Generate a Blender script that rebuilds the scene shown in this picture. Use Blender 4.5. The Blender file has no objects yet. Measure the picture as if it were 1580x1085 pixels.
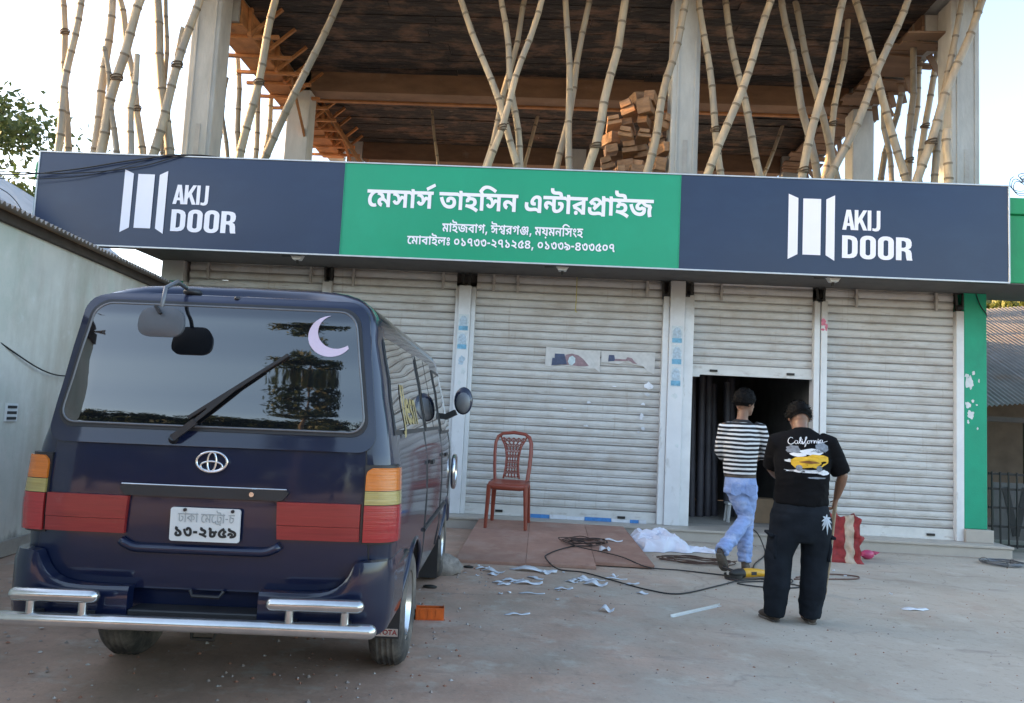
import bpy, bmesh, math, random
import numpy as np
from mathutils import Vector, Matrix
from mathutils.bvhtree import BVHTree

R = math.radians
random.seed(11)
scene = bpy.context.scene
COL = scene.collection

# ------------------------------------------------------------------ camera
cam_data = bpy.data.cameras.new('camera')
cam_data.sensor_fit = 'HORIZONTAL'
cam_data.sensor_width = 36.0
cam_data.lens = 27.1
cam_data.clip_start = 0.05
cam_data.clip_end = 3000.0
camera = bpy.data.objects.new('camera', cam_data)
COL.objects.link(camera)
CAM = Vector((0.0, -10.472, 1.44))
yaw, pitch, roll = -0.0434, 0.0875, 0.0498
fwd = Vector((math.sin(yaw)*math.cos(pitch), math.cos(yaw)*math.cos(pitch), math.sin(pitch)))
rgt = Vector((math.cos(yaw), -math.sin(yaw), 0.0))
up = rgt.cross(fwd)
r2 = rgt*math.cos(roll) + up*math.sin(roll)
u2 = -rgt*math.sin(roll) + up*math.cos(roll)
m = Matrix((r2, u2, -fwd)).transposed().to_4x4()
m.translation = CAM
camera.matrix_world = m
scene.camera = camera

# ------------------------------------------------------------------ sky, sun, exposure
SUN_LEFT = R(84.0)       # angle of the sun to the left of +Y (behind the building is +Y)
SUN_ELEV = R(10.0)
world = bpy.data.worlds.new('World')
scene.world = world
world.use_nodes = True
wn = world.node_tree
wn.nodes.clear()
sky = wn.nodes.new('ShaderNodeTexSky')
sky.sky_type = 'NISHITA'
sky.sun_disc = False
sky.sun_elevation = SUN_ELEV
sky.sun_rotation = -SUN_LEFT
sky.air_density = 0.75
sky.dust_density = 2.2
sky.ozone_density = 0.4
bg = wn.nodes.new('ShaderNodeBackground')
bg.inputs['Strength'].default_value = 0.15
wo = wn.nodes.new('ShaderNodeOutputWorld')
wn.links.new(sky.outputs[0], bg.inputs['Color'])
wn.links.new(bg.outputs[0], wo.inputs['Surface'])

sun_data = bpy.data.lights.new('sun', 'SUN')
sun_data.energy = 2.4
sun_data.angle = R(0.6)
sun_data.color = (1.0, 0.62, 0.30)
sun = bpy.data.objects.new('sun', sun_data)
COL.objects.link(sun)
sun_vec = Vector((-math.sin(SUN_LEFT)*math.cos(SUN_ELEV), math.cos(SUN_LEFT)*math.cos(SUN_ELEV), math.sin(SUN_ELEV)))
sun.rotation_euler = sun_vec.to_track_quat('Z', 'Y').to_euler()
sun.location = sun_vec*60

scene.view_settings.view_transform = 'Standard'
scene.view_settings.look = 'None'
scene.view_settings.gamma = 1.0
scene.view_settings.use_curve_mapping = False
scene.view_settings.exposure = 2.65
scene.render.engine = 'CYCLES'
scene.cycles.max_bounces = 6
scene.cycles.diffuse_bounces = 3
scene.cycles.glossy_bounces = 4
scene.cycles.transparent_max_bounces = 8

# ------------------------------------------------------------------ helpers
def tag(o, label=None, cat=None, group=None, kind=None):
    if label: o['label'] = label
    if cat: o['category'] = cat
    if group: o['group'] = group
    if kind: o['kind'] = kind
    return o

def empty(name, loc=(0, 0, 0), rot=(0, 0, 0), label=None, cat=None, group=None):
    o = bpy.data.objects.new(name, None)
    o.empty_display_size = 0.2
    COL.objects.link(o)
    o.location = loc
    o.rotation_euler = rot
    return tag(o, label, cat, group)

class MB:
    """collects vertices and faces of one mesh"""
    def __init__(self):
        self.v = []; self.f = []; self.m = []; self.mi = 0
    def add(self, verts, faces):
        b = len(self.v)
        self.v += [tuple(p) for p in verts]
        for f in faces:
            self.f.append(tuple(i+b for i in f)); self.m.append(self.mi)
        return b
    def box(self, lo, hi, mat=None):
        x0, y0, z0 = lo; x1, y1, z1 = hi
        p = [Vector(q) for q in ((x0,y0,z0),(x1,y0,z0),(x1,y1,z0),(x0,y1,z0),(x0,y0,z1),(x1,y0,z1),(x1,y1,z1),(x0,y1,z1))]
        if mat is not None: p = [mat @ q for q in p]
        self.add(p, [(0,3,2,1),(4,5,6,7),(0,1,5,4),(1,2,6,5),(2,3,7,6),(3,0,4,7)])
        return self
    def bar(self, a, b, w, h, upv=(0, 0, 1)):
        """rectangular bar from a to b"""
        a = Vector(a); b = Vector(b); d = (b-a).normalized()
        s = d.cross(Vector(upv))
        if s.length < 1e-4: s = d.cross(Vector((1, 0, 0)))
        s.normalize(); t = s.cross(d).normalized()
        p = []
        for c in (a, b):
            for sx, sz in ((-1,-1),(1,-1),(1,1),(-1,1)):
                p.append(c + s*sx*w/2 + t*sz*h/2)
        self.add(p, [(0,3,2,1),(4,5,6,7),(0,1,5,4),(1,2,6,5),(2,3,7,6),(3,0,4,7)])
        return self
    def tube(self, pts, rad, n=8, closed=False, ry=None, side=None, caps=True, round_ends=False):
        pts = [Vector(p) for p in pts]
        N = len(pts)
        if not hasattr(rad, '__len__'): rad = [rad]*N
        rad = list(rad)
        ry = list(ry) if ry is not None else rad[:]
        if round_ends and not closed:
            d0 = (pts[0]-pts[1]).normalized(); d1 = (pts[-1]-pts[-2]).normalized()
            k0 = min(rad[0], ry[0]); k1 = min(rad[-1], ry[-1])
            pre = [(pts[0]+d0*k0*s, rad[0]*c, ry[0]*c) for s, c in ((0.97, .25), (.75, .66), (.4, .917))]
            post = [(pts[-1]+d1*k1*s, rad[-1]*c, ry[-1]*c) for s, c in ((.4, .917), (.75, .66), (.97, .25))]
            pts = [p[0] for p in pre]+pts+[p[0] for p in post]
            rad = [p[1] for p in pre]+rad+[p[1] for p in post]
            ry = [p[2] for p in pre]+ry+[p[2] for p in post]
            N = len(pts)
        ref = Vector(side) if side else None
        base = len(self.v); prev = None
        for i in range(N):
            if closed: t = pts[(i+1) % N]-pts[i-1]
            else: t = pts[min(i+1, N-1)]-pts[max(i-1, 0)]
            t.normalize()
            if ref is not None: s = ref - t*ref.dot(t)
            elif prev is not None: s = prev - t*prev.dot(t)
            else:
                s = t.cross(Vector((0, 0, 1)))
                if s.length < .05: s = t.cross(Vector((0, 1, 0)))
            if s.length < 1e-5: s = t.orthogonal()
            s.normalize(); prev = s
            q = t.cross(s)
            for k in range(n):
                a = 2*math.pi*k/n
                self.v.append(tuple(pts[i]+s*math.cos(a)*rad[i]+q*math.sin(a)*ry[i]))
        M = N if closed else N-1
        for i in range(M):
            j = (i+1) % N
            for k in range(n):
                l = (k+1) % n
                self.f.append((base+i*n+k, base+i*n+l, base+j*n+l, base+j*n+k)); self.m.append(self.mi)
        if not closed and caps:
            self.f.append(tuple(base+k for k in reversed(range(n)))); self.m.append(self.mi)
            self.f.append(tuple(base+(N-1)*n+k for k in range(n))); self.m.append(self.mi)
        return self
    def grid(self, fn, nu, nv):
        """fn(i/nu, j/nv) -> point"""
        b = len(self.v)
        for j in range(nv+1):
            for i in range(nu+1):
                self.v.append(tuple(fn(i/nu, j/nv)))
        for j in range(nv):
            for i in range(nu):
                a = b+j*(nu+1)+i
                self.f.append((a, a+1, a+nu+2, a+nu+1)); self.m.append(self.mi)
        return self
    def ellipsoid(self, c, r, nu=16, nv=10, mat=None):
        c = Vector(c); b = len(self.v)
        P = []
        for j in range(nv+1):
            ph = math.pi*j/nv
            for i in range(nu):
                th = 2*math.pi*i/nu
                q = Vector((r[0]*math.sin(ph)*math.cos(th), r[1]*math.sin(ph)*math.sin(th), r[2]*math.cos(ph)))
                if mat is not None: q = mat @ q
                P.append(c+q)
        F = []
        for j in range(nv):
            for i in range(nu):
                k = (i+1) % nu
                F.append((j*nu+i, (j+1)*nu+i, (j+1)*nu+k, j*nu+k))
        self.add(P, F)
        return self
    def slab(self, outline, fn0, fn1):
        """closed prism over a 2D outline; fn0 / fn1 map (u, v) to front / back points"""
        n = len(outline)
        p = [fn0(*q) for q in outline]+[fn1(*q) for q in outline]
        F = [tuple(range(n)), tuple(reversed(range(n, 2*n)))]
        for i in range(n):
            j = (i+1) % n
            F.append((i, i+n, j+n, j))
        self.add(p, F)
        return self
    def mesh(self, name, mats=(), smooth=False):
        me = bpy.data.meshes.new(name)
        me.from_pydata(self.v, [], self.f)
        for a in (mats if isinstance(mats, (list, tuple)) else [mats]): me.materials.append(a)
        if any(self.m): me.polygons.foreach_set('material_index', self.m)
        if smooth:
            me.polygons.foreach_set('use_smooth', [True]*len(me.polygons))
            if smooth == 'auto':
                me.set_sharp_from_angle(angle=R(38))
        me.update()
        return me
    def build(self, name, mats, parent=None, smooth=False, bevel=0.0, fix=False):
        me = self.mesh(name, mats, smooth)
        if fix:
            bm = bmesh.new(); bm.from_mesh(me)
            bmesh.ops.remove_doubles(bm, verts=bm.verts, dist=1e-5)
            bmesh.ops.recalc_face_normals(bm, faces=bm.faces)
            bm.to_mesh(me); bm.free()
        return place(me, name, parent, bevel=bevel)

def place(me, name, parent=None, loc=None, rot=None, bevel=0.0):
    o = bpy.data.objects.new(name, me)
    COL.objects.link(o)
    if parent is not None: o.parent = parent
    if loc is not None: o.location = loc
    if rot is not None: o.rotation_euler = rot
    if bevel:
        b = o.modifiers.new('bevel', 'BEVEL'); b.width = bevel; b.segments = 2; b.limit_method = 'ANGLE'; b.angle_limit = R(40)
    return o

def baked(mb, mats, mods, smooth=True):
    """mesh of mb after the given modifiers"""
    o = place(mb.mesh('tmp', mats), 'tmp')
    for ty, kw in mods:
        md = o.modifiers.new(ty, ty)
        for k, v in kw.items(): setattr(md, k, v)
    dg = bpy.context.evaluated_depsgraph_get(); dg.update()
    me = bpy.data.meshes.new_from_object(o.evaluated_get(dg))
    bpy.data.objects.remove(o)
    if smooth: me.polygons.foreach_set('use_smooth', [True]*len(me.polygons))
    return me

def curve_mesh(contours, name='outline', bold=0.0):
    """filled flat mesh (xy plane) of closed contours, holes respected"""
    cu = bpy.data.curves.new(name, 'CURVE'); cu.dimensions = '2D'; cu.fill_mode = 'BOTH'; cu.offset = bold
    for c in contours:
        s = cu.splines.new('POLY'); s.points.add(len(c)-1)
        for p, q in zip(s.points, c): p.co = (q[0], q[1], 0, 1)
        s.use_cyclic_u = True
    o = bpy.data.objects.new(name, cu); COL.objects.link(o)
    dg = bpy.context.evaluated_depsgraph_get(); dg.update()
    me = bpy.data.meshes.new_from_object(o.evaluated_get(dg))
    bpy.data.objects.remove(o); bpy.data.curves.remove(cu)
    return me

def text_mesh(txt, size=1.0, bold=0.0, shear=0.0):
    cu = bpy.data.curves.new('text', 'FONT'); cu.body = txt; cu.size = size; cu.offset = bold; cu.shear = shear
    cu.align_x = 'CENTER'; cu.align_y = 'CENTER'; cu.resolution_u = 3
    o = bpy.data.objects.new('text', cu); COL.objects.link(o)
    dg = bpy.context.evaluated_depsgraph_get(); dg.update()
    me = bpy.data.meshes.new_from_object(o.evaluated_get(dg))
    bpy.data.objects.remove(o); bpy.data.curves.remove(cu)
    return me

def lin(r, g, b):
    """sRGB 0-255 to linear"""
    o = []
    for c in (r, g, b):
        c /= 255.0
        o.append(c/12.92 if c <= .04045 else ((c+.055)/1.055)**2.4)
    return tuple(o)

# ------------------------------------------------------------------ materials
def material(name, col, rough=.6, metal=0.0, var=.18, scale=4.0, stretch=(1, 1, 1), bump=0.0, bscale=60.0, spec=.5,
             coat=0.0, col2=None, rand=0.0, rvar=0.0, detail=6.0, bdist=.01, sharp=None, world=False, coat_rough=.04):
    mt = bpy.data.materials.new(name); mt.use_nodes = True
    nt = mt.node_tree; N = nt.nodes; L = nt.links
    b = N['Principled BSDF']
    b.inputs['Roughness'].default_value = rough
    b.inputs['Metallic'].default_value = metal
    b.inputs['Specular IOR Level'].default_value = spec
    b.inputs['Coat Weight'].default_value = coat
    b.inputs['Coat Roughness'].default_value = coat_rough
    tc = N.new('ShaderNodeTexCoord'); mp = N.new('ShaderNodeMapping'); mp.inputs['Scale'].default_value = stretch
    if world: tc = N.new('ShaderNodeNewGeometry')
    L.new(tc.outputs['Position' if world else 'Object'], mp.inputs['Vector'])
    nz = N.new('ShaderNodeTexNoise'); nz.inputs['Scale'].default_value = scale; nz.inputs['Detail'].default_value = detail
    nz.inputs['Roughness'].default_value = .62
    L.new(mp.outputs[0], nz.inputs['Vector'])
    rp = N.new('ShaderNodeValToRGB')
    lo, hi = sharp if sharp else (.28, .72)
    rp.color_ramp.elements[0].position = lo; rp.color_ramp.elements[1].position = hi
    c1 = tuple(max(0, c*(1-var)) for c in col); c2 = col2 if col2 else tuple(min(1, c*(1+var)) for c in col)
    rp.color_ramp.elements[0].color = (*c1, 1); rp.color_ramp.elements[1].color = (*c2, 1)
    L.new(nz.outputs['Fac'], rp.inputs['Fac'])
    out = rp.outputs['Color']
    if rand:
        oi = N.new('ShaderNodeObjectInfo'); mr = N.new('ShaderNodeMapRange')
        mr.inputs['To Min'].default_value = 1-rand; mr.inputs['To Max'].default_value = 1+rand
        L.new(oi.outputs['Random'], mr.inputs['Value'])
        mx = N.new('ShaderNodeMix'); mx.data_type = 'RGBA'; mx.blend_type = 'MULTIPLY'; mx.inputs[0].default_value = 1
        L.new(out, mx.inputs[6]); L.new(mr.outputs[0], mx.inputs[7]); out = mx.outputs[2]
    L.new(out, b.inputs['Base Color'])
    if rvar:
        mr2 = N.new('ShaderNodeMapRange'); mr2.inputs['To Min'].default_value = max(0, rough-rvar); mr2.inputs['To Max'].default_value = min(1, rough+rvar)
        L.new(nz.outputs['Fac'], mr2.inputs['Value']); L.new(mr2.outputs[0], b.inputs['Roughness'])
    if bump:
        n2 = N.new('ShaderNodeTexNoise'); n2.inputs['Scale'].default_value = bscale; n2.inputs['Detail'].default_value = 5
        L.new(mp.outputs[0], n2.inputs['Vector'])
        bp = N.new('ShaderNodeBump'); bp.inputs['Strength'].default_value = bump; bp.inputs['Distance'].default_value = bdist
        L.new(n2.outputs['Fac'], bp.inputs['Height']); L.new(bp.outputs[0], b.inputs['Normal'])
    return mt

def overlay(mt, col, scale=3.0, stretch=(1, 1, 1), lo=.55, hi=.7, amount=1.0, axis=None, offset=(0, 0, 0), wobble=.6, world=False):
    """mixes a second colour into a material where a noise (or a height band: axis=(index, from, to)) says so"""
    nt = mt.node_tree; N = nt.nodes; L = nt.links
    b = N['Principled BSDF']; src = b.inputs['Base Color'].links[0].from_socket
    tc = N.new('ShaderNodeTexCoord'); mp = N.new('ShaderNodeMapping'); mp.inputs['Scale'].default_value = stretch; mp.inputs['Location'].default_value = offset
    if world: L.new(N.new('ShaderNodeNewGeometry').outputs['Position'], mp.inputs['Vector'])
    else: L.new(tc.outputs['Object'], mp.inputs['Vector'])
    nz = N.new('ShaderNodeTexNoise'); nz.inputs['Scale'].default_value = scale; nz.inputs['Detail'].default_value = 8; nz.inputs['Roughness'].default_value = .65
    L.new(mp.outputs[0], nz.inputs['Vector'])
    val = nz.outputs['Fac']
    if axis:
        sx = N.new('ShaderNodeSeparateXYZ'); L.new(tc.outputs['Object'], sx.inputs[0])
        mr = N.new('ShaderNodeMapRange'); mr.inputs['From Min'].default_value = axis[1]; mr.inputs['From Max'].default_value = axis[2]
        mr.inputs['To Min'].default_value = 0; mr.inputs['To Max'].default_value = 1
        L.new(sx.outputs[axis[0]], mr.inputs['Value'])
        ma = N.new('ShaderNodeMath'); ma.operation = 'MULTIPLY_ADD'; ma.inputs[1].default_value = wobble; ma.inputs[2].default_value = -wobble/2
        L.new(nz.outputs['Fac'], ma.inputs[0])
        ad = N.new('ShaderNodeMath'); ad.operation = 'ADD'; L.new(ma.outputs[0], ad.inputs[0]); L.new(mr.outputs[0], ad.inputs[1])
        val = ad.outputs[0]
    r = N.new('ShaderNodeMapRange'); r.inputs['From Min'].default_value = lo; r.inputs['From Max'].default_value = hi; r.inputs['To Max'].default_value = amount
    L.new(val, r.inputs['Value'])
    mx = N.new('ShaderNodeMix'); mx.data_type = 'RGBA'; mx.inputs[7].default_value = (*col, 1)
    L.new(r.outputs[0], mx.inputs[0]); L.new(src, mx.inputs[6]); L.new(mx.outputs[2], b.inputs['Base Color'])
    return mt

M = {}
M['concrete'] = overlay(material('concrete', (.36, .35, .33), .85, var=.2, scale=3, bump=.35, bscale=35), (.22, .21, .19), 6, lo=.58, hi=.75, amount=.6)
M['shaded_concrete'] = overlay(material('shaded_concrete', (.13, .12, .11), .9, var=.25, scale=3, bump=.35, bscale=35), (.06, .055, .05), 3, lo=.5, hi=.75, amount=.7)  # shade under the canopy and parapet put into the concrete's colour
M['raw_concrete'] = overlay(material('raw_concrete', (.40, .40, .38), .9, var=.16, scale=5, stretch=(1, 1, .35), bump=.5, bscale=28), (.55, .55, .53), 4, stretch=(3, 3, .5), lo=.55, hi=.8, amount=.6)
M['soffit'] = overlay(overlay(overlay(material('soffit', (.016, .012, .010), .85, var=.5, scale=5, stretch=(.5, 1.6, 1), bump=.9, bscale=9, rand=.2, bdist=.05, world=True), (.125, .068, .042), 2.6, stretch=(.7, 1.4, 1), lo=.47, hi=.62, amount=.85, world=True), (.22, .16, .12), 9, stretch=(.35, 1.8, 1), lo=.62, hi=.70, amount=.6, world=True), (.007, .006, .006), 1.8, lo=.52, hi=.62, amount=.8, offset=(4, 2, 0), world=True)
M['form_wood'] = overlay(material('form_wood', (.34, .145, .05), .8, var=.35, scale=4, stretch=(1, .6, 2), bump=.4, bscale=40, rand=.25), (.10, .06, .04), 5, lo=.55, hi=.75, amount=.7)
M['beam_wood'] = overlay(material('beam_wood', (.15, .085, .048), .8, var=.3, scale=3, stretch=(.6, 1, 2), bump=.35, bscale=40, rand=.2), (.30, .27, .24), 3, lo=.6, hi=.8, amount=.35)
M['bamboo'] = overlay(overlay(material('bamboo', (.29, .23, .155), .62, var=.35, scale=5, stretch=(2, 2, .5), bump=.25, bscale=60, rand=.42), (.22, .20, .17), 3, stretch=(1, 1, .6), lo=.42, hi=.66, amount=.8, world=True), (.13, .095, .06), 7, stretch=(2, 2, .5), lo=.62, hi=.74, amount=.6, world=True)
M['bamboo_node'] = material('bamboo_node', (.17, .135, .095), .75, var=.35, scale=12, world=True)
M['plank'] = material('plank', (.36, .23, .13), .75, var=.3, scale=8, bump=.3, bscale=60, rand=.3)
M['plaster_white'] = overlay(overlay(material('plaster_white', (.68, .69, .70), .8, var=.07, scale=3, bump=.15, bscale=50), (.36, .35, .32), 7, stretch=(1, 1, .5), lo=.60, hi=.74, amount=.55), (.40, .37, .34), 4, lo=.55, hi=.9, axis=(2, 2.3, 3.3), amount=.8)
M['green_paint'] = overlay(material('green_paint', lin(0, 148, 112), .55, var=.10, scale=3, bump=.15, bscale=50), lin(30, 110, 90), 5, stretch=(1, 1, .4), lo=.58, hi=.8, amount=.5)
M['green_bright'] = overlay(material('green_bright', lin(0, 138, 82), .5, var=.10, scale=3, bump=.1, bscale=40), lin(60, 130, 100), 5, lo=.6, hi=.8, amount=.5)
M['tile'] = overlay(material('tile', (.40, .36, .31), .45, var=.08, scale=6, bump=.08, bscale=60), (.26, .23, .2), 6, lo=.58, hi=.78, amount=.6)
M['cement_skirt'] = overlay(material('cement_skirt', (.34, .31, .27), .8, var=.2, scale=6, bump=.4, bscale=40), (.18, .16, .14), 6, lo=.55, hi=.75, amount=.6)
M['shutter'] = overlay(overlay(overlay(overlay(material('shutter', (.55, .54, .515), .5, var=.10, scale=5, stretch=(.6, 1, 4), bump=.08, bscale=40, rand=.05, world=True), (.36, .30, .24), 3.2, stretch=(.7, 1, .9), lo=.46, hi=.72, amount=.65, world=True), (.27, .215, .165), 9, stretch=(.5, 1, 6), lo=.58, hi=.70, amount=.7, world=True), (.30, .22, .15), 6, stretch=(4, 1, .22), lo=.60, hi=.74, amount=.55, world=True), (.15, .13, .11), 6, stretch=(.5, 1, 1), lo=.50, hi=.95, axis=(2, .034, .012), amount=.75, wobble=.8, world=True)
M['shutter_rail'] = overlay(overlay(material('shutter_rail', (.62, .61, .58), .5, metal=.1, var=.1, scale=5, bump=.1, bscale=40, world=True), (.30, .23, .17), 6, stretch=(.6, 1, 2), lo=.56, hi=.72, amount=.7, world=True), (.20, .13, .08), 3, stretch=(2, 1, 4), lo=.64, hi=.72, amount=.7, world=True)
M['guide'] = overlay(overlay(material('guide', (.68, .69, .69), .5, metal=.1, var=.08, scale=5), (.28, .22, .17), 9, stretch=(1, 1, .35), lo=.62, hi=.75, amount=.6), (.33, .29, .25), 4, lo=.5, hi=.9, axis=(2, 2.5, 3.2), amount=.85)
M['dark_metal'] = material('dark_metal', (.035, .033, .03), .55, metal=.4, var=.3, scale=10)
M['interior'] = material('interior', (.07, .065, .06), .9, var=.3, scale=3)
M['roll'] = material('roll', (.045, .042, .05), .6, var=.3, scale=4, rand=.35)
M['sign_navy'] = overlay(material('sign_navy', lin(19, 38, 70), .30, var=.06, scale=1.2, bump=.05, bscale=3, spec=.5), lin(40, 62, 90), 1.5, stretch=(1, 1, 2), lo=.5, hi=.85, amount=.35)
M['sign_green'] = overlay(material('sign_green', lin(0, 142, 104), .32, var=.05, scale=1.2, bump=.05, bscale=3), lin(20, 160, 125), 1.5, lo=.5, hi=.85, amount=.35)
M['sign_white'] = material('sign_white', (.78, .77, .86), .4, var=.02, scale=2)
M['aluminium'] = material('aluminium', (.50, .51, .52), .45, metal=.8, var=.12, scale=8, rvar=.1)
M['lamp_white'] = material('lamp_white', (.6, .6, .58), .4, var=.1, scale=8)
M['tin'] = overlay(material('tin', (.60, .61, .62), .42, metal=.35, var=.12, scale=3, rand=.12, bump=.1, bscale=20), (.30, .26, .22), 3, lo=.58, hi=.8, amount=.6)
M['tin_old'] = overlay(material('tin_old', (.24, .22, .20), .6, metal=.2, var=.2, scale=3, rand=.15, bump=.2, bscale=20), (.30, .17, .09), 2.5, lo=.55, hi=.8, amount=.6)
M['house_wall'] = overlay(overlay(overlay(overlay(material('house_wall', (.60, .575, .51), .85, var=.10, scale=2, bump=.25, bscale=40), (.32, .42, .33), .8, lo=.44, hi=.68, amount=.6), (.34, .275, .205), 1.4, stretch=(1, 1, .3), lo=.46, hi=.72, amount=.75), (.66, .66, .64), 4, lo=.60, hi=.72, amount=.5), (.11, .10, .085), 5, lo=.72, hi=1.02, axis=(2, .80, -.05), amount=.9, wobble=1.0)
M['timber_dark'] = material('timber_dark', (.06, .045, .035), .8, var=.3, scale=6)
M['iron'] = material('iron', (.02, .019, .018), .6, metal=.3, var=.3, scale=10)
M['bark'] = material('bark', (.11, .085, .06), .9, var=.3, scale=6, stretch=(1, 1, .3), bump=.6, bscale=20)
M['wire'] = material('wire', (.012, .012, .013), .55, var=.2)
M['ramp'] = overlay(overlay(material('ramp', (.33, .185, .135), .85, var=.15, scale=5, bump=.25, bscale=60, rand=.06), (.38, .29, .235), 2.5, lo=.50, hi=.75, amount=.6), (.17, .10, .075), 6, lo=.60, hi=.74, amount=.5)
M['paper'] = overlay(material('paper', (.64, .66, .70), .6, var=.10, scale=12, rand=.18), (.40, .36, .31), 9, lo=.55, hi=.72, amount=.6, world=True)
M['cloth_white'] = material('cloth_white', (.70, .71, .80), .75, var=.06, scale=8)
M['chair'] = material('chair', lin(132, 62, 46), .38, var=.10, scale=6)
M['rubber'] = overlay(material('rubber', (.035, .033, .031), .85, var=.2, scale=12, bump=.25, bscale=80), (.24, .205, .17), 4, lo=.38, hi=.66, amount=.8)
M['black_plastic'] = material('black_plastic', (.018, .018, .02), .45, var=.2, scale=9)
M['skin'] = material('skin', (.20, .105, .065), .5, var=.12, scale=9, bump=.08, bscale=120)
M['hair'] = material('hair', (.0035, .003, .003), .75, var=.4, scale=90, bump=.3, bscale=140, spec=.15)
M['tee_black'] = material('tee_black', (.0055, .0055, .0065), .9, var=.25, scale=5, bump=.25, bscale=7, bdist=.04, spec=.12)
M['cargo'] = material('cargo', (.011, .014, .019), .9, var=.3, scale=6, bump=.3, bscale=8, bdist=.04, spec=.12)
M['denim'] = overlay(material('denim', (.23, .32, .56), .85, var=.25, scale=7, bump=.4, bscale=9, bdist=.05), (.55, .60, .74), 5, lo=.52, hi=.72, amount=.7)
M['shoe'] = material('shoe', (.06, .045, .035), .6, var=.3, scale=12)
M['leaf'] = None

def leaf_material(name, c1, c2):
    mt = bpy.data.materials.new(name); mt.use_nodes = True
    N = mt.node_tree.nodes; L = mt.node_tree.links; b = N['Principled BSDF']
    g = N.new('ShaderNodeNewGeometry'); rp = N.new('ShaderNodeValToRGB')
    rp.color_ramp.elements[0].color = (*c1, 1); rp.color_ramp.elements[1].color = (*c2, 1)
    L.new(g.outputs['Random Per Island'], rp.inputs['Fac']); L.new(rp.outputs[0], b.inputs['Base Color'])
    b.inputs['Roughness'].default_value = .55
    tr = N.new('ShaderNodeBsdfTranslucent'); L.new(rp.outputs[0], tr.inputs['Color'])
    mx = N.new('ShaderNodeMixShader'); mx.inputs[0].default_value = .35
    L.new(b.outputs[0], mx.inputs[1]); L.new(tr.outputs[0], mx.inputs[2]); L.new(mx.outputs[0], N['Material Output'].inputs['Surface'])
    return mt
M['leaf'] = leaf_material('leaf', (.045, .075, .018), (.11, .145, .04))
M['leaf_dark'] = leaf_material('leaf_dark', (.022, .04, .014), (.06, .085, .03))
M['leaf_yellow'] = leaf_material('leaf_yellow', (.085, .105, .018), (.17, .17, .035))

def stripes_material():
    mt = material('striped_knit', (.66, .66, .66), .9, var=.06, scale=30, bump=.2, bscale=9, bdist=.04)
    N = mt.node_tree.nodes; L = mt.node_tree.links; b = N['Principled BSDF']
    src = b.inputs['Base Color'].links[0].from_socket
    tc = N.new('ShaderNodeTexCoord'); nz = N.new('ShaderNodeTexNoise'); nz.inputs['Scale'].default_value = 4
    L.new(tc.outputs['Object'], nz.inputs['Vector'])
    sx = N.new('ShaderNodeSeparateXYZ'); L.new(tc.outputs['Object'], sx.inputs[0])
    a = N.new('ShaderNodeMath'); a.operation = 'MULTIPLY_ADD'; a.inputs[1].default_value = .03; L.new(nz.outputs['Fac'], a.inputs[0]); L.new(sx.outputs[2], a.inputs[2])
    k = N.new('ShaderNodeMath'); k.operation = 'MULTIPLY'; k.inputs[1].default_value = 1/.044; L.new(a.outputs[0], k.inputs[0])
    fr = N.new('ShaderNodeMath'); fr.operation = 'FRACT'; L.new(k.outputs[0], fr.inputs[0])
    gt = N.new('ShaderNodeMath'); gt.operation = 'GREATER_THAN'; gt.inputs[1].default_value = .46; L.new(fr.outputs[0], gt.inputs[0])
    yk = N.new('ShaderNodeMath'); yk.operation = 'GREATER_THAN'; yk.inputs[1].default_value = 1.525; L.new(sx.outputs[2], yk.inputs[0])
    mxx = N.new('ShaderNodeMath'); mxx.operation = 'MAXIMUM'; L.new(gt.outputs[0], mxx.inputs[0]); L.new(yk.outputs[0], mxx.inputs[1])
    mx = N.new('ShaderNodeMix'); mx.data_type = 'RGBA'; mx.inputs[7].default_value = (.012, .012, .015, 1)
    L.new(mxx.outputs[0], mx.inputs[0]); L.new(src, mx.inputs[6]); L.new(mx.outputs[2], b.inputs['Base Color'])
    return mt
M['stripes'] = stripes_material()

def paint_material():
    mt = material('van_paint', (.0018, .0062, .029), .40, metal=.0, var=.15, scale=3, spec=.25, coat=.9, coat_rough=.07)
    overlay(mt, (.045, .042, .040), 5, stretch=(1, 1, .5), lo=.60, hi=.9, amount=.3)
    overlay(mt, (.10, .085, .07), 7, lo=.62, hi=1.05, axis=(2, .75, .25), amount=.55, wobble=.7)
    return mt
M['van_paint'] = paint_material()
M['glass'] = material('tinted_glass', (.006, .007, .009), .02, var=.1, scale=2, spec=1.0, coat=1.0, coat_rough=.02)
M['chrome'] = material('chrome', (.70, .70, .70), .12, metal=1.0, var=.06, scale=9, rvar=.05)
M['trim_grey'] = material('trim_grey', (.16, .165, .175), .4, metal=.5, var=.15, scale=9)
M['steel'] = material('steel', (.60, .60, .59), .22, metal=.95, var=.12, scale=9, rvar=.08)
M['lens_red'] = material('lens_red', (.33, .018, .02), .2, var=.2, scale=14, stretch=(.3, .3, 9), coat=.5, bump=.5, bscale=14, bdist=.004)
M['lens_red_dull'] = overlay(material('lens_red_dull', (.24, .020, .020), .35, var=.2, scale=14, stretch=(.3, .3, 6), coat=.25, bump=.35, bscale=14, bdist=.004), (.34, .12, .11), 5, lo=.58, hi=.75, amount=.5)
M['lens_orange'] = material('lens_orange', (.56, .15, .015), .2, var=.2, scale=14, stretch=(.3, .3, 9), coat=.5, bump=.5, bscale=14, bdist=.004)
M['lens_yellow'] = material('lens_yellow', (.36, .28, .09), .2, var=.2, scale=14, stretch=(.3, .3, 9), coat=.5, bump=.5, bscale=14, bdist=.004)
M['plate'] = material('plate', (.62, .63, .62), .4, var=.06, scale=12)
M['ink'] = material('ink', (.015, .018, .02), .5, var=.1)
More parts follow.
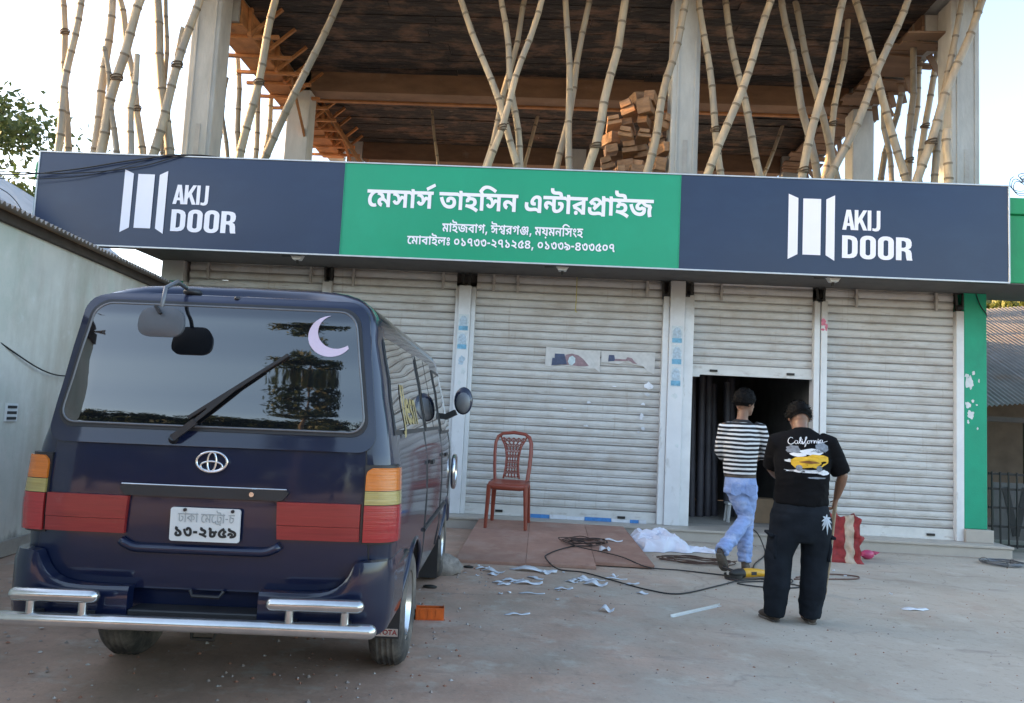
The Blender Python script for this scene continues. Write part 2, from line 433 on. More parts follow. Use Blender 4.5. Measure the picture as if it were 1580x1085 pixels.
M['ink_faint'] = material('ink_faint', (.33, .35, .35), .5, var=.3, scale=60)
M['mirror_grey'] = material('mirror_grey', (.075, .082, .092), .45, var=.15, scale=9)
M['sticker_pink'] = material('sticker_pink', (.60, .50, .62), .5, var=.05)
M['gold'] = material('gold', (.40, .31, .12), .45, var=.2, scale=20)
# outlines of the sign lettering, font units, each contour as relative steps
GLYPH = [
'415 622 0 -120 -60 0 -23 -13 -22 -15 -20 -16 -20 -17 -17 -19 -16 -19 -14 -21 -12 -22 -10 -22 -7 -24 -4 -25 -2 -26 2 -35 6 -29 9 -24 13 -19 14 -15 16 -10 17 -7 17 -5 18 -1 12 0 12 2 11 1 11 3 12 5 13 5 49 -110 -21 -10 -22 -8 -21 -5 -21 -3 -23 -2 -23 -1 -48 3 -44 10 -40 16 -35 23 -29 30 -23 36 -17 43 -10 49 -4 55 3 43 8 40 13 39 19 37 22 34 28 30 31 27 35 23 39 18 -64 -45 -11 -1 -12 -1 -13 -1 -15 -1 -18 0 -20 0 -94 0 0 120',
'666 622 0 -120 -92 0 0 -502 -148 0 0 126 18 -52 -23 30 -23 28 -23 24 -23 21 -22 18 -23 14 -23 10 -23 6 -23 2 -13 -1 -11 -3 -10 -5 -8 -8 -5 -10 -1 -12 2 -13 6 -12 9 -10 14 -8 16 -8 20 -8 -42 -122 -37 12 -33 15 -28 17 -24 20 -20 21 -15 24 -11 25 -7 26 -2 27 3 34 9 30 14 25 19 20 22 16 25 13 27 8 28 5 29 2 30 -1 29 -4 28 -7 26 -9 25 -13 25 -15 24 -19 23 -22 23 -27 -18 -12 -1 16 -1 17 0 17 0 16 -1 16 0 15 0 187 -436 0 0 120/331 316 0 -5 0 -7 -1 -6 -1 -8 -1 -7 -1 -6 -143 35 -3 27 -5 23 -8 19 -11 16 -16 13 -21 10 -25 9 -33 6 -39 5 26 106 65 -15 36 -6 33 -8 30 -10 26 -12 22 -14 19 -16 16 -18 13 -20 10 -24 7 -26 4 -29',
'723 622 0 -120 -92 0 0 -502 -147 0 0 307 25 -43 -11 14 -11 11 -10 9 -9 7 -10 4 -9 1 -7 0 -7 -2 -7 -4 -7 -5 -8 -9 -8 -11 -11 -16 -13 -20 -16 -26 -19 -27 -17 -24 -18 -20 -17 -16 -17 -13 -19 -9 -19 -6 -21 -4 -23 -1 -22 1 -21 4 -20 6 -19 9 -18 13 -18 16 -17 19 -17 24 -18 27 100 62 12 -18 11 -14 9 -11 10 -7 10 -5 12 -1 8 1 7 2 8 3 7 6 9 9 9 12 11 16 12 22 15 26 23 22 18 29 17 23 17 17 18 12 21 7 22 2 17 -1 16 -4 14 -6 14 -8 15 -11 15 -14 -14 -5 -1 12 -1 13 -1 12 -1 12 0 13 0 12 0 46 -494 0 0 120/236 239 -5 38 -6 32 -7 27 -8 22 -12 18 -14 15 -18 12 -21 10 -23 7 -28 6 -32 5 -38 5 39 122 79 -39 35 -7 30 -8 26 -9 22 -10 18 -13 15 -13 11 -16 10 -18 7 -21 5 -23 4 -26 3 -29',
'322 622 0 -120 -93 0 0 -502 -147 0 0 438 -9 19 -11 15 -13 13 -15 9 -18 6 -20 2 -6 0 0 120 20 0 14 -1 14 -4 13 -7 13 -11 12 -16 10 -21 -1 6 -1 9 -1 11 0 12 -1 10 0 9 0 70 123 0 23 -67',
'-319 749 358 168 51 -101 -351 -176',
'439 30 -61 4 -59 12 -56 20 -51 30 -48 40 -44 51 -40 64 -35 78 -30 91 138 38 20 -65 22 -58 24 -48 26 -41 29 -33 32 -25 35 -18 38 -10 41 -4 23 1 21 2 19 4 17 5 15 6 13 8 11 10 10 11 7 13 5 14 3 16 1 17 -1 19 -3 16 -6 15 -8 12 -9 10 -11 8 -12 6 -13 3 -14 1 -12 -1 -12 -4 -10 -6 -7 -9 -5 -11 -1 -13 0 -7 1 -7 1 -7 1 -7 2 -6 2 -6 -139 -19 -6 15 -5 14 -3 14 -2 13 -2 12 0 11 3 32 8 27 15 23 19 19 23 15 26 11 28 8 30 4 31 2 49 -3 44 -10 38 -16 33 -21 27 -26 21 -31 15 -34 9 -38 3 -40 -3 -40 -9 -37 -16 -34 -23 -32 -30 -26 -37 -22 -44 -16 -52 -10/754 622 0 -120 -764 0 0 120',
'273 477 57 -3 49 -9 41 -15 33 -19 27 -23 20 -26 13 -28 8 -29 3 -29 -5 -49 -17 -41 -28 -32 -37 -25 -47 -19 -55 -13 -31 41 34 -8 33 -10 32 -10 33 -13 32 -13 32 -16 32 -16 31 -19 31 -20 -76 -104 -32 21 -33 20 -35 19 -36 19 -38 17 -39 16 -40 15 -42 14 -42 12 -44 11 -45 9 -47 8 24 114 24 -5 23 -4 24 -4 24 -3 24 -1 25 -1 36 1 30 3 26 6 22 8 18 9 14 12 9 14 6 16 2 17 -3 21 -8 17 -14 14 -19 11 -23 6 -29 2 -15 0 -14 -2 -12 -3 -10 -3 -8 -5 -5 -6 -4 -6 -3 -8 -1 -9 0 -4 1 -4 1 -5 1 -4 2 -4 1 -3 -138 -18 -5 11 -3 12 -3 13 -2 13 -1 12 -1 13 3 23 9 22 14 20 20 17 24 15 30 12 33 8 38 5/147 418 -5 21 -10 19 -15 17 -19 15 -25 11 -29 9 84 44 47 -10 34 -16 27 -17 20 -19 14 -20 10 -24 5 -27/592 622 0 -120 -602 0 0 120',
'322 622 0 -120 -93 0 0 -502 -147 0 0 502 -92 0 0 120 94 0 -11 13 -12 14 -12 14 -11 15 -11 14 -11 13 36 51 34 43 34 35 34 27 35 22 36 15 37 11 40 6 42 2 31 -1 31 -2 29 -5 30 -6 31 -9 31 -12 34 -14 35 -17 38 -19 41 -23 45 -26 48 -30 -71 -99 -52 32 -47 28 -40 23 -37 19 -35 16 -31 11 -31 8 -31 4 -33 2 -29 -2 -26 -5 -24 -10 -21 -12 -19 -13 -18 -16 -15 -17 -15 -18 -14 -17 7 -11 7 -12 7 -11 8 -12 8 -10 8 -9',
'653 622 0 -120 -92 0 0 -502 -148 0 0 201 21 -49 -21 25 -22 24 -23 22 -24 19 -23 17 -24 13 -23 10 -23 6 -22 2 -14 -1 -12 -3 -10 -5 -8 -8 -5 -10 -1 -12 1 -12 6 -11 8 -10 12 -8 16 -9 20 -8 -64 -120 -43 20 -37 25 -30 31 -23 33 -13 36 -5 39 3 34 8 30 14 26 19 21 21 17 25 13 27 10 28 5 28 2 29 -2 28 -4 28 -7 26 -10 26 -12 25 -15 25 -18 25 -20 24 -22 -20 -11 -1 16 0 17 -1 17 0 17 0 16 -1 15 0 110 -423 0 0 120',
'542 628 31 -1 27 -3 23 -5 19 -8 18 -9 17 -11 13 -13 12 -15 10 -18 9 -23 4 -30 2 -37 0 -455 -145 0 -8 14 -8 12 -8 10 -9 8 -11 7 -12 5 -15 3 -16 3 -19 0 -24 0 -22 -1 -21 -2 -21 -3 -21 -2 -22 -2 -22 -2 -23 -2 -25 0 -30 1 -30 3 -29 4 -27 7 -27 11 -24 14 -22 17 -19 22 -16 27 -12 32 -7 39 -2 44 0 18 2 18 2 20 2 19 3 18 4 16 143 -20 -3 -11 -2 -12 -2 -12 -2 -14 -1 -16 0 -17 1 -21 3 -18 6 -15 7 -12 8 -11 11 -8 12 -7 12 -5 14 -3 15 -2 15 -1 16 -1 30 1 28 2 27 4 26 3 25 3 25 0 24 -1 22 -3 19 -5 18 -8 20 -13 20 -18 0 294 -1 17 -1 14 -2 10 -3 9 -4 7 -5 6 -10 8 -13 4 -16 2 -15 -1 -15 -4 -14 -6 -14 -8 -12 -9 -12 -10 -10 -11 -9 -11 -7 -11 -5 -11 -4 -10 -1 -9 1 -6 1 -5 2 -4 3 -5 4 -3 6 -3 7 -2 10 -2 11 0 7 0 6 0 6 1 6 1 5 0 7 1 6 -116 -10 -3 -12 -2 -13 -2 -15 -2 -16 -1 -19 0 -40 3 -35 11 -30 18 -24 25 -14 33 -5 41 3 27 7 28 12 28 16 28 20 27 24 24 27 23 30 19 32 17 35 12 36 8',
'191 445 29 -2 27 -4 25 -7 25 -10 25 -13 26 -16 27 -20 30 -23 32 -27 -72 -78 -25 21 -24 18 -24 16 -25 12 -24 7 -25 2 -11 -1 -10 -2 -8 -4 -6 -6 -4 -8 -1 -9 1 -11 5 -9 7 -8 10 -8 14 -7 17 -7 -63 -119 -41 19 -34 24 -29 29 -21 32 -13 34 -4 36 3 32 8 28 13 24 18 20 20 17 24 12 25 9 26 5/897 622 0 -120 -385 0 0 -285 1 -18 1 -14 2 -11 3 -9 4 -7 5 -5 10 -8 13 -4 17 -2 17 1 16 4 16 6 15 8 16 10 15 13 12 12 11 12 9 13 7 14 4 14 1 14 -1 11 -3 9 -6 8 -9 5 -12 4 -14 1 -8 0 -7 -1 -7 0 -7 -1 -6 -1 -6 -1 -20 119 15 3 15 3 15 2 16 2 18 1 19 1 35 -3 31 -6 25 -11 20 -14 16 -16 11 -20 8 -21 5 -22 2 -24 -3 -35 -7 -34 -13 -32 -17 -30 -20 -28 -24 -26 -29 -24 -31 -20 -34 -17 -37 -13 -38 -7 -40 -3 -32 1 -28 4 -24 5 -21 8 -18 10 -17 13 -14 15 -13 18 -12 22 -8 28 -5 36 -2 45 0 119 2 10 0 15 -1 14 0 14 -1 13 0 14 0 13 0 66 -375 0 0 120/663 622 -3 18 -5 14 -7 11 -12 7 -17 5 -21 1 -70 0 -49 2 -43 4 -36 8 -30 11 -25 15 -21 19 -11 15 -9 16 -7 19 -5 20 -3 22 -1 25 0 9 1 10 0 9 1 9 2 11 1 11 140 -9 -1 -5 0 -6 -1 -5 0 -4 -1 -4 0 -4 1 -13 1 -12 3 -10 3 -10 5 -8 7 -7 8 -6 9 -4 11 -4 13 -2 18 -2 23 0 71 0 37 -1 32 -3 26 -5 22 -7 19 -10 18 -14 13 -15 11 -17 9 -21 6 -24 5 -27 2 -32',
'642 622 0 -120 -93 0 0 -502 -147 0 -27 33 -29 30 -32 27 -34 24 -37 21 -39 18 -42 16 -44 12 -48 10 -55 132 64 33 67 31 69 29 70 27 70 23 69 19 -17 -30 0 47 -417 0 0 120/402 376 20 -17 -40 -11 -38 -13 -37 -14 -36 -15 -38 -16 -38 -18 26 -7 27 -8 28 -12 28 -13 27 -16 27 -18 25 -20 24 -22 21 -24 -22 -6 -1 14 -1 16 -1 15 0 16 -1 15 0 15/169 -19 -22 3 -18 7 -16 12 -12 15 -7 19 -3 20 3 21 7 18 12 16 16 12 18 7 22 2 21 -2 18 -7 16 -12 12 -16 7 -18 3 -21 -3 -20 -7 -19 -12 -15 -16 -12 -18 -7',
'839 622 0 -120 -92 0 0 -397 -148 0 0 286 11 -60 -22 28 -21 25 -21 24 -20 21 -20 19 -21 16 -20 14 -20 11 -21 10 -20 6 -21 4 -22 1 -24 -1 -21 -4 -21 -7 -18 -9 -18 -12 -18 -14 -17 -16 -19 -19 -19 -20 -17 18 14 9 15 9 16 7 17 5 17 3 18 1 31 -3 26 -9 18 -15 14 -19 8 -21 2 -22 0 -10 0 -9 0 -10 -1 -9 -2 -7 -1 -6 -39 12 6 8 8 9 9 9 10 10 10 9 11 10 10 9 10 9 10 9 119 100 85 -85 -297 -267 -98 93 85 74 -32 -45 -38 -18 12 12 9 11 8 11 5 10 3 11 1 10 -2 13 -3 10 -7 7 -8 6 -10 3 -12 1 -10 -1 -9 -1 -9 -3 -9 -4 -10 -5 -11 -5 -103 95 32 37 31 32 30 29 30 25 30 21 32 17 33 11 35 8 38 2 32 -2 31 -5 28 -9 28 -13 27 -16 27 -19 28 -23 27 -25 29 -29 -8 -19 -1 14 -2 15 -1 16 -1 17 0 16 -1 16 0 126 124 0 23 -67/747 -43 -146 0 -6 11 -8 9 -9 8 -10 7 -13 6 -14 5 -17 3 -19 2 -22 1 -30 -1 -31 -3 -33 -5 -36 -4 -39 -3 -42 -1 -26 1 -27 2 -28 4 -27 6 -27 8 -25 12 -23 16 -20 19 -16 25 -13 29 -8 36 -2 42 0 15 1 16 2 16 2 15 3 15 3 13 140 -19 -3 -9 -2 -10 -1 -10 -1 -10 -1 -11 0 -10 2 -22 4 -19 8 -15 11 -12 13 -9 15 -6 18 -4 20 -3 22 0 34 1 32 2 29 5 29 4 30 3 32 1 28 -2 25 -4 22 -8 20 -11 17 -13 15 -15 0 90 148 3',
'354 622 -2 18 -5 14 -8 11 -11 7 -17 5 -22 1 -56 0 -49 2 -43 4 -36 8 -30 11 -25 15 -21 19 -12 15 -9 16 -7 19 -4 20 -3 22 -1 25 0 9 0 10 1 9 1 9 1 11 2 11 139 -9 0 -5 -1 -6 0 -5 -1 -4 0 -4 0 -4 1 -13 1 -12 2 -10 4 -10 5 -8 6 -7 8 -6 10 -4 10 -4 14 -2 18 -2 23 0 58 0 37 -1 31 -3 26 -5 22 -7 20 -10 18 -14 13 -15 11 -17 9 -21 6 -24 4 -27 2 -32/273 477 57 -3 49 -9 41 -15 33 -19 27 -23 20 -26 13 -28 8 -29 3 -29 -5 -49 -17 -41 -28 -32 -37 -25 -47 -19 -55 -13 -31 41 34 -8 33 -10 32 -10 33 -13 32 -13 32 -16 32 -16 31 -19 31 -20 -76 -104 -32 21 -33 20 -35 19 -36 19 -38 17 -39 16 -40 15 -42 14 -42 12 -44 11 -45 9 -47 8 24 114 24 -5 23 -4 24 -4 24 -3 24 -1 25 -1 36 1 30 3 26 6 22 8 18 9 14 12 9 14 6 16 2 17 -3 21 -8 17 -14 14 -19 11 -23 6 -29 2 -15 0 -14 -2 -12 -3 -10 -3 -8 -5 -5 -6 -4 -6 -3 -8 -1 -9 0 -4 1 -4 1 -5 1 -4 2 -4 1 -3 -138 -18 -5 11 -3 12 -3 13 -2 13 -1 12 -1 13 3 23 9 22 14 20 20 17 24 15 30 12 33 8 38 5/147 418 -5 21 -10 19 -15 17 -19 15 -25 11 -29 9 84 44 47 -10 34 -16 27 -17 20 -19 14 -20 10 -24 5 -27/592 622 0 -120 -602 0 0 120',
'447 26 -47 2 -45 6 -43 11 -42 16 -40 21 -38 27 -36 34 -33 40 -31 47 -29 55 -26 64 -22 71 138 38 22 -71 24 -60 26 -51 29 -40 31 -32 34 -24 37 -16 41 -9 43 -4 42 3 33 8 25 14 16 18 10 20 3 23 -1 18 -2 17 -5 15 -5 13 -6 12 -6 10 107 -4 -22 -20 -22 -17 -22 -15 -22 -14 -23 -11 -23 -9 -26 -6 -28 -4 -31 -1 -29 1 -27 5 -25 8 -23 11 -19 14 -15 18 -12 22 -7 26 -2 30 2 26 8 26 12 25 19 24 26 24 33 23 -12 -1 -13 0 -12 -1 -12 0 -13 0 -13 0 -308 0 0 120 1035 0 0 -120 -262 0 -24 0 -26 1 -26 0 -27 1 -25 2 -25 1 -37 -15 -34 -14 -31 -15 -26 -15 -22 -15 -17 -15 -13 -15 -7 -15 -3 -15 1 -11 4 -8 5 -6 7 -5 8 -3 9 -1 15 1 14 3 14 6 13 7 14 9 15 11 159 -48 4 -14 4 -14 3 -15 2 -17 1 -16 1 -17 -3 -34 -9 -33 -14 -32 -21 -31 -28 -26 -35 -22 -43 -18 -52 -10/923 187 1 -25 2 -27 4 -29 6 -29 8 -30 9 -29 -144 -30 -11 34 -8 33 -7 33 -5 34 -3 36 -1 38 1 23 2 24 3 23 4 24 5 23 7 22 -46 8 -42 11 -37 13 -34 16 -30 19 -26 21 -23 23 -21 26 -18 27 150 18 9 -12 11 -11 13 -10 16 -10 19 -8 21 -7 25 -5 30 -3 33 -1 7 0 7 0 8 1 9 1 9 0 10 1 66 -104 -12 -24 -10 -25 -7 -25 -6 -27 -3 -29',
'653 622 0 -106 -97 0 0 -516 -127 0 0 130 17 -53 -24 33 -24 30 -23 26 -22 23 -23 19 -23 16 -24 11 -24 7 -26 2 -15 -1 -14 -5 -13 -7 -10 -10 -6 -12 -2 -16 2 -16 7 -14 11 -12 15 -10 19 -9 21 -8 -36 -112 -37 13 -33 16 -27 18 -22 20 -19 22 -14 23 -10 24 -5 24 -2 25 2 33 9 29 13 24 19 21 21 17 24 12 27 9 27 6 27 1 33 -1 30 -5 29 -7 27 -11 26 -14 25 -18 24 -21 23 -24 22 -27 -20 -14 0 16 -1 16 0 16 0 16 -1 16 0 17 0 212 -439 0 0 106/319 321 0 -4 0 -4 -1 -6 0 -6 -1 -6 -1 -6 -124 32 -3 30 -5 25 -9 21 -13 17 -16 14 -22 11 -27 9 -33 7 -40 5 24 98 55 -16 38 -5 33 -8 29 -10 26 -13 22 -14 19 -17 15 -19 13 -22 9 -24 7 -27 4 -29',
'310 622 0 -106 -97 0 0 -516 -126 0 0 446 -9 20 -12 17 -13 14 -17 10 -19 7 -22 2 -5 0 0 106 20 0 15 -1 14 -4 14 -7 14 -11 12 -17 12 -23 -1 5 -1 7 -1 11 -1 11 0 11 0 9 0 75 102 0 23 -66',
'354 622 -2 19 -5 16 -9 11 -13 8 -18 4 -23 2 -60 0 -47 1 -40 5 -34 8 -29 11 -24 14 -20 18 -12 15 -10 16 -7 18 -5 21 -3 22 -1 23 0 10 0 9 1 9 1 9 1 10 2 11 120 -8 -1 -6 0 -5 -1 -5 0 -5 0 -4 0 -5 0 -13 2 -13 2 -11 4 -11 5 -9 6 -8 9 -6 10 -6 11 -4 14 -3 19 -1 24 -1 62 0 36 -1 31 -3 26 -5 21 -7 20 -11 17 -13 11 -14 10 -17 8 -18 6 -22 3 -26 2 -29/261 486 56 -3 49 -9 40 -15 32 -20 26 -23 19 -26 14 -28 8 -29 2 -29 -6 -50 -17 -42 -29 -34 -39 -26 -50 -19 -59 -13 -20 38 33 -9 33 -11 33 -12 33 -14 32 -15 33 -17 32 -19 32 -20 32 -21 -68 -89 -33 23 -33 21 -35 20 -35 19 -37 18 -38 16 -39 16 -40 13 -42 13 -43 11 -45 10 -46 9 21 101 23 -5 23 -5 23 -4 22 -3 23 -1 23 -1 40 2 35 4 28 7 23 10 19 12 13 14 10 15 6 18 2 19 -4 23 -9 20 -16 17 -22 13 -26 7 -32 3 -18 -1 -16 -1 -13 -3 -11 -4 -9 -6 -6 -6 -4 -8 -3 -9 -1 -10 1 -3 0 -4 1 -5 2 -5 1 -4 1 -3 -119 -18 -3 10 -4 12 -2 12 -3 13 -1 12 0 11 2 23 8 21 13 19 19 17 22 14 28 12 31 8 35 5/148 432 -6 21 -10 19 -14 17 -19 14 -24 12 -29 9 71 44 46 -11 34 -16 27 -17 20 -18 14 -21 10 -23 5 -27/579 622 0 -106 -589 0 0 106',
'436 33 -46 2 -44 7 -43 11 -40 16 -38 21 -37 28 -34 33 -32 41 -30 48 -27 55 -25 64 -23 73 120 33 24 -75 26 -64 27 -52 29 -43 31 -33 35 -24 37 -16 40 -10 44 -4 43 3 34 9 26 15 17 19 10 23 4 26 -1 21 -2 19 -5 16 -5 14 -5 12 -5 11 89 -5 -21 -18 -20 -16 -21 -15 -21 -14 -23 -11 -23 -10 -26 -7 -28 -4 -32 -1 -27 1 -25 5 -24 8 -21 11 -17 15 -15 17 -10 22 -7 25 -2 28 3 27 7 27 13 26 19 25 29 25 36 24 -12 -1 -12 0 -11 0 -12 0 -12 0 -13 0 -312 0 0 106 1009 0 0 -106 -298 0 -18 0 -20 0 -22 1 -22 1 -19 1 -18 1 -39 -15 -34 -15 -31 -16 -25 -16 -22 -17 -16 -16 -12 -16 -7 -16 -2 -16 1 -12 4 -11 6 -7 8 -6 9 -3 10 -1 18 1 17 4 15 7 15 8 17 11 18 14 140 -42 5 -14 4 -16 3 -17 3 -17 1 -19 1 -19 -3 -33 -8 -33 -14 -31 -20 -30 -27 -26 -33 -22 -41 -16 -50 -10/889 198 1 -28 3 -29 5 -30 6 -31 9 -32 10 -33 -124 -26 -12 36 -9 35 -7 34 -5 35 -3 37 -1 40 0 25 2 25 4 24 4 24 6 22 7 21 -48 8 -43 11 -38 14 -34 16 -30 19 -27 21 -23 24 -20 25 -17 27 132 14 9 -13 12 -12 14 -12 16 -10 20 -10 23 -7 27 -6 30 -4 34 -1 8 0 7 0 7 1 8 1 9 0 10 1 59 -96 -12 -24 -10 -25 -8 -25 -6 -27 -3 -28',
'636 622 0 -106 -97 0 0 -516 -127 0 -26 35 -29 32 -34 30 -36 26 -39 23 -41 21 -45 17 -46 13 -49 10 -49 116 63 34 68 33 70 32 73 29 71 26 71 21 -18 -34 0 52 -426 0 0 106/412 406 21 -22 -44 -14 -42 -15 -42 -16 -41 -18 -42 -20 -43 -20 28 -7 30 -10 30 -12 31 -15 29 -18 30 -20 27 -23 26 -25 23 -27 -18 -10 0 15 -1 16 -1 15 0 15 -1 16 0 15',
'482 0 0 405 25 -45 -16 21 -16 20 -17 19 -18 19 -18 17 -19 16 -19 14 -20 13 -22 10 -21 8 -23 4 -24 2 -30 -3 -25 -7 -21 -12 -19 -15 -18 -17 -18 -18 -12 1 14 9 15 7 16 6 18 5 21 3 24 0 28 -1 25 -6 22 -10 19 -12 15 -15 12 -18 9 -20 5 -21 2 -22 -5 -39 -14 -36 -24 -34 -34 -33 -44 -33 -54 -33 -74 103 36 17 31 17 26 17 20 18 11 18 4 19 -1 11 -4 9 -6 7 -9 6 -12 3 -16 1 -14 0 -13 -2 -15 -4 -14 -5 -16 -6 -17 -9 -102 83 23 33 24 30 25 28 27 24 27 21 29 18 31 13 32 7 35 3 31 -2 30 -6 28 -9 28 -13 27 -17 28 -20 27 -23 29 -27 31 -30 -42 12 0 9 -1 12 -1 14 -1 17 -1 18 0 21 0 103 104 0 22 -66 98 0 0 -106 -97 0 0 -516',
'227 139 7 -12 -7 -26 -7 -27 -9 -28 -10 -28 -9 -28 -11 -28 -11 -28 -11 -27 -11 -26 -103 0 10 43 9 44 10 46 8 45 7 41 5 39',
'218 68 -32 3 -30 9 -26 16 -24 22 -23 27 -23 34 89 54 12 -18 11 -14 10 -10 10 -6 10 -4 11 -1 10 1 10 3 9 5 10 7 9 9 10 11 9 10 7 11 5 12 4 12 2 12 1 13 -1 15 -3 16 -6 15 -7 14 -10 13 -11 10 -14 9 -15 4 -17 2 -14 -1 -11 -4 -9 -5 -7 -8 -4 -9 -1 -11 0 -5 1 -5 1 -6 1 -5 2 -6 1 -5 -118 -18 -4 11 -3 13 -3 12 -2 13 -1 13 0 12 3 26 8 22 13 19 18 15 20 13 23 9 25 6 25 4 25 2 39 -3 35 -8 31 -13 28 -18 23 -21 20 -25 14 -28 10 -30 4 -33 0 -8 0 -9 0 -9 -1 -9 0 -8 -1 -7 -72 24 16 23 19 23 21 23 23 22 25 21 27 21 29 19 32 17 33 15 99 -96 -13 -26 -11 -27 -8 -28 -6 -30 -3 -31 -2 -33 1 -26 3 -28 4 -29 7 -30 8 -32 11 -34 -125 -26 -11 37 -9 36 -7 35 -5 35 -3 33 -1 34 1 31 4 31 6 29 8 29 11 27 13 25 76 -2 -20 -8 -20 -9 -19 -9 -18 -10 -17 -12 -18 -13 -17 -14 -17 -16 -17 -17 -16 -20 -18 -22 -17 -25 -21 -29 -19 -25 -18 -21 -18 -17 -17 -13 -18 -9 -19 -7 -21 -4/728 622 0 -106 -738 0 0 106/135 432 -5 21 -10 19 -15 17 -19 14 -24 12 -29 9 70 44 46 -11 35 -16 27 -17 20 -18 15 -21 9 -23 5 -27/484 622 -2 19 -5 16 -9 11 -13 8 -18 4 -23 2 -141 0 -47 1 -40 5 -35 8 -28 11 -25 14 -20 18 -12 15 -9 16 -7 18 -5 21 -3 22 -1 23 0 10 0 9 1 9 1 9 1 10 2 11 120 -8 -1 -6 -1 -5 0 -5 0 -5 -1 -4 0 -5 1 -13 1 -13 3 -11 4 -11 5 -9 6 -8 9 -6 9 -6 12 -4 14 -3 19 -1 24 -1 143 0 36 -1 31 -3 26 -5 21 -7 20 -11 17 -13 11 -14 10 -17 8 -18 6 -22 3 -26 2 -29',
'734 622 0 -106 -97 0 0 -262 -126 0 0 268 3 16 -1 12 0 10 -1 9 -1 9 0 11 0 13 0 86 102 0 24 -66/355 629 26 -1 23 -4 22 -6 19 -9 19 -12 17 -15 16 -17 16 -21 16 -23 0 -133 -24 41 -24 34 -25 26 -27 19 -29 11 -31 4 -21 -2 -18 -6 -15 -8 -11 -13 -7 -16 -2 -21 3 -21 10 -18 17 -14 23 -11 30 -6 37 -4 -13 -115 -45 5 -38 10 -32 14 -26 19 -20 23 -16 26 -11 29 -6 32 -2 34 2 36 7 32 11 27 15 23 18 18 21 15 24 10 24 6/82 629 29 -2 28 -6 27 -11 24 -15 21 -19 17 -25 13 -29 8 -36 3 -40 -2 -30 -7 -28 -11 -28 -15 -26 -21 -22 -26 -19 -32 -14 -39 -9 -44 -2 -12 114 28 3 24 4 19 6 16 7 12 9 9 10 5 11 4 12 1 12 -2 20 -8 17 -13 13 -17 9 -20 6 -24 2 -14 -1 -12 0 -12 -1 -12 -2 -13 -3 -14 -3 -12 107 17 3 16 2 16 2 15 1 15 1/637 297 0 -340 -126 0 -24 19 -24 17 -23 15 -23 12 -25 11 -25 10 -27 8 -30 7 -32 7 -48 108 28 15 29 15 31 15 31 15 32 15 33 14 33 13 32 12 32 12/511 192 -19 -5 -19 -7 -20 -7 -20 -8 -20 -9 -21 -9 -21 -10 -21 -10 -21 -11 9 23 33 -7 32 -9 30 -12 29 -14 27 -16 24 -19 -1 12 0 13 -1 14 0 13 0 12 0 9',
'636 622 0 -106 -97 0 0 -516 -127 0 -26 35 -29 32 -34 30 -36 26 -39 23 -41 21 -45 17 -46 13 -49 10 -49 116 63 34 68 33 70 32 73 29 71 26 71 21 -18 -34 0 52 -426 0 0 106/412 406 21 -22 -44 -14 -42 -15 -42 -16 -41 -18 -42 -20 -43 -20 28 -7 30 -10 30 -12 31 -15 29 -18 30 -20 27 -23 26 -25 23 -27 -18 -10 0 15 -1 16 -1 15 0 15 -1 16 0 15/172 -11 -20 2 -17 7 -15 12 -11 15 -7 17 -2 20 2 20 7 17 11 15 15 12 17 7 20 2 19 -2 17 -7 15 -11 11 -16 7 -17 2 -20 -2 -20 -7 -17 -11 -15 -15 -12 -17 -7',
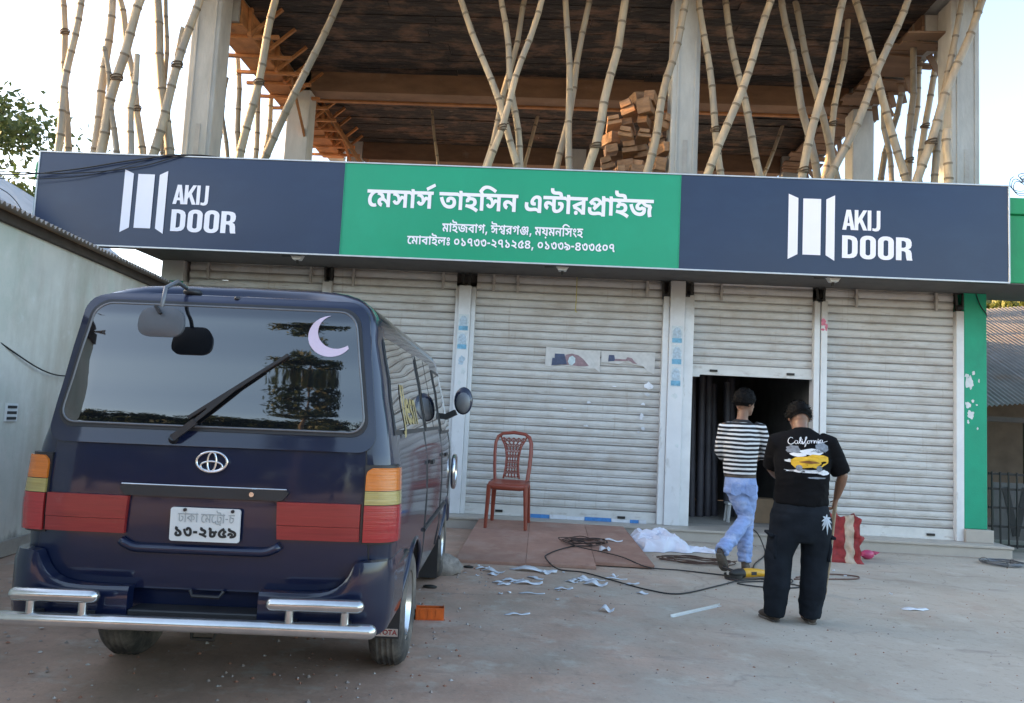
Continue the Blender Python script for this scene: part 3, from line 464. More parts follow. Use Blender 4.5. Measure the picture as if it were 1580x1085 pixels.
'411 626 34 -2 29 -5 25 -9 22 -11 17 -14 14 -17 9 -18 6 -19 2 -21 -3 -33 -10 -30 -17 -26 -22 -24 -24 -22 -28 -20 -25 -16 -18 -14 -13 -11 -8 -9 -5 -10 -1 -9 1 -8 2 -7 5 -6 6 -5 7 -3 9 0 12 0 11 3 10 4 11 6 12 10 14 12 112 -46 4 -10 3 -12 2 -13 2 -13 1 -14 1 -14 -6 -48 -18 -41 -31 -35 -42 -27 -55 -16 -66 -6 -34 2 -35 4 -36 7 -36 12 -35 18 -35 23 -34 31 -32 39 -31 47 -28 56 -26 68 -23 78 120 34 17 -62 18 -53 19 -46 20 -38 21 -31 21 -25 22 -20 22 -15 23 -10 22 -7 23 -4 23 -1 23 1 21 3 19 5 16 6 13 9 10 9 8 12 5 13 1 14 0 6 -1 7 -2 7 -3 8 -4 8 -5 8 65 11 -23 -19 -24 -17 -24 -15 -26 -12 -29 -7 -31 -2 -36 3 -30 11 -25 18 -19 24 -11 28 -3 32 1 19 5 18 8 17 11 16 13 15 17 15 19 16 21 15 24 17 20 13 16 12 14 12 10 10 6 11 3 11 -1 4 -1 5 -2 5 -3 5 -5 4 -6 4 -7 3 -10 2 -12 0 -20 -1 -18 -3 -17 -6 -15 -7 -12 -9 -11 -9 -7 -9 -5 -9 -2 -9 1 -7 3 -7 4 -6 6 -5 7 -5 9 -5 -78 -77 -21 13 -18 16 -17 17 -12 20 -8 23 -3 26 2 18 6 19 10 19 13 18 16 18 20 16 22 15 25 13 27 11 29 8 30 4/718 628 42 -4 34 -10 29 -17 21 -23 12 -26 4 -30 -1 -15 -5 -17 -7 -19 -12 -18 -16 -17 -22 -17 -29 -15 -36 -13 -45 -11 -20 83 25 5 19 6 15 7 10 8 6 10 2 11 -2 9 -4 8 -6 5 -9 3 -9 2 -11 1 -26 -3 -26 -10 -25 -16 -24 -20 -23 -25 -22 -28 -81 42 24 30 24 28 23 24 24 21 26 18 27 14 29 10 31 7/708 230 -20 1 -21 4 -21 6 -22 8 -21 10 -22 13 -21 14 -19 18 -19 19 -16 22 -15 24 -12 26 80 65 11 -29 12 -27 13 -22 15 -19 16 -16 17 -12 18 -8 19 -5 20 -2 13 1 12 2 10 5 7 7 5 9 2 12 -2 11 -5 11 -8 10 -13 10 -16 9 -21 7 96 37 12 -5 13 -8 13 -8 13 -11 11 -12 10 -14 7 -16 5 -17 1 -20 -4 -28 -14 -26 -22 -23 -31 -18 -39 -11/811 143 0 -18 2 -20 4 -22 4 -22 5 -22 6 -19 -119 -27 -8 29 -7 27 -5 26 -4 25 -3 24 -1 24 2 36 6 31 10 26 11 22 12 20 12 17 64 10 49 -50 -13 -19 -11 -18 -7 -19 -5 -20 -3 -20',
'671 622 0 -106 -97 0 0 -516 -126 0 -29 32 -31 28 -34 25 -38 22 -40 19 -44 16 -47 14 -51 11 -55 9 -46 111 19 11 20 12 20 11 21 12 21 11 22 12 22 12 22 11 22 11 -28 15 -30 15 -32 13 -33 11 -36 9 -38 8 37 81 34 -26 -106 0 0 106/448 516 -290 0 10 7 23 -7 23 -9 21 -11 21 -11 20 -12 19 -13 17 -14 17 -13 15 -14 11 -84 -19 -8 -20 -9 -19 -9 -20 -9 -20 -9 -19 -10 -19 -9 -19 -10 -17 -11 -2 7 33 -6 35 -9 36 -12 37 -15 35 -17 34 -21 32 -23 27 -25 24 -28 -20 -8 -2 17 -2 17 -1 18 -1 17 0 18 0 19',
'-255 -204 -19 3 -17 7 -15 11 -12 15 -6 18 -3 20 3 19 6 18 12 15 15 12 17 7 19 2 20 -2 17 -7 15 -12 11 -15 6 -17 3 -20 -3 -20 -6 -18 -11 -15 -15 -11 -17 -7',
'641 622 0 -106 -97 0 0 -516 -126 0 0 213 19 -52 -21 26 -23 25 -23 23 -25 21 -24 17 -25 15 -24 12 -24 6 -24 3 -16 -2 -15 -4 -13 -7 -11 -9 -6 -13 -2 -16 2 -15 6 -12 9 -12 13 -10 17 -10 22 -10 -57 -106 -41 20 -35 25 -28 29 -21 33 -13 35 -4 38 2 33 9 29 14 25 18 21 21 17 25 13 26 9 27 6 27 2 31 -2 29 -5 28 -8 27 -11 26 -13 26 -16 25 -19 24 -21 24 -24 -19 -9 -1 16 -1 16 -1 17 0 16 0 16 0 15 0 130 -428 0 0 106',
'310 622 0 -106 -97 0 0 -516 -126 0 0 516 -97 0 0 106 97 0 -11 13 -12 13 -12 15 -12 15 -10 14 -10 13 32 49 32 42 32 34 32 28 34 22 35 17 38 11 40 7 42 2 32 -1 31 -3 30 -4 30 -7 30 -10 31 -12 33 -15 35 -17 37 -21 40 -23 44 -27 47 -30 -65 -85 -51 32 -45 29 -41 24 -37 20 -34 16 -33 12 -32 9 -33 5 -35 2 -30 -2 -28 -6 -25 -10 -23 -14 -20 -15 -19 -17 -16 -19 -15 -19 -14 -21 6 -10 7 -12 8 -11 8 -12 9 -11 9 -10',
'715 622 0 -106 -96 0 0 -516 -127 0 0 320 25 -45 -14 16 -13 14 -11 11 -12 8 -11 4 -10 2 -8 -1 -7 -2 -7 -4 -8 -6 -8 -10 -9 -12 -11 -17 -13 -21 -17 -27 -18 -28 -17 -24 -17 -20 -17 -17 -17 -13 -17 -10 -19 -7 -20 -4 -23 -2 -19 1 -19 4 -19 5 -18 9 -18 12 -18 15 -18 19 -17 24 -18 29 89 55 13 -20 11 -16 11 -11 10 -8 11 -4 12 -2 9 1 9 2 8 4 8 6 9 9 10 13 12 18 13 22 15 28 25 27 17 30 17 23 17 17 17 11 19 7 22 2 18 -1 16 -5 16 -7 15 -10 17 -14 18 -16 -17 -4 -1 13 -1 14 -1 13 0 14 -1 13 0 14 0 55 -502 0 0 106/245 248 -6 39 -7 33 -6 28 -8 23 -12 19 -14 15 -18 13 -21 10 -25 9 -29 6 -34 6 -39 5 35 112 69 -35 36 -7 31 -8 26 -9 22 -10 18 -12 15 -13 13 -16 10 -18 7 -20 6 -24 4 -26 3 -30',
'140 318 42 -27 39 -29 37 -32 35 -34 33 -36 31 -37 28 -39 27 -39 24 -40 -97 -51 -25 35 -25 33 -26 32 -28 30 -29 30 -31 29 -34 27 -38 27 -41 26/65 475 3 28 6 26 12 23 15 20 18 17 22 14 24 11 26 6 28 2 28 -2 26 -6 24 -11 22 -14 18 -17 15 -20 12 -23 6 -26 3 -28 -3 -28 -6 -25 -12 -24 -15 -20 -18 -18 -22 -14 -24 -10 -26 -7 -28 -2 -28 2 -26 7 -24 10 -22 14 -18 17 -15 21 -12 23 -6 26/163 475 2 -15 5 -14 9 -12 12 -8 13 -6 15 -1 15 1 13 6 12 8 9 12 5 14 2 15 -2 15 -5 14 -9 11 -12 9 -13 5 -15 2 -15 -2 -13 -5 -12 -9 -9 -12 -5 -13',
'261 486 56 -3 49 -9 40 -15 32 -20 26 -23 19 -26 14 -28 8 -29 2 -29 -6 -50 -17 -42 -29 -34 -39 -26 -50 -19 -59 -13 -20 38 33 -9 33 -11 33 -12 33 -14 32 -15 33 -17 32 -19 32 -20 32 -21 -68 -89 -33 23 -33 21 -35 20 -35 19 -37 18 -38 16 -39 16 -40 13 -42 13 -43 11 -45 10 -46 9 21 101 23 -5 23 -5 23 -4 22 -3 23 -1 23 -1 40 2 35 4 28 7 23 10 19 12 13 14 10 15 6 18 2 19 -4 23 -9 20 -16 17 -22 13 -26 7 -32 3 -18 -1 -16 -1 -13 -3 -11 -4 -9 -6 -6 -6 -4 -8 -3 -9 -1 -10 1 -3 0 -4 1 -5 2 -5 1 -4 1 -3 -119 -18 -3 10 -4 12 -2 12 -3 13 -1 12 0 11 2 23 8 21 13 19 19 17 22 14 28 12 31 8 35 5/148 432 -6 21 -10 19 -14 17 -19 14 -24 12 -29 9 71 44 46 -11 34 -16 27 -17 20 -18 14 -21 10 -23 5 -27/579 622 0 -106 -589 0 0 106',
'404 622 0 -106 -54 0 -33 -18 -32 -23 -30 -26 -27 -30 -23 -34 -18 -37 -11 -41 -4 -44 5 -55 14 -41 20 -30 25 -19 28 -10 27 -4 19 1 17 3 18 5 21 10 49 -96 -33 -16 -32 -9 -32 -5 -34 -2 -68 8 -59 23 -49 38 -35 52 -22 66 -7 78 6 68 19 62 31 56 41 48 50 40 58 28 -64 -42 -17 -2 -19 -1 -24 -1 -28 0 -107 0 0 106',
'653 622 0 -106 -97 0 0 -516 -127 0 0 130 17 -53 -36 48 -35 41 -34 33 -34 25 -36 15 -38 5 -22 -3 -20 -10 -13 -16 -5 -22 5 -24 15 -18 24 -14 31 -13 -36 -112 -54 21 -43 26 -32 31 -23 34 -13 36 -4 37 6 48 18 38 29 30 35 20 40 12 41 4 48 -3 44 -10 41 -18 37 -25 35 -32 34 -40 -20 -14 -1 24 0 24 -1 24 0 25 0 212 -439 0 0 106/319 321 0 -6 -1 -8 -1 -9 -1 -9 -124 32 -5 43 -12 33 -20 24 -31 18 -43 13 -57 8 24 98 55 -16 55 -9 45 -14 37 -20 30 -24 22 -29 15 -36 9 -41',
'310 622 0 -106 -97 0 0 -516 -126 0 0 446 -15 29 -19 22 -26 14 -32 5 -5 0 0 106 20 0 22 -3 21 -9 20 -19 18 -32 -1 8 -2 15 -1 17 0 14 0 75 102 0 23 -66',
'636 622 0 -106 -97 0 0 -516 -127 0 -40 51 -49 46 -55 38 -61 32 -68 24 -72 16 -49 116 97 50 104 49 108 43 107 33 -18 -34 0 52 -426 0 0 106/412 406 21 -22 -65 -21 -63 -24 -62 -28 -64 -30 43 -12 45 -17 46 -24 44 -29 41 -35 35 -40 -18 -10 -1 23 -1 23 0 23 -1 23',
'354 622 -4 27 -12 19 -21 10 -33 4 -60 0 -68 3 -53 11 -42 18 -31 25 -18 23 -11 26 -7 31 -2 35 0 15 1 13 1 14 3 16 120 -8 -1 -8 -1 -8 0 -7 0 -7 1 -20 3 -17 6 -15 9 -13 13 -9 17 -7 23 -4 34 -1 62 0 52 -2 41 -7 31 -12 27 -19 16 -22 13 -27 8 -35 3 -42/261 486 81 -6 64 -21 46 -31 31 -38 18 -42 6 -44 -13 -72 -39 -54 -63 -36 -85 -22 -20 38 50 -14 49 -18 49 -21 49 -25 48 -28 48 -32 -68 -89 -49 33 -52 31 -54 28 -56 25 -59 23 -62 19 -65 17 -69 13 21 101 35 -8 34 -6 34 -4 34 -1 58 3 45 10 33 15 22 21 13 24 5 28 -8 34 -21 26 -34 17 -46 6 -26 -1 -21 -4 -16 -7 -10 -9 -6 -12 -2 -15 1 -5 1 -7 2 -7 2 -5 -119 -18 -5 16 -4 18 -3 19 -1 17 6 34 17 29 29 25 40 18 48 11/148 432 -10 30 -20 27 -31 20 -41 15 71 44 46 -11 48 -25 33 -26 20 -32 9 -39/579 622 0 -106 -589 0 0 106',
'782 622 0 -106 -97 0 0 -516 -127 0 0 317 25 -54 -18 27 -21 23 -24 16 -26 5 -11 -1 -12 -4 -12 -7 -10 -12 -6 -18 -3 -24 1 -9 0 -8 1 -7 1 -8 -108 -7 -7 32 -13 27 -16 22 -21 16 -25 10 -28 3 -18 -2 -16 -5 -12 -8 -10 -11 -6 -14 -2 -15 8 -33 21 -25 32 -19 39 -15 -37 -108 -55 19 -47 26 -39 31 -29 37 -17 43 -6 48 6 46 18 40 28 31 37 24 42 14 47 5 54 -5 44 -15 40 -25 42 -38 -18 6 15 31 24 22 29 13 30 5 33 -4 30 -10 26 -17 26 -21 -21 -16 -2 22 -1 22 -2 22 0 22 0 54 -568 0 0 106',
'65 475 5 41 16 36 24 29 31 22 37 14 41 5 41 -5 37 -14 31 -22 24 -29 16 -36 5 -41 -5 -41 -16 -36 -24 -29 -31 -23 -37 -14 -41 -5 -41 5 -37 14 -31 22 -24 30 -16 36/163 475 4 -22 12 -19 18 -12 22 -3 22 3 18 12 12 19 4 22 -4 22 -12 18 -18 12 -22 4 -22 -4 -18 -12 -12 -18/65 148 5 41 16 35 24 30 31 22 37 14 41 5 41 -5 37 -14 31 -22 24 -30 16 -35 5 -41 -5 -41 -16 -36 -24 -30 -31 -22 -37 -14 -41 -5 -41 5 -37 13 -31 23 -24 29 -16 37/163 148 4 -23 12 -18 18 -12 22 -4 22 4 18 12 12 18 4 22 -4 23 -12 18 -18 12 -22 3 -22 -3 -18 -12 -12 -18',
'305 82 -66 6 -59 19 -50 32 -38 45 -24 60 -8 75 7 57 19 55 33 48 49 40 64 25 81 9 77 -8 62 -23 48 -37 32 -48 19 -58 7 -64 -7 -61 -21 -55 -35 -48 -48 -37 -64 -24/315 447 -35 -4 -30 -11 -25 -19 -19 -26 -11 -34 -4 -41 3 -34 8 -30 15 -25 21 -19 29 -12 36 -4 36 4 31 12 25 20 18 26 11 34 3 39 -3 37 -10 31 -15 24 -22 17 -28 11',
'309 0 -87 10 -60 31 -35 46 -12 55 8 50 24 41 40 33 56 27 47 -108 -20 -6 -13 -8 -8 -10 -3 -12 4 -15 12 -13 19 -8 28 -3 42 6 31 16 19 24 6 30 -3 26 -10 23 -18 21 -26 22 -34 24 -43 27 -56 36 -42 31 -29 29 -19 29 -10 30 -4 33 4 28 10 30 17 29 22 27 111 -64 -9 -11 -9 -11 -6 -12 -1 -12 1 -11 3 -9 6 -10 11 -11 16 -12 23 -16 32 -21 41 -26 49 -34 39 -33 29 -34 20 -36 11 -40 4 -46 -7 -53 -22 -45 -34 -36 -46 -26 -55 -17',
'370 283 66 -15 -42 -18 -40 -11 -42 -7 -42 -2 -95 11 -65 35 -39 54 -13 70 5 46 16 43 24 38 31 32 38 27 44 20 47 12 50 4 39 -2 36 -7 32 -13 27 -17 21 -21 16 -27 10 -37 3 -52 0 -268 1 -21 3 -15 7 -11 11 -8 17 -4 23 -2 -15 -117 -58 5 -45 10 -33 18 -22 27 -12 38 -4 52/280 338 33 2 29 5 28 9 28 14 -28 -17 0 71 0 30 -3 21 -5 15 -8 11 -9 8 -11 5 -14 3 -14 1 -22 -2 -22 -7 -20 -10 -18 -14 -15 -17 -11 -19 -8 -21 -2 -22 6 -32 19 -20 30 -10',
'578 293 -5 -73 -15 -64 -27 -52 -41 -40 -55 -26 -72 -8 -55 5 -51 13 -48 26 -44 41 -39 57 -36 77 -32 99 -27 124 119 29 27 -124 29 -94 31 -66 35 -44 39 -24 44 -8 32 5 25 14 18 23 12 31 7 37 3 44 -3 46 -9 43 -13 39 -17 31 -20 21 -23 7 -14 -3 -11 -8 -8 -12 -2 -16 1 -12 2 -13 4 -13 5 -12 -119 -32 -9 26 -7 26 -4 26 -2 28 6 41 17 31 26 22 31 16 33 8 32 3 73 -10 58 -31 44 -47 31 -61 18 -70',
'52 356 260 0 0 -118 -260 0',
'117 532 3 25 8 25 14 24 18 25 105 -47 -6 -9 -5 -9 -2 -9 -1 -8 1 -10 4 -8 8 -8 17 -7 27 -7 40 -9 82 -25 52 -37 28 -47 10 -58 -14 -71 -40 -53 -65 -35 -86 -17 -7 2 -8 1 -9 1 -8 1 8 35 55 -18 47 -17 43 -20 41 -22 42 -27 47 -33 -70 -87 -49 37 -49 32 -50 27 -52 24 -55 20 -58 18 -63 15 -67 14 20 101 34 -8 38 -6 41 -4 43 -1 77 6 49 16 27 25 9 32 -2 20 -8 17 -14 13 -20 11 -26 8 -35 8 -62 16 -45 18 -30 21 -19 24 -10 26',
'329 0 -78 7 -69 22 -58 36 -44 49 -28 61 -9 73 11 77 34 69 55 64 74 60 92 56 107 55 57 -78 -6 -10 -5 -10 -2 -11 -1 -11 5 -20 15 -17 22 -10 27 -3 5 0 5 0 4 0 5 1 48 -80 -55 -33 -40 -27 -27 -23 -17 -22 -9 -20 -3 -22 5 -23 14 -19 23 -12 34 -4 7 0 8 0 9 1 7 1 45 -115 -57 -26 -64 -20 -71 -12/336 106 25 1 20 2 18 3 18 4 18 5 20 5 15 -28 -68 17 -47 30 -27 40 -9 48 3 35 11 32 19 31 28 31 38 34 48 36 27 -64 -42 5 -34 14 -27 18 -18 21 -11 22 -4 19 1 15 2 13 3 12 7 13 58 -10 -73 -39 -62 -41 -51 -43 -38 -45 -23 -49 -8 -53 6 -44 17 -34 27 -25 34 -18 39 -10',
'310 0 -109 12 -80 35 -50 56 -16 71 10 53 31 46 54 39 79 34 -3 -46 -51 26 -41 24 -30 25 -22 26 -12 31 -4 35 7 41 20 37 34 32 46 24 59 16 71 5 83 -5 64 -17 47 -24 32 -30 17 -35 6 -35 -5 -41 -15 -34 -24 -27 -31 -23 -36 -19 -41 -18 -5 34 71 -30 53 -36 33 -46 11 -62 -16 -77 -48 -54 -80 -32/310 106 57 5 38 16 22 25 7 33 -5 22 -13 20 -21 17 -26 14 -29 11 -30 8 -54 -18 -39 -21 -24 -25 -8 -31 8 -29 22 -25 38 -16/310 378 27 8 26 10 23 13 19 14 13 16 4 18 -7 24 -22 19 -36 12 -52 4 -28 -2 -26 -5 -23 -8 -18 -11 -11 -15 -4 -18 7 -25 21 -20 35 -18',
'227 139 7 -12 -10 -39 -13 -42 -14 -42 -16 -42 -16 -41 -17 -40 -103 0 15 64 14 69 11 66 9 59',
'197 329 50 -5 44 -13 35 -22 27 -27 17 -33 5 -38 -4 -39 -11 -35 -19 -30 -24 -25 1 45 60 13 45 25 28 35 9 47 -4 29 -11 25 -21 23 -34 23 -50 21 -70 21 -77 22 -59 21 -44 23 -30 27 -17 31 -6 38 3 26 8 25 13 24 18 25 111 -43 -7 -10 -5 -9 -4 -10 -1 -10 1 -10 5 -8 8 -8 14 -8 20 -7 28 -10 38 -11 47 -13 76 -25 60 -26 45 -28 32 -30 23 -32 13 -33 7 -34 2 -36 -8 -61 -23 -50 -38 -40 -50 -30 -59 -22 -67 -16 -74 -8 -77 -3 -16 0 -22 103 44 11 30 16 17 19 5 24 -3 21 -11 17 -18 11 -24 3 -22 -3 -15 -8 -8 -12 -3 -15 1 -8 1 -7 2 -7 3 -8 -117 -25 -6 19 -5 18 -4 18 -1 18 5 37 15 30 25 24 34 18 43 11',
'581 622 0 -77 -402 0 0 -338 0 -25 2 -20 3 -15 3 -10 4 -9 5 -6 13 -12 18 -6 22 -2 24 2 24 5 22 10 22 13 20 15 18 18 17 20 14 20 12 22 8 22 5 22 2 23 -2 18 -5 15 -9 13 -12 8 -17 6 -22 1 -8 0 -8 -1 -9 -1 -9 -1 -9 -1 -8 -2 -12 77 13 3 14 3 13 2 14 2 15 1 16 0 25 -2 23 -5 21 -8 18 -11 16 -15 12 -18 9 -22 5 -26 2 -29 -3 -38 -9 -38 -16 -36 -20 -35 -24 -30 -27 -28 -26 -20 -27 -18 -29 -15 -31 -11 -33 -6 -34 -3 -26 2 -22 3 -19 6 -17 8 -15 10 -13 10 -11 14 -9 16 -8 17 -6 23 -4 28 -1 36 0 349 -103 0 0 77',
'282 622 0 -77 -103 0 0 -545 -86 0 0 465 -10 21 -11 19 -15 17 -17 12 -20 8 -22 3 -8 0 0 77 16 0 16 -2 16 -5 17 -8 15 -12 14 -16 12 -20 -1 5 -1 7 0 11 -1 11 0 11 0 9 0 75 63 0 22 -66',
'825 622 0 -77 -325 0 0 -62 0 -20 0 -463 -86 0 -22 38 -28 36 -32 34 -36 32 -40 28 -42 25 -45 20 -47 14 -48 9 -40 100 64 36 65 33 66 31 67 28 69 26 71 23 -21 -39 0 71 -425 0 0 77/414 456 21 -28 -33 -10 -34 -12 -35 -14 -34 -14 -34 -15 -34 -16 -32 -16 -31 -16 -29 -15 36 -9 37 -14 37 -17 37 -21 36 -24 33 -26 30 -29 24 -31 20 -33 -10 -3 -1 15 -1 15 -1 15 -1 16 0 18 -1 19/771 283 -1 -22 -4 -20 -8 -21 -10 -18 -15 -16 -18 -14 -23 -11 -27 -6 -32 -2 -11 0 -11 0 -10 1 -10 1 -10 1 -9 2 6 78 4 0 4 -1 6 0 6 0 6 -1 7 0 27 2 20 6 13 10 8 12 5 14 1 16 -5 32 -17 28 -28 26 -39 21 -49 16 -60 12 2 81 51 -8 47 -13 44 -18 40 -23 34 -26 28 -29 21 -34 13 -36',
'365 622 0 -77 -26 0 -22 -8 -22 -11 -23 -14 -23 -17 -22 -20 -21 -23 -19 -26 -17 -28 -14 -30 -11 -33 -7 -36 -2 -37 2 -43 7 -37 12 -31 15 -25 17 -19 20 -14 21 -10 21 -6 20 -2 16 1 13 2 12 2 12 4 13 6 14 8 38 -68 -19 -12 -19 -9 -21 -6 -20 -5 -21 -2 -21 -1 -42 4 -38 10 -35 19 -30 24 -26 31 -21 37 -16 42 -9 46 -3 52 3 52 10 48 17 45 22 41 28 37 31 33 36 28 38 22 41 17 -64 -34 -12 -2 -13 -1 -13 0 -15 -1 -16 0 -17 0 -134 0 0 77',
'636 622 0 -77 -104 0 0 -545 -86 0 0 134 18 -53 -23 34 -24 32 -24 30 -23 28 -25 23 -25 20 -27 14 -28 9 -29 3 -22 -2 -20 -6 -17 -10 -14 -13 -8 -18 -2 -22 2 -20 8 -18 13 -15 18 -14 22 -12 28 -11 -27 -83 -34 13 -30 16 -25 17 -21 19 -17 20 -12 22 -9 22 -5 23 -2 24 2 31 8 27 13 23 18 20 20 16 23 13 25 9 25 6 25 1 37 -2 35 -7 31 -11 29 -16 26 -18 25 -22 22 -25 21 -27 20 -29 -17 -5 -1 15 -1 16 -1 16 0 16 -1 16 0 16 0 260 -456 0 0 77/303 323 0 -4 -1 -4 0 -5 0 -4 -1 -4 -1 -5 -84 25 -3 35 -7 30 -10 25 -14 20 -18 18 -24 13 -28 11 -35 8 -42 6 16 77 47 -14 32 -4 30 -7 26 -9 24 -12 22 -15 18 -17 16 -20 13 -23 10 -25 8 -29 4 -32',
'691 622 0 -77 -403 0 0 -322 0 -26 2 -20 2 -14 4 -11 4 -8 4 -7 14 -11 18 -7 22 -2 24 2 24 6 22 10 22 13 19 15 19 17 17 20 14 21 11 22 9 22 5 22 1 23 -1 18 -5 15 -9 12 -12 9 -17 5 -22 2 -8 0 -9 -1 -9 -1 -9 -1 -8 -2 -8 -2 -12 78 13 3 13 2 14 3 14 1 15 1 16 1 25 -2 23 -5 21 -8 18 -12 15 -14 13 -19 9 -22 5 -25 2 -29 -2 -26 -4 -26 -7 -25 -10 -24 -12 -23 -13 -23 -16 -20 -17 -20 -19 -18 -26 -21 -27 -17 -29 -15 -31 -11 -32 -7 -35 -2 -25 1 -22 4 -19 6 -17 8 -15 9 -13 11 -11 14 -9 15 -8 18 -6 22 -4 29 -1 35 0 334 -212 0 0 77/501 622 -2 24 -7 19 -10 14 -14 9 -20 6 -25 2 -91 0 -41 1 -35 3 -28 6 -24 8 -21 10 -18 12 -15 15 -13 17 -10 20 -7 21 -4 24 -2 25 0 9 1 9 1 8 1 9 1 9 1 10 83 -5 -2 -7 -1 -7 0 -5 -1 -6 0 -6 0 -6 0 -14 2 -13 2 -12 4 -10 5 -10 6 -8 10 -9 13 -7 15 -6 20 -4 24 -2 29 -1 78 0 33 -1 29 -3 23 -4 20 -7 18 -10 16 -13 11 -12 9 -15 7 -17 5 -20 3 -24 2 -26/584 -189 -84 0 -10 24 -14 20 -17 16 -19 12 -21 7 -23 2 -19 0 -19 -2 -19 -2 -20 -2 -19 -3 -19 -3 -19 -3 -20 -1 -21 -1 -22 1 -21 3 -22 5 -21 7 -19 9 -19 13 -16 15 -15 19 -12 23 -9 26 -5 31 -2 34 1 19 1 18 2 18 3 16 2 13 3 11 85 -11 -3 -12 -2 -13 -2 -14 -2 -14 -1 -14 -1 -14 2 -26 4 -22 7 -18 9 -14 12 -12 13 -8 16 -6 18 -3 19 -1 17 0 18 2 18 2 17 3 19 3 18 3 18 2 19 1 18 1 19 -2 20 -3 18 -7 19 -10 18 -14 18 -18 0 112 0 12 0 14 1 17 1 17 1 18 1 18 82 66',
'49 341 246 0 0 -88 -246 0',
'581 622 0 -77 -402 0 0 -30 -4 -68 1 -10 1 -11 1 -13 0 -14 1 -14 0 -13 0 -165 0 -25 2 -20 3 -15 3 -10 4 -9 5 -6 13 -12 18 -6 22 -2 25 2 23 5 22 10 22 13 19 15 19 18 17 19 13 20 12 21 8 21 5 23 2 22 -2 19 -6 14 -10 9 -13 5 -17 3 -19 1 -6 0 -27 1 -23 3 -20 4 -18 5 -18 7 -18 9 -15 9 -13 9 -13 11 -12 12 -10 12 -9 14 10 93 14 -23 15 -19 15 -17 17 -15 19 -12 21 -10 25 -7 28 -4 32 -1 17 0 25 -1 21 -2 16 -3 14 -5 13 -5 12 -8 13 -10 11 -13 8 -15 5 -17 4 -19 1 -20 -3 -40 -9 -39 -16 -37 -20 -35 -24 -30 -27 -28 -26 -21 -28 -17 -29 -15 -30 -11 -33 -6 -35 -3 -25 2 -22 3 -20 6 -16 8 -15 9 -13 11 -11 14 -9 16 -8 17 -6 23 -4 28 -1 36 0 349 -103 0 0 77',
'323 0 -71 5 -59 14 -45 25 -34 32 -19 40 -7 46 4 34 10 31 18 28 26 26 33 23 41 22 79 -118 -9 -5 -8 -4 -6 -5 -5 -5 -3 -7 -1 -8 2 -8 4 -7 8 -7 10 -4 13 -3 14 -1 25 2 20 5 15 8 11 11 7 12 2 14 -1 11 -2 10 -5 9 -7 10 -11 11 -15 12 -21 14 -28 17 -35 19 -39 23 -33 21 -27 20 -22 20 -18 20 -12 20 -9 22 -5 23 -2 25 2 22 5 22 9 22 12 21 14 21 17 20 158 -82 -6 -7 -5 -8 -4 -7 -3 -7 -1 -7 -1 -6 0 -6 1 -6 2 -6 3 -5 5 -6 6 -6 9 -7 11 -7 14 -9 17 -10 21 -12 24 -14 37 -21 31 -22 27 -22 22 -23 17 -24 13 -25 9 -27 5 -29 2 -31 -3 -39 -11 -34 -17 -30 -24 -26 -30 -22 -36 -16 -40 -12 -45 -8',
'611 288 -3 -52 -8 -48 -13 -42 -19 -37 -25 -31 -31 -24 -38 -19 -45 -10 -51 -4 -42 2 -40 7 -38 11 -35 17 -35 23 -32 29 -29 37 -28 45 -25 53 -23 63 -21 73 -17 83 158 37 16 -81 18 -69 19 -55 21 -43 22 -34 23 -24 24 -16 24 -10 24 -3 17 1 14 5 13 7 9 10 8 14 6 17 4 22 2 25 1 30 -1 29 -3 27 -6 26 -6 23 -8 20 -10 16 -9 13 -11 7 -10 3 -6 -1 -4 -2 -3 -4 -2 -5 -1 -5 0 -5 0 -7 2 -8 2 -8 2 -8 2 -7 3 -7 -138 -38 -6 17 -6 18 -5 18 -3 19 -2 19 -1 20 3 28 7 25 12 21 17 18 19 14 23 11 24 7 26 5 26 1 53 -5 47 -14 40 -23 34 -31 27 -37 20 -44 15 -48 9 -52',
'55 373 276 0 0 -152 -276 0',
'109 515 2 22 4 21 7 20 10 19 11 18 12 17 154 -56 -3 -5 -3 -6 -3 -5 -1 -5 -2 -6 0 -6 1 -6 1 -5 3 -5 4 -5 6 -4 9 -4 12 -4 16 -4 20 -5 57 -15 45 -20 35 -24 24 -31 15 -36 5 -42 -6 -49 -18 -42 -30 -34 -40 -26 -50 -20 -60 -14 -10 0 -11 1 -11 1 -10 2 -11 2 -11 3 34 42 40 -10 37 -10 33 -10 30 -10 28 -11 26 -12 25 -12 25 -14 25 -15 -87 -123 -29 19 -32 18 -33 18 -36 17 -38 16 -38 15 -40 14 -41 13 -41 11 -42 10 -42 7 -41 6 27 134 24 -5 26 -5 26 -5 28 -4 28 -2 28 -1 48 2 37 5 26 9 17 11 11 15 3 17 -1 11 -3 8 -6 8 -7 6 -11 5 -14 5 -18 6 -23 5 -27 6 -39 10 -33 13 -26 14 -19 16 -16 17 -10 19 -7 19 -4 20',
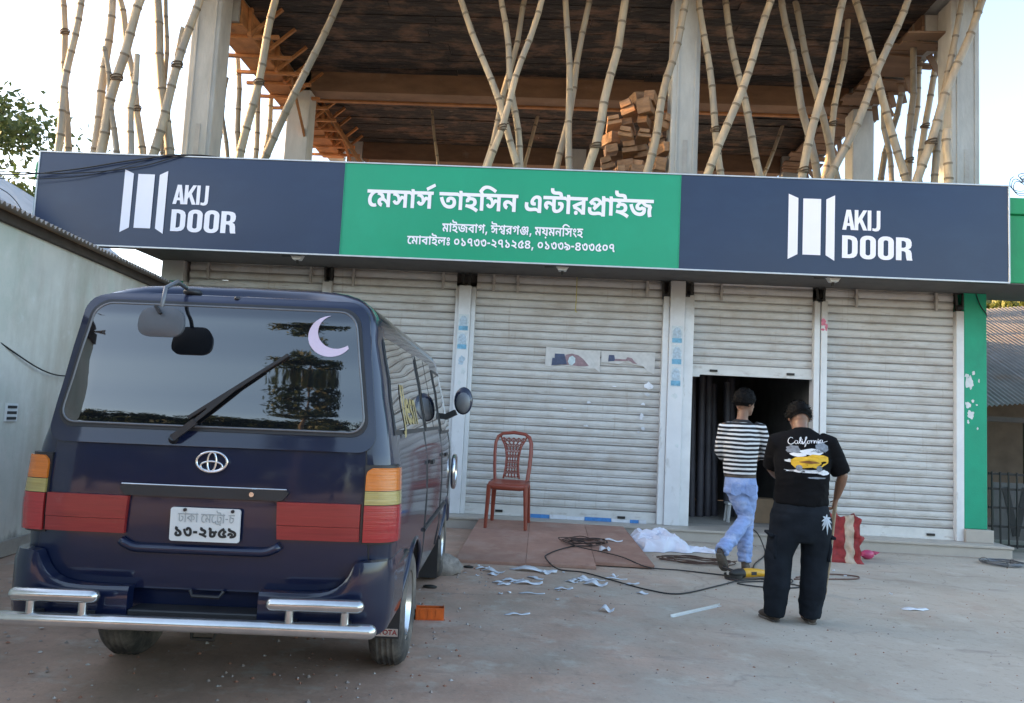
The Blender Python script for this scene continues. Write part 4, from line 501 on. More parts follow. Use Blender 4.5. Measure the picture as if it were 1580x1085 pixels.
'291 0 -33 1 -29 3 -25 6 -21 7 -19 9 -17 11 -18 17 -15 20 -12 22 -8 28 -4 32 -2 39 0 213 0 13 -2 12 -2 11 -4 8 -6 8 -6 6 -9 5 -12 3 -14 1 20 148 31 -2 29 -2 28 -4 26 -6 23 -10 21 -13 16 -15 14 -17 9 -20 7 -24 5 -30 1 -36 0 -43 11 3 11 2 11 2 11 0 10 1 10 0 13 0 11 -1 11 -2 9 -2 8 -2 8 -2 7 -2 7 -1 7 -1 7 -1 7 0 6 0 18 1 14 4 12 6 10 10 9 12 9 15 133 -67 -13 -31 -15 -26 -15 -19 -17 -16 -16 -11 -17 -7 -16 -4 -15 -3 -15 -1 -10 0 -9 1 -9 1 -8 1 -7 1 -5 2 70 49 7 -13 6 -14 5 -15 3 -15 2 -16 1 -15 -4 -46 -11 -41 -19 -36 -25 -31 -30 -25 -35 -20 -39 -14 -42 -9/301 138 9 1 8 2 8 3 7 5 7 5 6 7 5 8 4 9 3 10 3 10 1 12 1 12 -1 12 -2 9 -4 8 -4 6 -6 5 -8 4 -8 2 -8 2 -10 0 -9 0 -9 -1 -8 -2 -8 -2 -8 -2 -7 -3 0 -68 0 -12 2 -10 2 -8 3 -7 3 -5 4 -4 3 -2 4 -2 4 -2 4 -1 4 -1',
'339 0 -57 3 -52 10 -48 16 -44 22 -36 28 -30 35 -23 39 -13 45 -5 50 5 52 15 48 24 46 34 42 42 41 52 39 60 39 67 37 75 37 81 -104 -3 -4 -2 -4 -2 -5 -2 -5 -1 -5 0 -5 2 -11 5 -9 9 -7 11 -4 13 -3 15 -1 4 0 4 0 5 0 4 1 6 1 61 -100 -36 -22 -29 -19 -22 -17 -15 -14 -11 -13 -6 -11 -4 -10 -2 -9 -1 -9 2 -11 4 -9 8 -7 11 -6 13 -3 15 -1 4 0 4 0 4 1 5 0 4 0 5 1 56 -143 -40 -18 -44 -15 -46 -13 -49 -9 -52 -5/347 138 13 0 12 1 11 1 10 2 10 3 9 3 10 3 10 3 11 4 32 -51 -50 10 -40 16 -31 23 -22 26 -13 28 -4 30 2 23 4 21 9 20 11 20 15 20 20 20 23 22 27 22 32 25 48 -97 -36 2 -31 5 -27 9 -21 12 -17 13 -13 16 -9 17 -5 17 -2 17 1 11 1 11 3 10 4 10 6 11 7 11 89 -16 -51 -28 -45 -26 -40 -26 -34 -26 -27 -27 -22 -27 -16 -28 -9 -30 -3 -32 2 -22 6 -20 10 -16 13 -15 17 -11 19 -9 22 -6 23 -4',
'213 340 35 -2 33 -6 31 -10 27 -14 23 -16 18 -20 15 -22 8 -25 3 -27 -2 -28 -7 -26 -11 -24 -13 -23 -15 -19 -17 -16 13 77 27 6 22 9 17 14 13 18 7 21 3 23 -1 18 -5 16 -7 16 -12 13 -16 14 -22 12 -28 12 -35 12 -42 11 -58 16 -49 16 -40 15 -32 16 -24 17 -18 19 -12 21 -7 23 -2 27 1 19 4 19 7 19 9 18 10 18 12 17 158 -49 -4 -5 -3 -5 -3 -5 -2 -6 -2 -5 0 -5 1 -6 1 -5 2 -4 5 -4 6 -4 8 -5 11 -4 14 -5 18 -5 21 -7 25 -7 29 -8 54 -16 45 -17 38 -19 32 -20 26 -20 20 -22 15 -21 11 -22 8 -23 4 -22 3 -22 1 -22 -4 -44 -10 -38 -18 -34 -25 -29 -30 -25 -35 -21 -41 -17 -44 -13 -49 -11 -52 -6 -54 -5 -56 -1 -17 0 -22 136 30 3 23 5 16 7 11 9 7 10 2 12 -1 8 -3 7 -4 5 -7 4 -9 2 -10 1 -10 -1 -8 -3 -6 -4 -4 -6 -3 -6 -1 -7 0 -4 0 -4 1 -4 1 -3 0 -4 1 -4 -153 -28 -4 12 -4 12 -2 12 -2 12 -1 12 0 12 3 29 8 26 14 22 19 18 23 15 26 12 31 8 33 5',
]
LINES = {
'name': (11999, [(0,0),(1,405),(2,1061),(3,1774),(2,2085),(4,2799),(5,3059),(3,3803),(6,4114),(7,4696),(2,5008),(8,5721),(9,6624),(10,7432),(3,8319),(11,8630),(12,9262),(3,10091),(13,10402),(14,10985)]),
'addr': (13512, [(15,0),(16,643),(17,943),(18,1513),(19,2502),(16,3128),(20,3428),(21,4123),(22,4683),(23,5401),(24,6126),(20,6751),(25,7447),(21,8362),(15,8922),(26,9565),(27,10226),(15,10226),(28,10869),(29,11500),(30,11800),(31,12505),(32,12943)]),
'mob': (19188, [(33,0),(34,394),(35,1037),(36,1337),(35,1963),(37,2263),(38,2832),(39,3604),(40,4302),(41,4920),(42,5538),(43,6156),(43,6775),(44,7393),(45,7756),(42,8374),(41,8993),(45,9611),(46,10229),(47,10847),(48,11465),(40,12025),(41,12643),(43,13261),(43,13880),(49,14498),(44,15116),(47,15479),(43,16097),(43,16716),(46,17334),(40,17952),(42,18570)]),
'plate1': (5395, [(50,0),(51,571),(52,843),(51,1659),(53,2191),(54,2546),(53,3171),(55,3526),(51,4207),(56,4479),(57,4823)]),
'plate2': (4209, [(58,0),(59,637),(60,1274),(61,1661),(62,2298),(63,2935),(64,3572)]),
}

# ================================================================== THE SETTING
def ground():
    xs = [-700, -200, -70, -30, -16, -11]+[-9+.3*i for i in range(61)]+[11, 16, 30, 70, 200, 700]
    ys = [-700, -200, -80, -40, -20, -14]+[-11+.3*i for i in range(37)]+[2, 8, 20, 60, 200, 700]
    rnd = random.Random(3)
    mb = MB()
    for y in ys:
        for x in xs:
            z = 0.0
            if -8.5 < x < -2.2 and -10.5 < y < -1.0: z = rnd.uniform(-.012, .004)
            mb.v.append((x, y, z))
    n = len(xs)
    for j in range(len(ys)-1):
        for i in range(n-1):
            mb.f.append((j*n+i, j*n+i+1, (j+1)*n+i+1, (j+1)*n+i)); mb.m.append(0)
    g = material('ground', (.44, .28, .20), .92, var=.25, scale=2.2, bump=.4, bscale=26, detail=10, bdist=.01)
    overlay(g, (.52, .40, .31), 9, lo=.58, hi=.72, amount=.6)
    overlay(g, (.20, .12, .095), 14, lo=.62, hi=.74, amount=.6)
    overlay(g, (.43, .385, .315), 1.2, lo=.45, hi=.95, axis=(0, -3.2, 2.2), amount=.9, wobble=1.1)
    overlay(g, (.30, .235, .17), .8, lo=.50, hi=.72, amount=.6, offset=(3, 1, 0))
    overlay(g, (.54, .50, .42), 3.5, lo=.54, hi=.72, amount=.55, offset=(7, 2, 0))
    overlay(g, (.20, .165, .14), 2.2, lo=.60, hi=.68, amount=.45, offset=(1, 8, 0), stretch=(.5, 2, 1))
    overlay(g, (.20, .17, .135), 30, lo=.58, hi=.70, amount=.5)
    overlay(g, (.60, .56, .49), 46, lo=.62, hi=.72, amount=.5, offset=(3, 5, 0))
    overlay(g, (.22, .175, .13), 9, lo=.56, hi=.70, amount=.4, offset=(2, 4, 0))
    overlay(g, (.19, .15, .12), 5, lo=.62, hi=1.0, axis=(1, -1.0, -.30), amount=.6, wobble=.9)
    # hairline cracks in the cement skin
    N = g.node_tree.nodes; L = g.node_tree.links; b = N['Principled BSDF']; src = b.inputs['Base Color'].links[0].from_socket
    tc = N.new('ShaderNodeTexCoord'); dn = N.new('ShaderNodeTexNoise'); dn.inputs['Scale'].default_value = 2.5; dn.inputs['Detail'].default_value = 6
    L.new(tc.outputs['Object'], dn.inputs['Vector'])
    mxv = N.new('ShaderNodeMix'); mxv.data_type = 'VECTOR'; mxv.inputs[0].default_value = .35
    L.new(tc.outputs['Object'], mxv.inputs[4]); L.new(dn.outputs['Color'], mxv.inputs[5])
    vo = N.new('ShaderNodeTexVoronoi'); vo.feature = 'DISTANCE_TO_EDGE'; vo.inputs['Scale'].default_value = .55; L.new(mxv.outputs[1], vo.inputs['Vector'])
    r1 = N.new('ShaderNodeMapRange'); r1.inputs['From Min'].default_value = .0; r1.inputs['From Max'].default_value = .007; r1.inputs['To Min'].default_value = .30; r1.inputs['To Max'].default_value = 0
    L.new(vo.outputs['Distance'], r1.inputs['Value'])
    mk = N.new('ShaderNodeMath'); mk.operation = 'MULTIPLY'; mk.use_clamp = True; n3 = N.new('ShaderNodeTexNoise'); n3.inputs['Scale'].default_value = .8; L.new(tc.outputs['Object'], n3.inputs['Vector'])
    r2_ = N.new('ShaderNodeMapRange'); r2_.inputs['From Min'].default_value = .45; r2_.inputs['From Max'].default_value = .6; L.new(n3.outputs['Fac'], r2_.inputs['Value'])
    L.new(r1.outputs[0], mk.inputs[0]); L.new(r2_.outputs[0], mk.inputs[1])
    mx = N.new('ShaderNodeMix'); mx.data_type = 'RGBA'; mx.inputs[7].default_value = (.10, .085, .075, 1)
    L.new(mk.outputs[0], mx.inputs[0]); L.new(src, mx.inputs[6]); L.new(mx.outputs[2], b.inputs['Base Color'])
    o = mb.build('ground', g, smooth=True)
    tag(o, kind='structure')
ground()

def gravel():
    rnd = random.Random(5); mb = MB()
    for i in range(1500):
        if i < 800: x, y = rnd.uniform(-4.6, -.4), rnd.uniform(-7.4, -2.6)
        else: x, y = rnd.uniform(-.8, 5.5), rnd.uniform(-6.2, -.5)
        s = rnd.uniform(.004, .013)*(1.25 if i < 800 else .8)
        p = [(x+s*rnd.uniform(.7, 1.2)*a, y+s*rnd.uniform(.7, 1.2)*b, s*c) for a, b, c in ((1, 0, .1), (0, 1, .1), (-1, 0, .1), (0, -1, .1))]
        p.append((x, y, s*rnd.uniform(.6, 1.1)))
        mb.mi = rnd.choice((0, 0, 0, 1, 1, 2))
        mb.add(p, [(0, 1, 4), (1, 2, 4), (2, 3, 4), (3, 0, 4)])
    o = mb.build('gravel', [material('grit', (.30, .25, .22), .9), material('grit_red', (.30, .14, .09), .9), material('grit_pale', (.42, .38, .35), .9)])
    tag(o, 'loose grit and small stones scattered over the forecourt', 'gravel', kind='stuff')
gravel()

# ------------------------------------------------------------------ shop building
bld = empty('shop_building', (0, 0, 0), label='unfinished two storey shop building with green end pillar and open concrete upper floor', cat='building')
def part(name, boxes, mat, bevel=0.0, parent=bld):
    mb = MB()
    for lo, hi in boxes: mb.box(lo, hi)
    return mb.build(name, mat, parent, bevel=bevel)

part('plinth', [((-5.45, -.355, -.2), (5.98, .28, .118))], M['tile'], .008)
part('plinth_tread', [((-5.47, -.375, .118), (5.99, .28, .150))], M['tile'], .006)
part('plinth_skirting', [((5.535, -.115, .1505), (5.89, .34, .315))], M['tile'], .006)
part('end_pillar', [((5.548, -.05, .316), (5.845, .40, 3.42))], M['green_paint'], .01)
part('end_pillar', [((-5.41, -.05, .15), (-5.085, .40, 3.13))], M['green_paint'], .01)
part('pillar_head', [((-5.405, -.045, 3.131), (-5.09, .40, 3.42))], M['plaster_white'], .006)
part('pillar', [((-1.215, -.09, .151), (-1.045, .32, 3.23))], M['plaster_white'], .008)
part('pillar', [((1.655, -.09, .151), (1.855, .32, 3.415))], M['plaster_white'], .008)
# steel guide channels either side of the shutters
for x0, x1, y0, zt in ((-1.262, -1.217, -.045, 3.22), (-1.043, -.985, -.045, 3.22), (1.57, 1.652, -.06, 3.20), (1.858, 1.985, -.06, 3.23),
                       (3.585, 3.662, -.06, 3.225), (3.672, 3.755, -.07, 3.225), (5.447, 5.545, -.06, 3.17), (-3.115, -2.99, -.06, 3.22), (-5.082, -5.03, -.05, 3.12)):
    part('guide_rail', [((x0, y0, .151), (x1, .12, zt))], M['guide'], .005)
part('shop_wall', [((-5.4, .33, .15), (-5.2, 4.0, 3.42)), ((5.65, .41, .15), (5.83, 4.0, 3.42))], M['green_paint'])
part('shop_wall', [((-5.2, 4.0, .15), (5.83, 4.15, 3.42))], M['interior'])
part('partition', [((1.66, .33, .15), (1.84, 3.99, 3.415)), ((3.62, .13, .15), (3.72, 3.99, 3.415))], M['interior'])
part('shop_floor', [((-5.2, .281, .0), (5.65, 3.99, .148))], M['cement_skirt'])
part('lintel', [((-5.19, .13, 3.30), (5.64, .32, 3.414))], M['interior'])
part('parapet_base', [((-6.71, -.92, 3.385), (5.84, -.85, 3.399))], M['shaded_concrete'])
# hooks and brackets over the shutters
for x in (-4.75, -3.3, -2.7, -1.45, -.75, -.42, 1.35, 2.35, 4.15, 5.2):
    mb = MB(); mb.bar((x, -.02, 3.41), (x, -.02, 3.20-.04*random.random()), .035, .03); mb.bar((x, -.05, 3.31), (x, .02, 3.31), .05, .03)
    mb.build('shutter_bracket', M['guide'], bld)
for x in (-3.05, -1.13, 1.60, 1.9, 3.67, 5.5):
    mb = MB(); mb.bar((x-.05, -.03, 3.41), (x-.03, -.03, 3.19), .03, .03); mb.bar((x+.05, -.03, 3.41), (x+.04, -.03, 3.19), .03, .03); mb.bar((x-.01, -.06, 3.24), (x-.01, .0, 3.18), .06, .05)
    mb.build('shutter_lock', M['dark_metal'], bld)
# canopy, parapet, deck
part('canopy', [((-5.46, -.84, 3.42), (6.9, .41, 3.55))], M['shaded_concrete'])
part('parapet', [((-6.72, -.93, 3.40), (7.4, -.84, 4.25))], M['green_bright'], .01)
part('parapet_cap', [((-6.72, -.965, 4.251), (7.4, -.38, 4.46))], M['green_bright'], .012)
part('canopy_edge', [((5.85, -.925, 3.36), (7.39, -.845, 3.40))], M['green_bright'])
part('deck', [((-5.44, -.37, 3.551), (6.0, 7.1, 3.70))], M['concrete'])
# concrete columns of the open storey
for i, (x0, x1, y0, d) in enumerate(((-5.36, -4.94, .1, .38), (1.61, 2.0, .1, .38), (5.46, 5.85, .1, .38), (-4.92, -4.50, 3.0, .36), (5.25, 5.63, 3.0, .36), (.35, .72, 6.55, .3), (-4.75, -4.4, 6.55, .3), (5.1, 5.45, 6.55, .3))):
    c = part('column', [((x0, y0, 3.7), (x1, y0+d, 7.62))], M['raw_concrete'], .02)
    if i < 3:      # formwork ribs left standing on the face, and a tie ring
        for fx in (.18, .80):
            mb = MB(); mb.box((x0+(x1-x0)*fx, y0-.012, 3.72), (x0+(x1-x0)*(fx+.07), y0-.0005, 7.6)); mb.build('fin', M['raw_concrete'], c, bevel=.003)
        mb = MB(); mb.box((x0+(x1-x0)*.45, y0-.006, 4.95), (x0+(x1-x0)*.62, y0-.0005, 5.45)); mb.build('patch', M['concrete'], c)
part('roof_slab', [((-6.9, -1.3, 7.66), (6.2, -.1, 7.8)), ((-5.5, -.1, 7.66), (5.95, 7.1, 7.8))], M['concrete'])
part('cross_beam', [((-4.68, 3.0, 7.24), (5.18, 3.36, 7.62))], M['beam_wood'], .006)
part('cross_beam', [((-4.38, 6.56, 7.2), (5.06, 6.9, 7.6))], M['beam_wood'], .006)
part('batten', [((-4.67, 2.955, 7.60), (5.17, 2.998, 7.655))], M['beam_wood'])
part('batten', [((-4.67, 3.37, 7.21), (5.17, 3.45, 7.27))], M['form_wood'])
part('edge_beam', [((-5.22, .5, 7.22), (-4.86, 6.9, 7.6))], M['concrete'])
part('edge_beam', [((5.30, .5, 7.28), (5.68, 6.9, 7.6))], M['concrete'])

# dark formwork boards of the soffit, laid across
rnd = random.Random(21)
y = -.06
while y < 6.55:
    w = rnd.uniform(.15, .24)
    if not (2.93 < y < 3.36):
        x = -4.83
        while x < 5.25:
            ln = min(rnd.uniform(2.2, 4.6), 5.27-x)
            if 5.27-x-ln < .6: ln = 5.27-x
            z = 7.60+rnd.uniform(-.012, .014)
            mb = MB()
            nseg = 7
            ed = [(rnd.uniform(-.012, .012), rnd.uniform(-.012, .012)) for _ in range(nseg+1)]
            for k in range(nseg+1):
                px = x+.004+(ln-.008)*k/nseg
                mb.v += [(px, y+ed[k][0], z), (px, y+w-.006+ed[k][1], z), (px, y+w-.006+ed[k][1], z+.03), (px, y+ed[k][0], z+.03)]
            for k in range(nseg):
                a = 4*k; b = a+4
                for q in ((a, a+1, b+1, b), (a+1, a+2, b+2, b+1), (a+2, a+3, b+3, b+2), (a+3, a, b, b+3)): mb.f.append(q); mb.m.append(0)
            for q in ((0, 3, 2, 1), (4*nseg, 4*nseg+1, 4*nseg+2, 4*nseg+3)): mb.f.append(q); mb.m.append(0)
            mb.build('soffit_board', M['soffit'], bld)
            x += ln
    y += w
# form boards along the left edge beam: inner side boards, bottom boards, cleats and diagonal braces
y = .55
while y < 6.4:
    ln = rnd.uniform(.9, 1.7)
    for z0, z1, dx in ((7.21, 7.33, .0), (7.335, 7.45, .006), (7.455, 7.58, -.004)):
        mb = MB(); mb.box((-4.855+dx, y, z0), (-4.82+dx, min(y+ln-.01, 6.5), z1)); mb.build('side_board', M['form_wood'], bld)
    mb = MB(); mb.box((-5.27, y, 7.17), (-4.80, min(y+ln-.015, 6.5), 7.205)); mb.build('bottom_board', M['form_wood'], bld)
    y += ln
y = .75
while y < 6.4:
    mb = MB(); mb.box((-4.812, y, 7.12), (-4.76, y+.07, 7.57)); mb.build('cleat', M['form_wood'], bld)
    mb = MB(); mb.bar((-5.5, y+.12, 7.14), (-4.35, y+.12, 7.14+rnd.uniform(-.03, .03)), .06, .05); mb.build('bearer', M['form_wood'], bld)
    mb = MB(); mb.bar((-4.79, y+.05, 7.15), (-4.30, y+.05, 7.58), .05, .045); mb.build('brace', M['form_wood'], bld)
    y += rnd.uniform(.42, .62)
for a, b, w in (((-4.62, 4.1, 7.45), (-3.75, 5.9, 6.2), .22), ((-4.55, 5.0, 7.4), (-4.2, 6.3, 6.1), .16), ((-4.3, 6.2, 6.75), (-3.75, 6.25, 6.72), .10), ((-4.35, 6.25, 6.45), (-3.7, 6.2, 6.43), .12),
                ((-4.6, 2.2, 7.15), (-4.55, 3.6, 5.9), .10), ((-4.2, 6.3, 6.2), (-4.18, 6.3, 7.1), .06), ((-3.9, 6.3, 5.6), (-3.92, 6.3, 6.9), .06)):
    mb = MB(); mb.bar(a, b, w, .035, (1, 0, .3)); mb.build('brace_board', M['form_wood'], bld)
# ragged board ends along the right edge beam
y = .4
while y < 6.5:
    w = rnd.uniform(.12, .24)
    mb = MB(); mb.bar((5.0+rnd.uniform(-.1, .05), y, 7.235+rnd.uniform(-.02, .02)), (5.66+rnd.uniform(-.22, .22), y+rnd.uniform(-.06, .06), 7.225+rnd.uniform(-.05, .03)), w*.95, .03); mb.build('edge_board', M['beam_wood'], bld)
    if rnd.random() < .4:
        mb = MB(); mb.bar((5.55, y, 7.2), (5.65+rnd.uniform(-.1, .12), y+.05, 6.95+rnd.uniform(-.08, .1)), .09, .025, (0, 1, 0)); mb.build('hanging_board', M['beam_wood'], bld)
    y += w
for z0, z1 in ((7.27, 7.43), (7.435, 7.6)):
    mb = MB(); mb.box((5.255, .5, z0), (5.29, 6.5, z1)); mb.build('side_board', M['beam_wood'], bld)

# peeled paint on the green pillar and grimy stickers on the posts
def blotch(cx, cz, w, h, yy, rnd, n=18):
    pts = []
    for k in range(n):
        a = 2*math.pi*k/n; r = rnd.uniform(.55, 1.1)
        pts.append((cx+w*r*math.cos(a), cz+h*r*math.sin(a)))
    mb = MB(); mb.slab(pts, lambda u, v: (u, yy-.003, v), lambda u, v: (u, yy+.002, v))
    return mb
M['peel'] = material('peeled_plaster', (.62, .66, .66), .85, var=.15, scale=12)
for cx, cz, w, h in ((5.62, 2.22, .055, .10), (5.585, 2.31, .03, .035), (5.67, 2.35, .022, .03), (5.60, 1.93, .045, .05), (5.63, 1.80, .05, .07), (5.66, 1.98, .02, .025), (5.715, 1.93, .018, .012), (5.72, 1.62, .012, .02), (5.60, 1.70, .015, .03), (5.74, 2.25, .01, .03)):
    blotch(cx, cz, w, h, -.05, rnd).build('peeled_patch', M['peel'], bld)
M['sticker_base'] = material('sticker_base', (.60, .66, .68), .6, var=.15, scale=25)
M['sticker_blue'] = material('sticker_blue', (.16, .38, .54), .6, var=.3, scale=25)
M['sticker_face'] = material('sticker_face', (.42, .52, .60), .6, var=.3, scale=30)
def sticker(x0, x1, z0, z1, yy):
    s = part('sticker', [((x0, yy-.004, z0), (x1, yy+.001, z1))], M['sticker_base'])
    w = x1-x0; h = z1-z0
    arch = [(x0+.12*w, z0+.25*h)]+[(x0+.5*w-.38*w*math.cos(a), z0+.62*h+.3*h*math.sin(a)) for a in [math.pi*k/10 for k in range(11)]]+[(x1-.12*w, z0+.25*h)]
    mb = MB(); mb.slab(arch, lambda u, v: (u, yy-.0065, v), lambda u, v: (u, yy-.0042, v)); mb.build('portrait', M['sticker_face'], s)
    mb = MB(); mb.box((x0+.06*w, yy-.0075, z0+.05*h), (x1-.06*w, yy-.0045, z0+.3*h)); mb.build('caption', M['sticker_blue'], s)
sticker(-1.20, -1.06, 2.60, 2.83, -.09); sticker(-1.205, -1.065, 2.345, 2.585, -.09)
sticker(1.685, 1.83, 2.56, 2.80, -.09); sticker(1.69, 1.83, 2.27, 2.54, -.09); sticker(1.685, 1.825, 1.98, 2.25, -.09)
for cx, cz, w, h in ((-1.13, 2.2, .05, .07), (-1.10, 2.06, .04, .06), (-1.14, 1.9, .03, .04), (1.75, 1.86, .05, .04), (1.80, 1.2, .03, .03)):
    blotch(cx, cz, w, h, -.09, rnd).build('paste_stain', M['sticker_face'] if cz > 2.1 else M['peel'], bld)
M['pink_print'] = material('pink_print', (.62, .18, .26), .6, var=.35, scale=40)
for cx, cz, w, h in ((3.70, 2.93, .04, .06), (3.735, 2.87, .02, .06), (3.69, 2.84, .03, .02)):
    blotch(cx, cz, w, h, -.0705, rnd, 14).build('stencil_mark', M['pink_print'], bld)

# ------------------------------------------------------------------ roller shutters
def slat_mesh(w, p=.107, seed=0):
    rr = random.Random(seed); ph = [rr.uniform(0, 6) for _ in range(4)]; am = [rr.uniform(.0005, .0022) for _ in range(4)]
    prof = [(.010, -.002), (-.004, .002), (-.010, .009), (-.004, .017), (.008, .021), (.006, .026), (-.008, .034), (-.0150, .050), (-.0165, .066), (-.0145, .082), (-.008, .096), (.004, .103), (.010, .107)]
    mb = MB(); n = len(prof); K = 22
    for k in range(K+1):
        x = w*k/K
        dy = am[0]*math.sin(x*3+ph[0])+am[1]*math.sin(x*8+ph[1]); dz = am[2]*math.sin(x*2.4+ph[2])*.9+am[3]*.5*math.sin(x*7+ph[3])
        for yy, zz in prof: mb.v.append((x, yy*.60+dy, zz*p/.107+dz))
    for k in range(K):
        for j in range(n-1):
            a = k*n+j
            mb.f.append((a, a+n, a+n+1, a+1)); mb.m.append(0)
    return mb.mesh('slat', M['shutter'], smooth=True)

def shutter(x0, x1, z0, z1, label, rail=.14):
    w = x1-x0
    root = empty('roller_shutter', ((x0+x1)/2, .03, z0), label=label, cat='shutter', group='roller shutters across the shopfront')
    mb = MB(); mb.box((-w/2, -.028, .0), (w/2, .012, rail))
    mb.box((-w/2, -.045, .0), (w/2, -.0285, .03))
    mb.build('bottom_rail', M['shutter_rail'], root, bevel=.004)
    mes = [slat_mesh(w, seed=int(x0*100)+q) for q in range(6)]
    z = rail+.002; i = 0
    while z0+z < z1:
        o = place(mes[random.randrange(6)], 'slat', root, loc=(-w/2, random.uniform(-.0025, .0025), z), rot=(random.uniform(-.05, .05), random.uniform(-.0012, .0012), 0))
        z += .107; i += 1
    for fx in (-.32, .32):          # lock tabs
        mb = MB(); mb.box((w*fx-.05, -.05, .045), (w*fx+.05, -.0285, .075)); mb.build('lock_tab', M['dark_metal'], root)
    return root
shutter(-5.03, -3.117, .15, 3.42, 'closed grey roller shutter behind the van, at the left end of the shopfront')
shutter(-2.988, -1.263, .15, 3.42, 'closed grey roller shutter behind the van, beside the sticker covered post')
s2 = shutter(-.984, 1.569, .151, 3.42, 'wide closed roller shutter with torn posters behind the red plastic chair')
s3 = shutter(1.986, 3.584, 2.165, 3.42, 'half raised roller shutter over the open dark doorway')
shutter(3.756, 5.446, .15, 3.42, 'closed roller shutter beside the green end pillar at the right')
mb = MB(); mb.box((-.80, -.06, -.03), (-.70, .0, .035)); mb.build('latch', M['lamp_white'], s3)

# posters torn across the wide shutter
def torn(x0, z0, pts, mat, dy, parent):
    mb = MB(); mb.slab(pts, lambda u, v: (x0+u, -dy, z0+v), lambda u, v: (x0+u, -dy+.002, v+z0))
    return mb.build('print', mat, parent)
M['poster'] = material('poster', (.58, .57, .55), .7, var=.12, scale=14)
M['p_navy'] = material('poster_navy', (.07, .09, .16), .7, var=.3, scale=20)
M['p_mauve'] = material('poster_mauve', (.28, .19, .21), .7, var=.3, scale=20)
M['p_pale'] = material('poster_pale', (.55, .66, .70), .7, var=.2, scale=20)
for k, (px, pz, lab) in enumerate(((0.0, 2.16, 'torn poster with an eye shaped picture, left of two on the wide shutter'), (.755, 2.155, 'torn poster with a grey picture, right of two on the wide shutter'))):
    po = empty('poster', (px, .03, pz), label=lab, cat='poster', group='posters on the wide shutter')
    out = [(0, .03), (.09, .02), (.16, .05), (.30, .035), (.47, .03), (.56, .015), (.68, .02), (.75, -.03), (.745, .27), (.55, .262), (.3, .275), (.01, .285)] if k == 0 else \
          [(.01, .12), (.25, .10), (.33, .14), (.46, .10), (.58, .085), (.63, .03), (.73, -.02), (.735, .28), (.4, .275), (.005, .27)]
    mb = MB(); mb.slab(out, lambda u, v: (u, -.0185-.004*math.sin(v*75), v), lambda u, v: (u, -.0165, v)); mb.build('sheet', M['poster'], po)
    if k == 0:
        torn(0, 0, [(.09, .035), (.10, .14), (.13, .14), (.13, .20), (.26, .20), (.30, .06), (.2, .05)], M['p_navy'], .026, po)
        torn(0, 0, [(.24, .05), (.28, .19), (.36, .21), (.45, .19), (.52, .14), (.60, .05), (.47, .04), (.33, .055)], M['p_mauve'], .0245, po)
        torn(0, 0, [(.31, .10), (.33, .16), (.37, .18), (.41, .15), (.41, .09), (.37, .05), (.33, .06)], M['p_pale'], .029, po)
    else:
        torn(0, 0, [(.10, .13), (.11, .22), (.18, .22), (.20, .14)], M['p_navy'], .026, po)
        torn(0, 0, [(.18, .14), (.20, .17), (.34, .17), (.36, .20), (.42, .19), (.46, .14), (.50, .11), (.44, .12), (.38, .155), (.33, .145)], M['p_mauve'], .0265, po)
rnd = random.Random(77)
for cx, cz, w, h in ((1.41, 1.98, .07, .06), (1.40, 1.86, .05, .025), (.62, 1.72, .035, .018), (1.35, 1.73, .04, .02), (1.33, 1.56, .03, .05), (.6, 1.4, .04, .012), (1.36, 1.40, .035, .025), (1.3, 1.35, .02, .02), (.30, 1.62, .03, .01), (.95, 1.95, .04, .01)):
    mb = blotch(cx, cz, w, h, .008, rnd, 12)
    o = mb.build('paper_remnant', M['paper'])
    tag(o, 'small white remnant of torn paper stuck to the wide roller shutter', 'paper', 'paper remnants on the wide shutter')
# blue and white strip of tape along its foot
M['tape_blue'] = material('tape_blue', (.06, .22, .52), .5, var=.2, scale=20)
t = empty('tape_strip', (-.10, -.05, .152), label='blue and white striped tape lying along the foot of the wide shutter', cat='tape')
x = 0.0
for ln, mt in ((.26, 'tape_blue'), (.22, 'paper'), (.24, 'paper'), (.36, 'tape_blue'), (.24, 'paper'), (.12, 'tape_blue'), (.1, 'paper')):
    mb = MB(); mb.box((x, -.012+rnd.uniform(-.006, .006), 0), (x+ln-.006, .0, .042+rnd.uniform(-.008, .01))); mb.build('stripe', M[mt], t); x += ln
# yellow pull rope
mb = MB(); mb.tube([(.385, -.06, 3.41), (.388, -.062, 3.2), (.383, -.06, 2.95), (.40, -.05, 2.93)], .006, 6)
tag(mb.build('pull_rope', material('rope', (.42, .36, .10), .8)), 'short yellow rope hanging over the wide shutter', 'rope')

# goods standing in the dark shop
rnd = random.Random(8)
for i in range(7):
    x = 2.12+.13*i; h = rnd.uniform(1.9, 2.35); y = 1.2+rnd.uniform(-.1, .25)
    mb = MB(); mb.tube([(x, y, .149), (x+rnd.uniform(-.03, .03), y+.15, .149+h)], .055, 14)
    tag(mb.build('sheet_roll', M['roll'], smooth='auto'), 'tall dark roll of sheet inside the doorway, %s from the left' % ('first', 'second', 'third', 'fourth', 'fifth', 'sixth', 'seventh')[i], 'roll', 'dark rolls inside the doorway')
t = empty('stool', (2.78, .75, .149), label='small pale plastic stool just inside the dark doorway', cat='stool')
mb = MB(); mb.box((-.12, -.11, .24), (.12, .11, .27)); mb.build('seat', M['lamp_white'], t, bevel=.01)
for sx in (-1, 1):
    for sy in (-1, 1):
        mb = MB(); mb.bar((sx*.085, sy*.08, .24), (sx*.11, sy*.1, 0), .04, .02); mb.build('leg', M['lamp_white'], t)
t = empty('carton', (3.2, .9, .149), label='brown cardboard carton on the floor inside the dark doorway', cat='carton')
M['card'] = material('card', (.25, .17, .10), .8, var=.15)
mb = MB(); mb.box((-.18, -.14, 0), (.18, .14, .34)); mb.build('box', M['card'], t, bevel=.005)
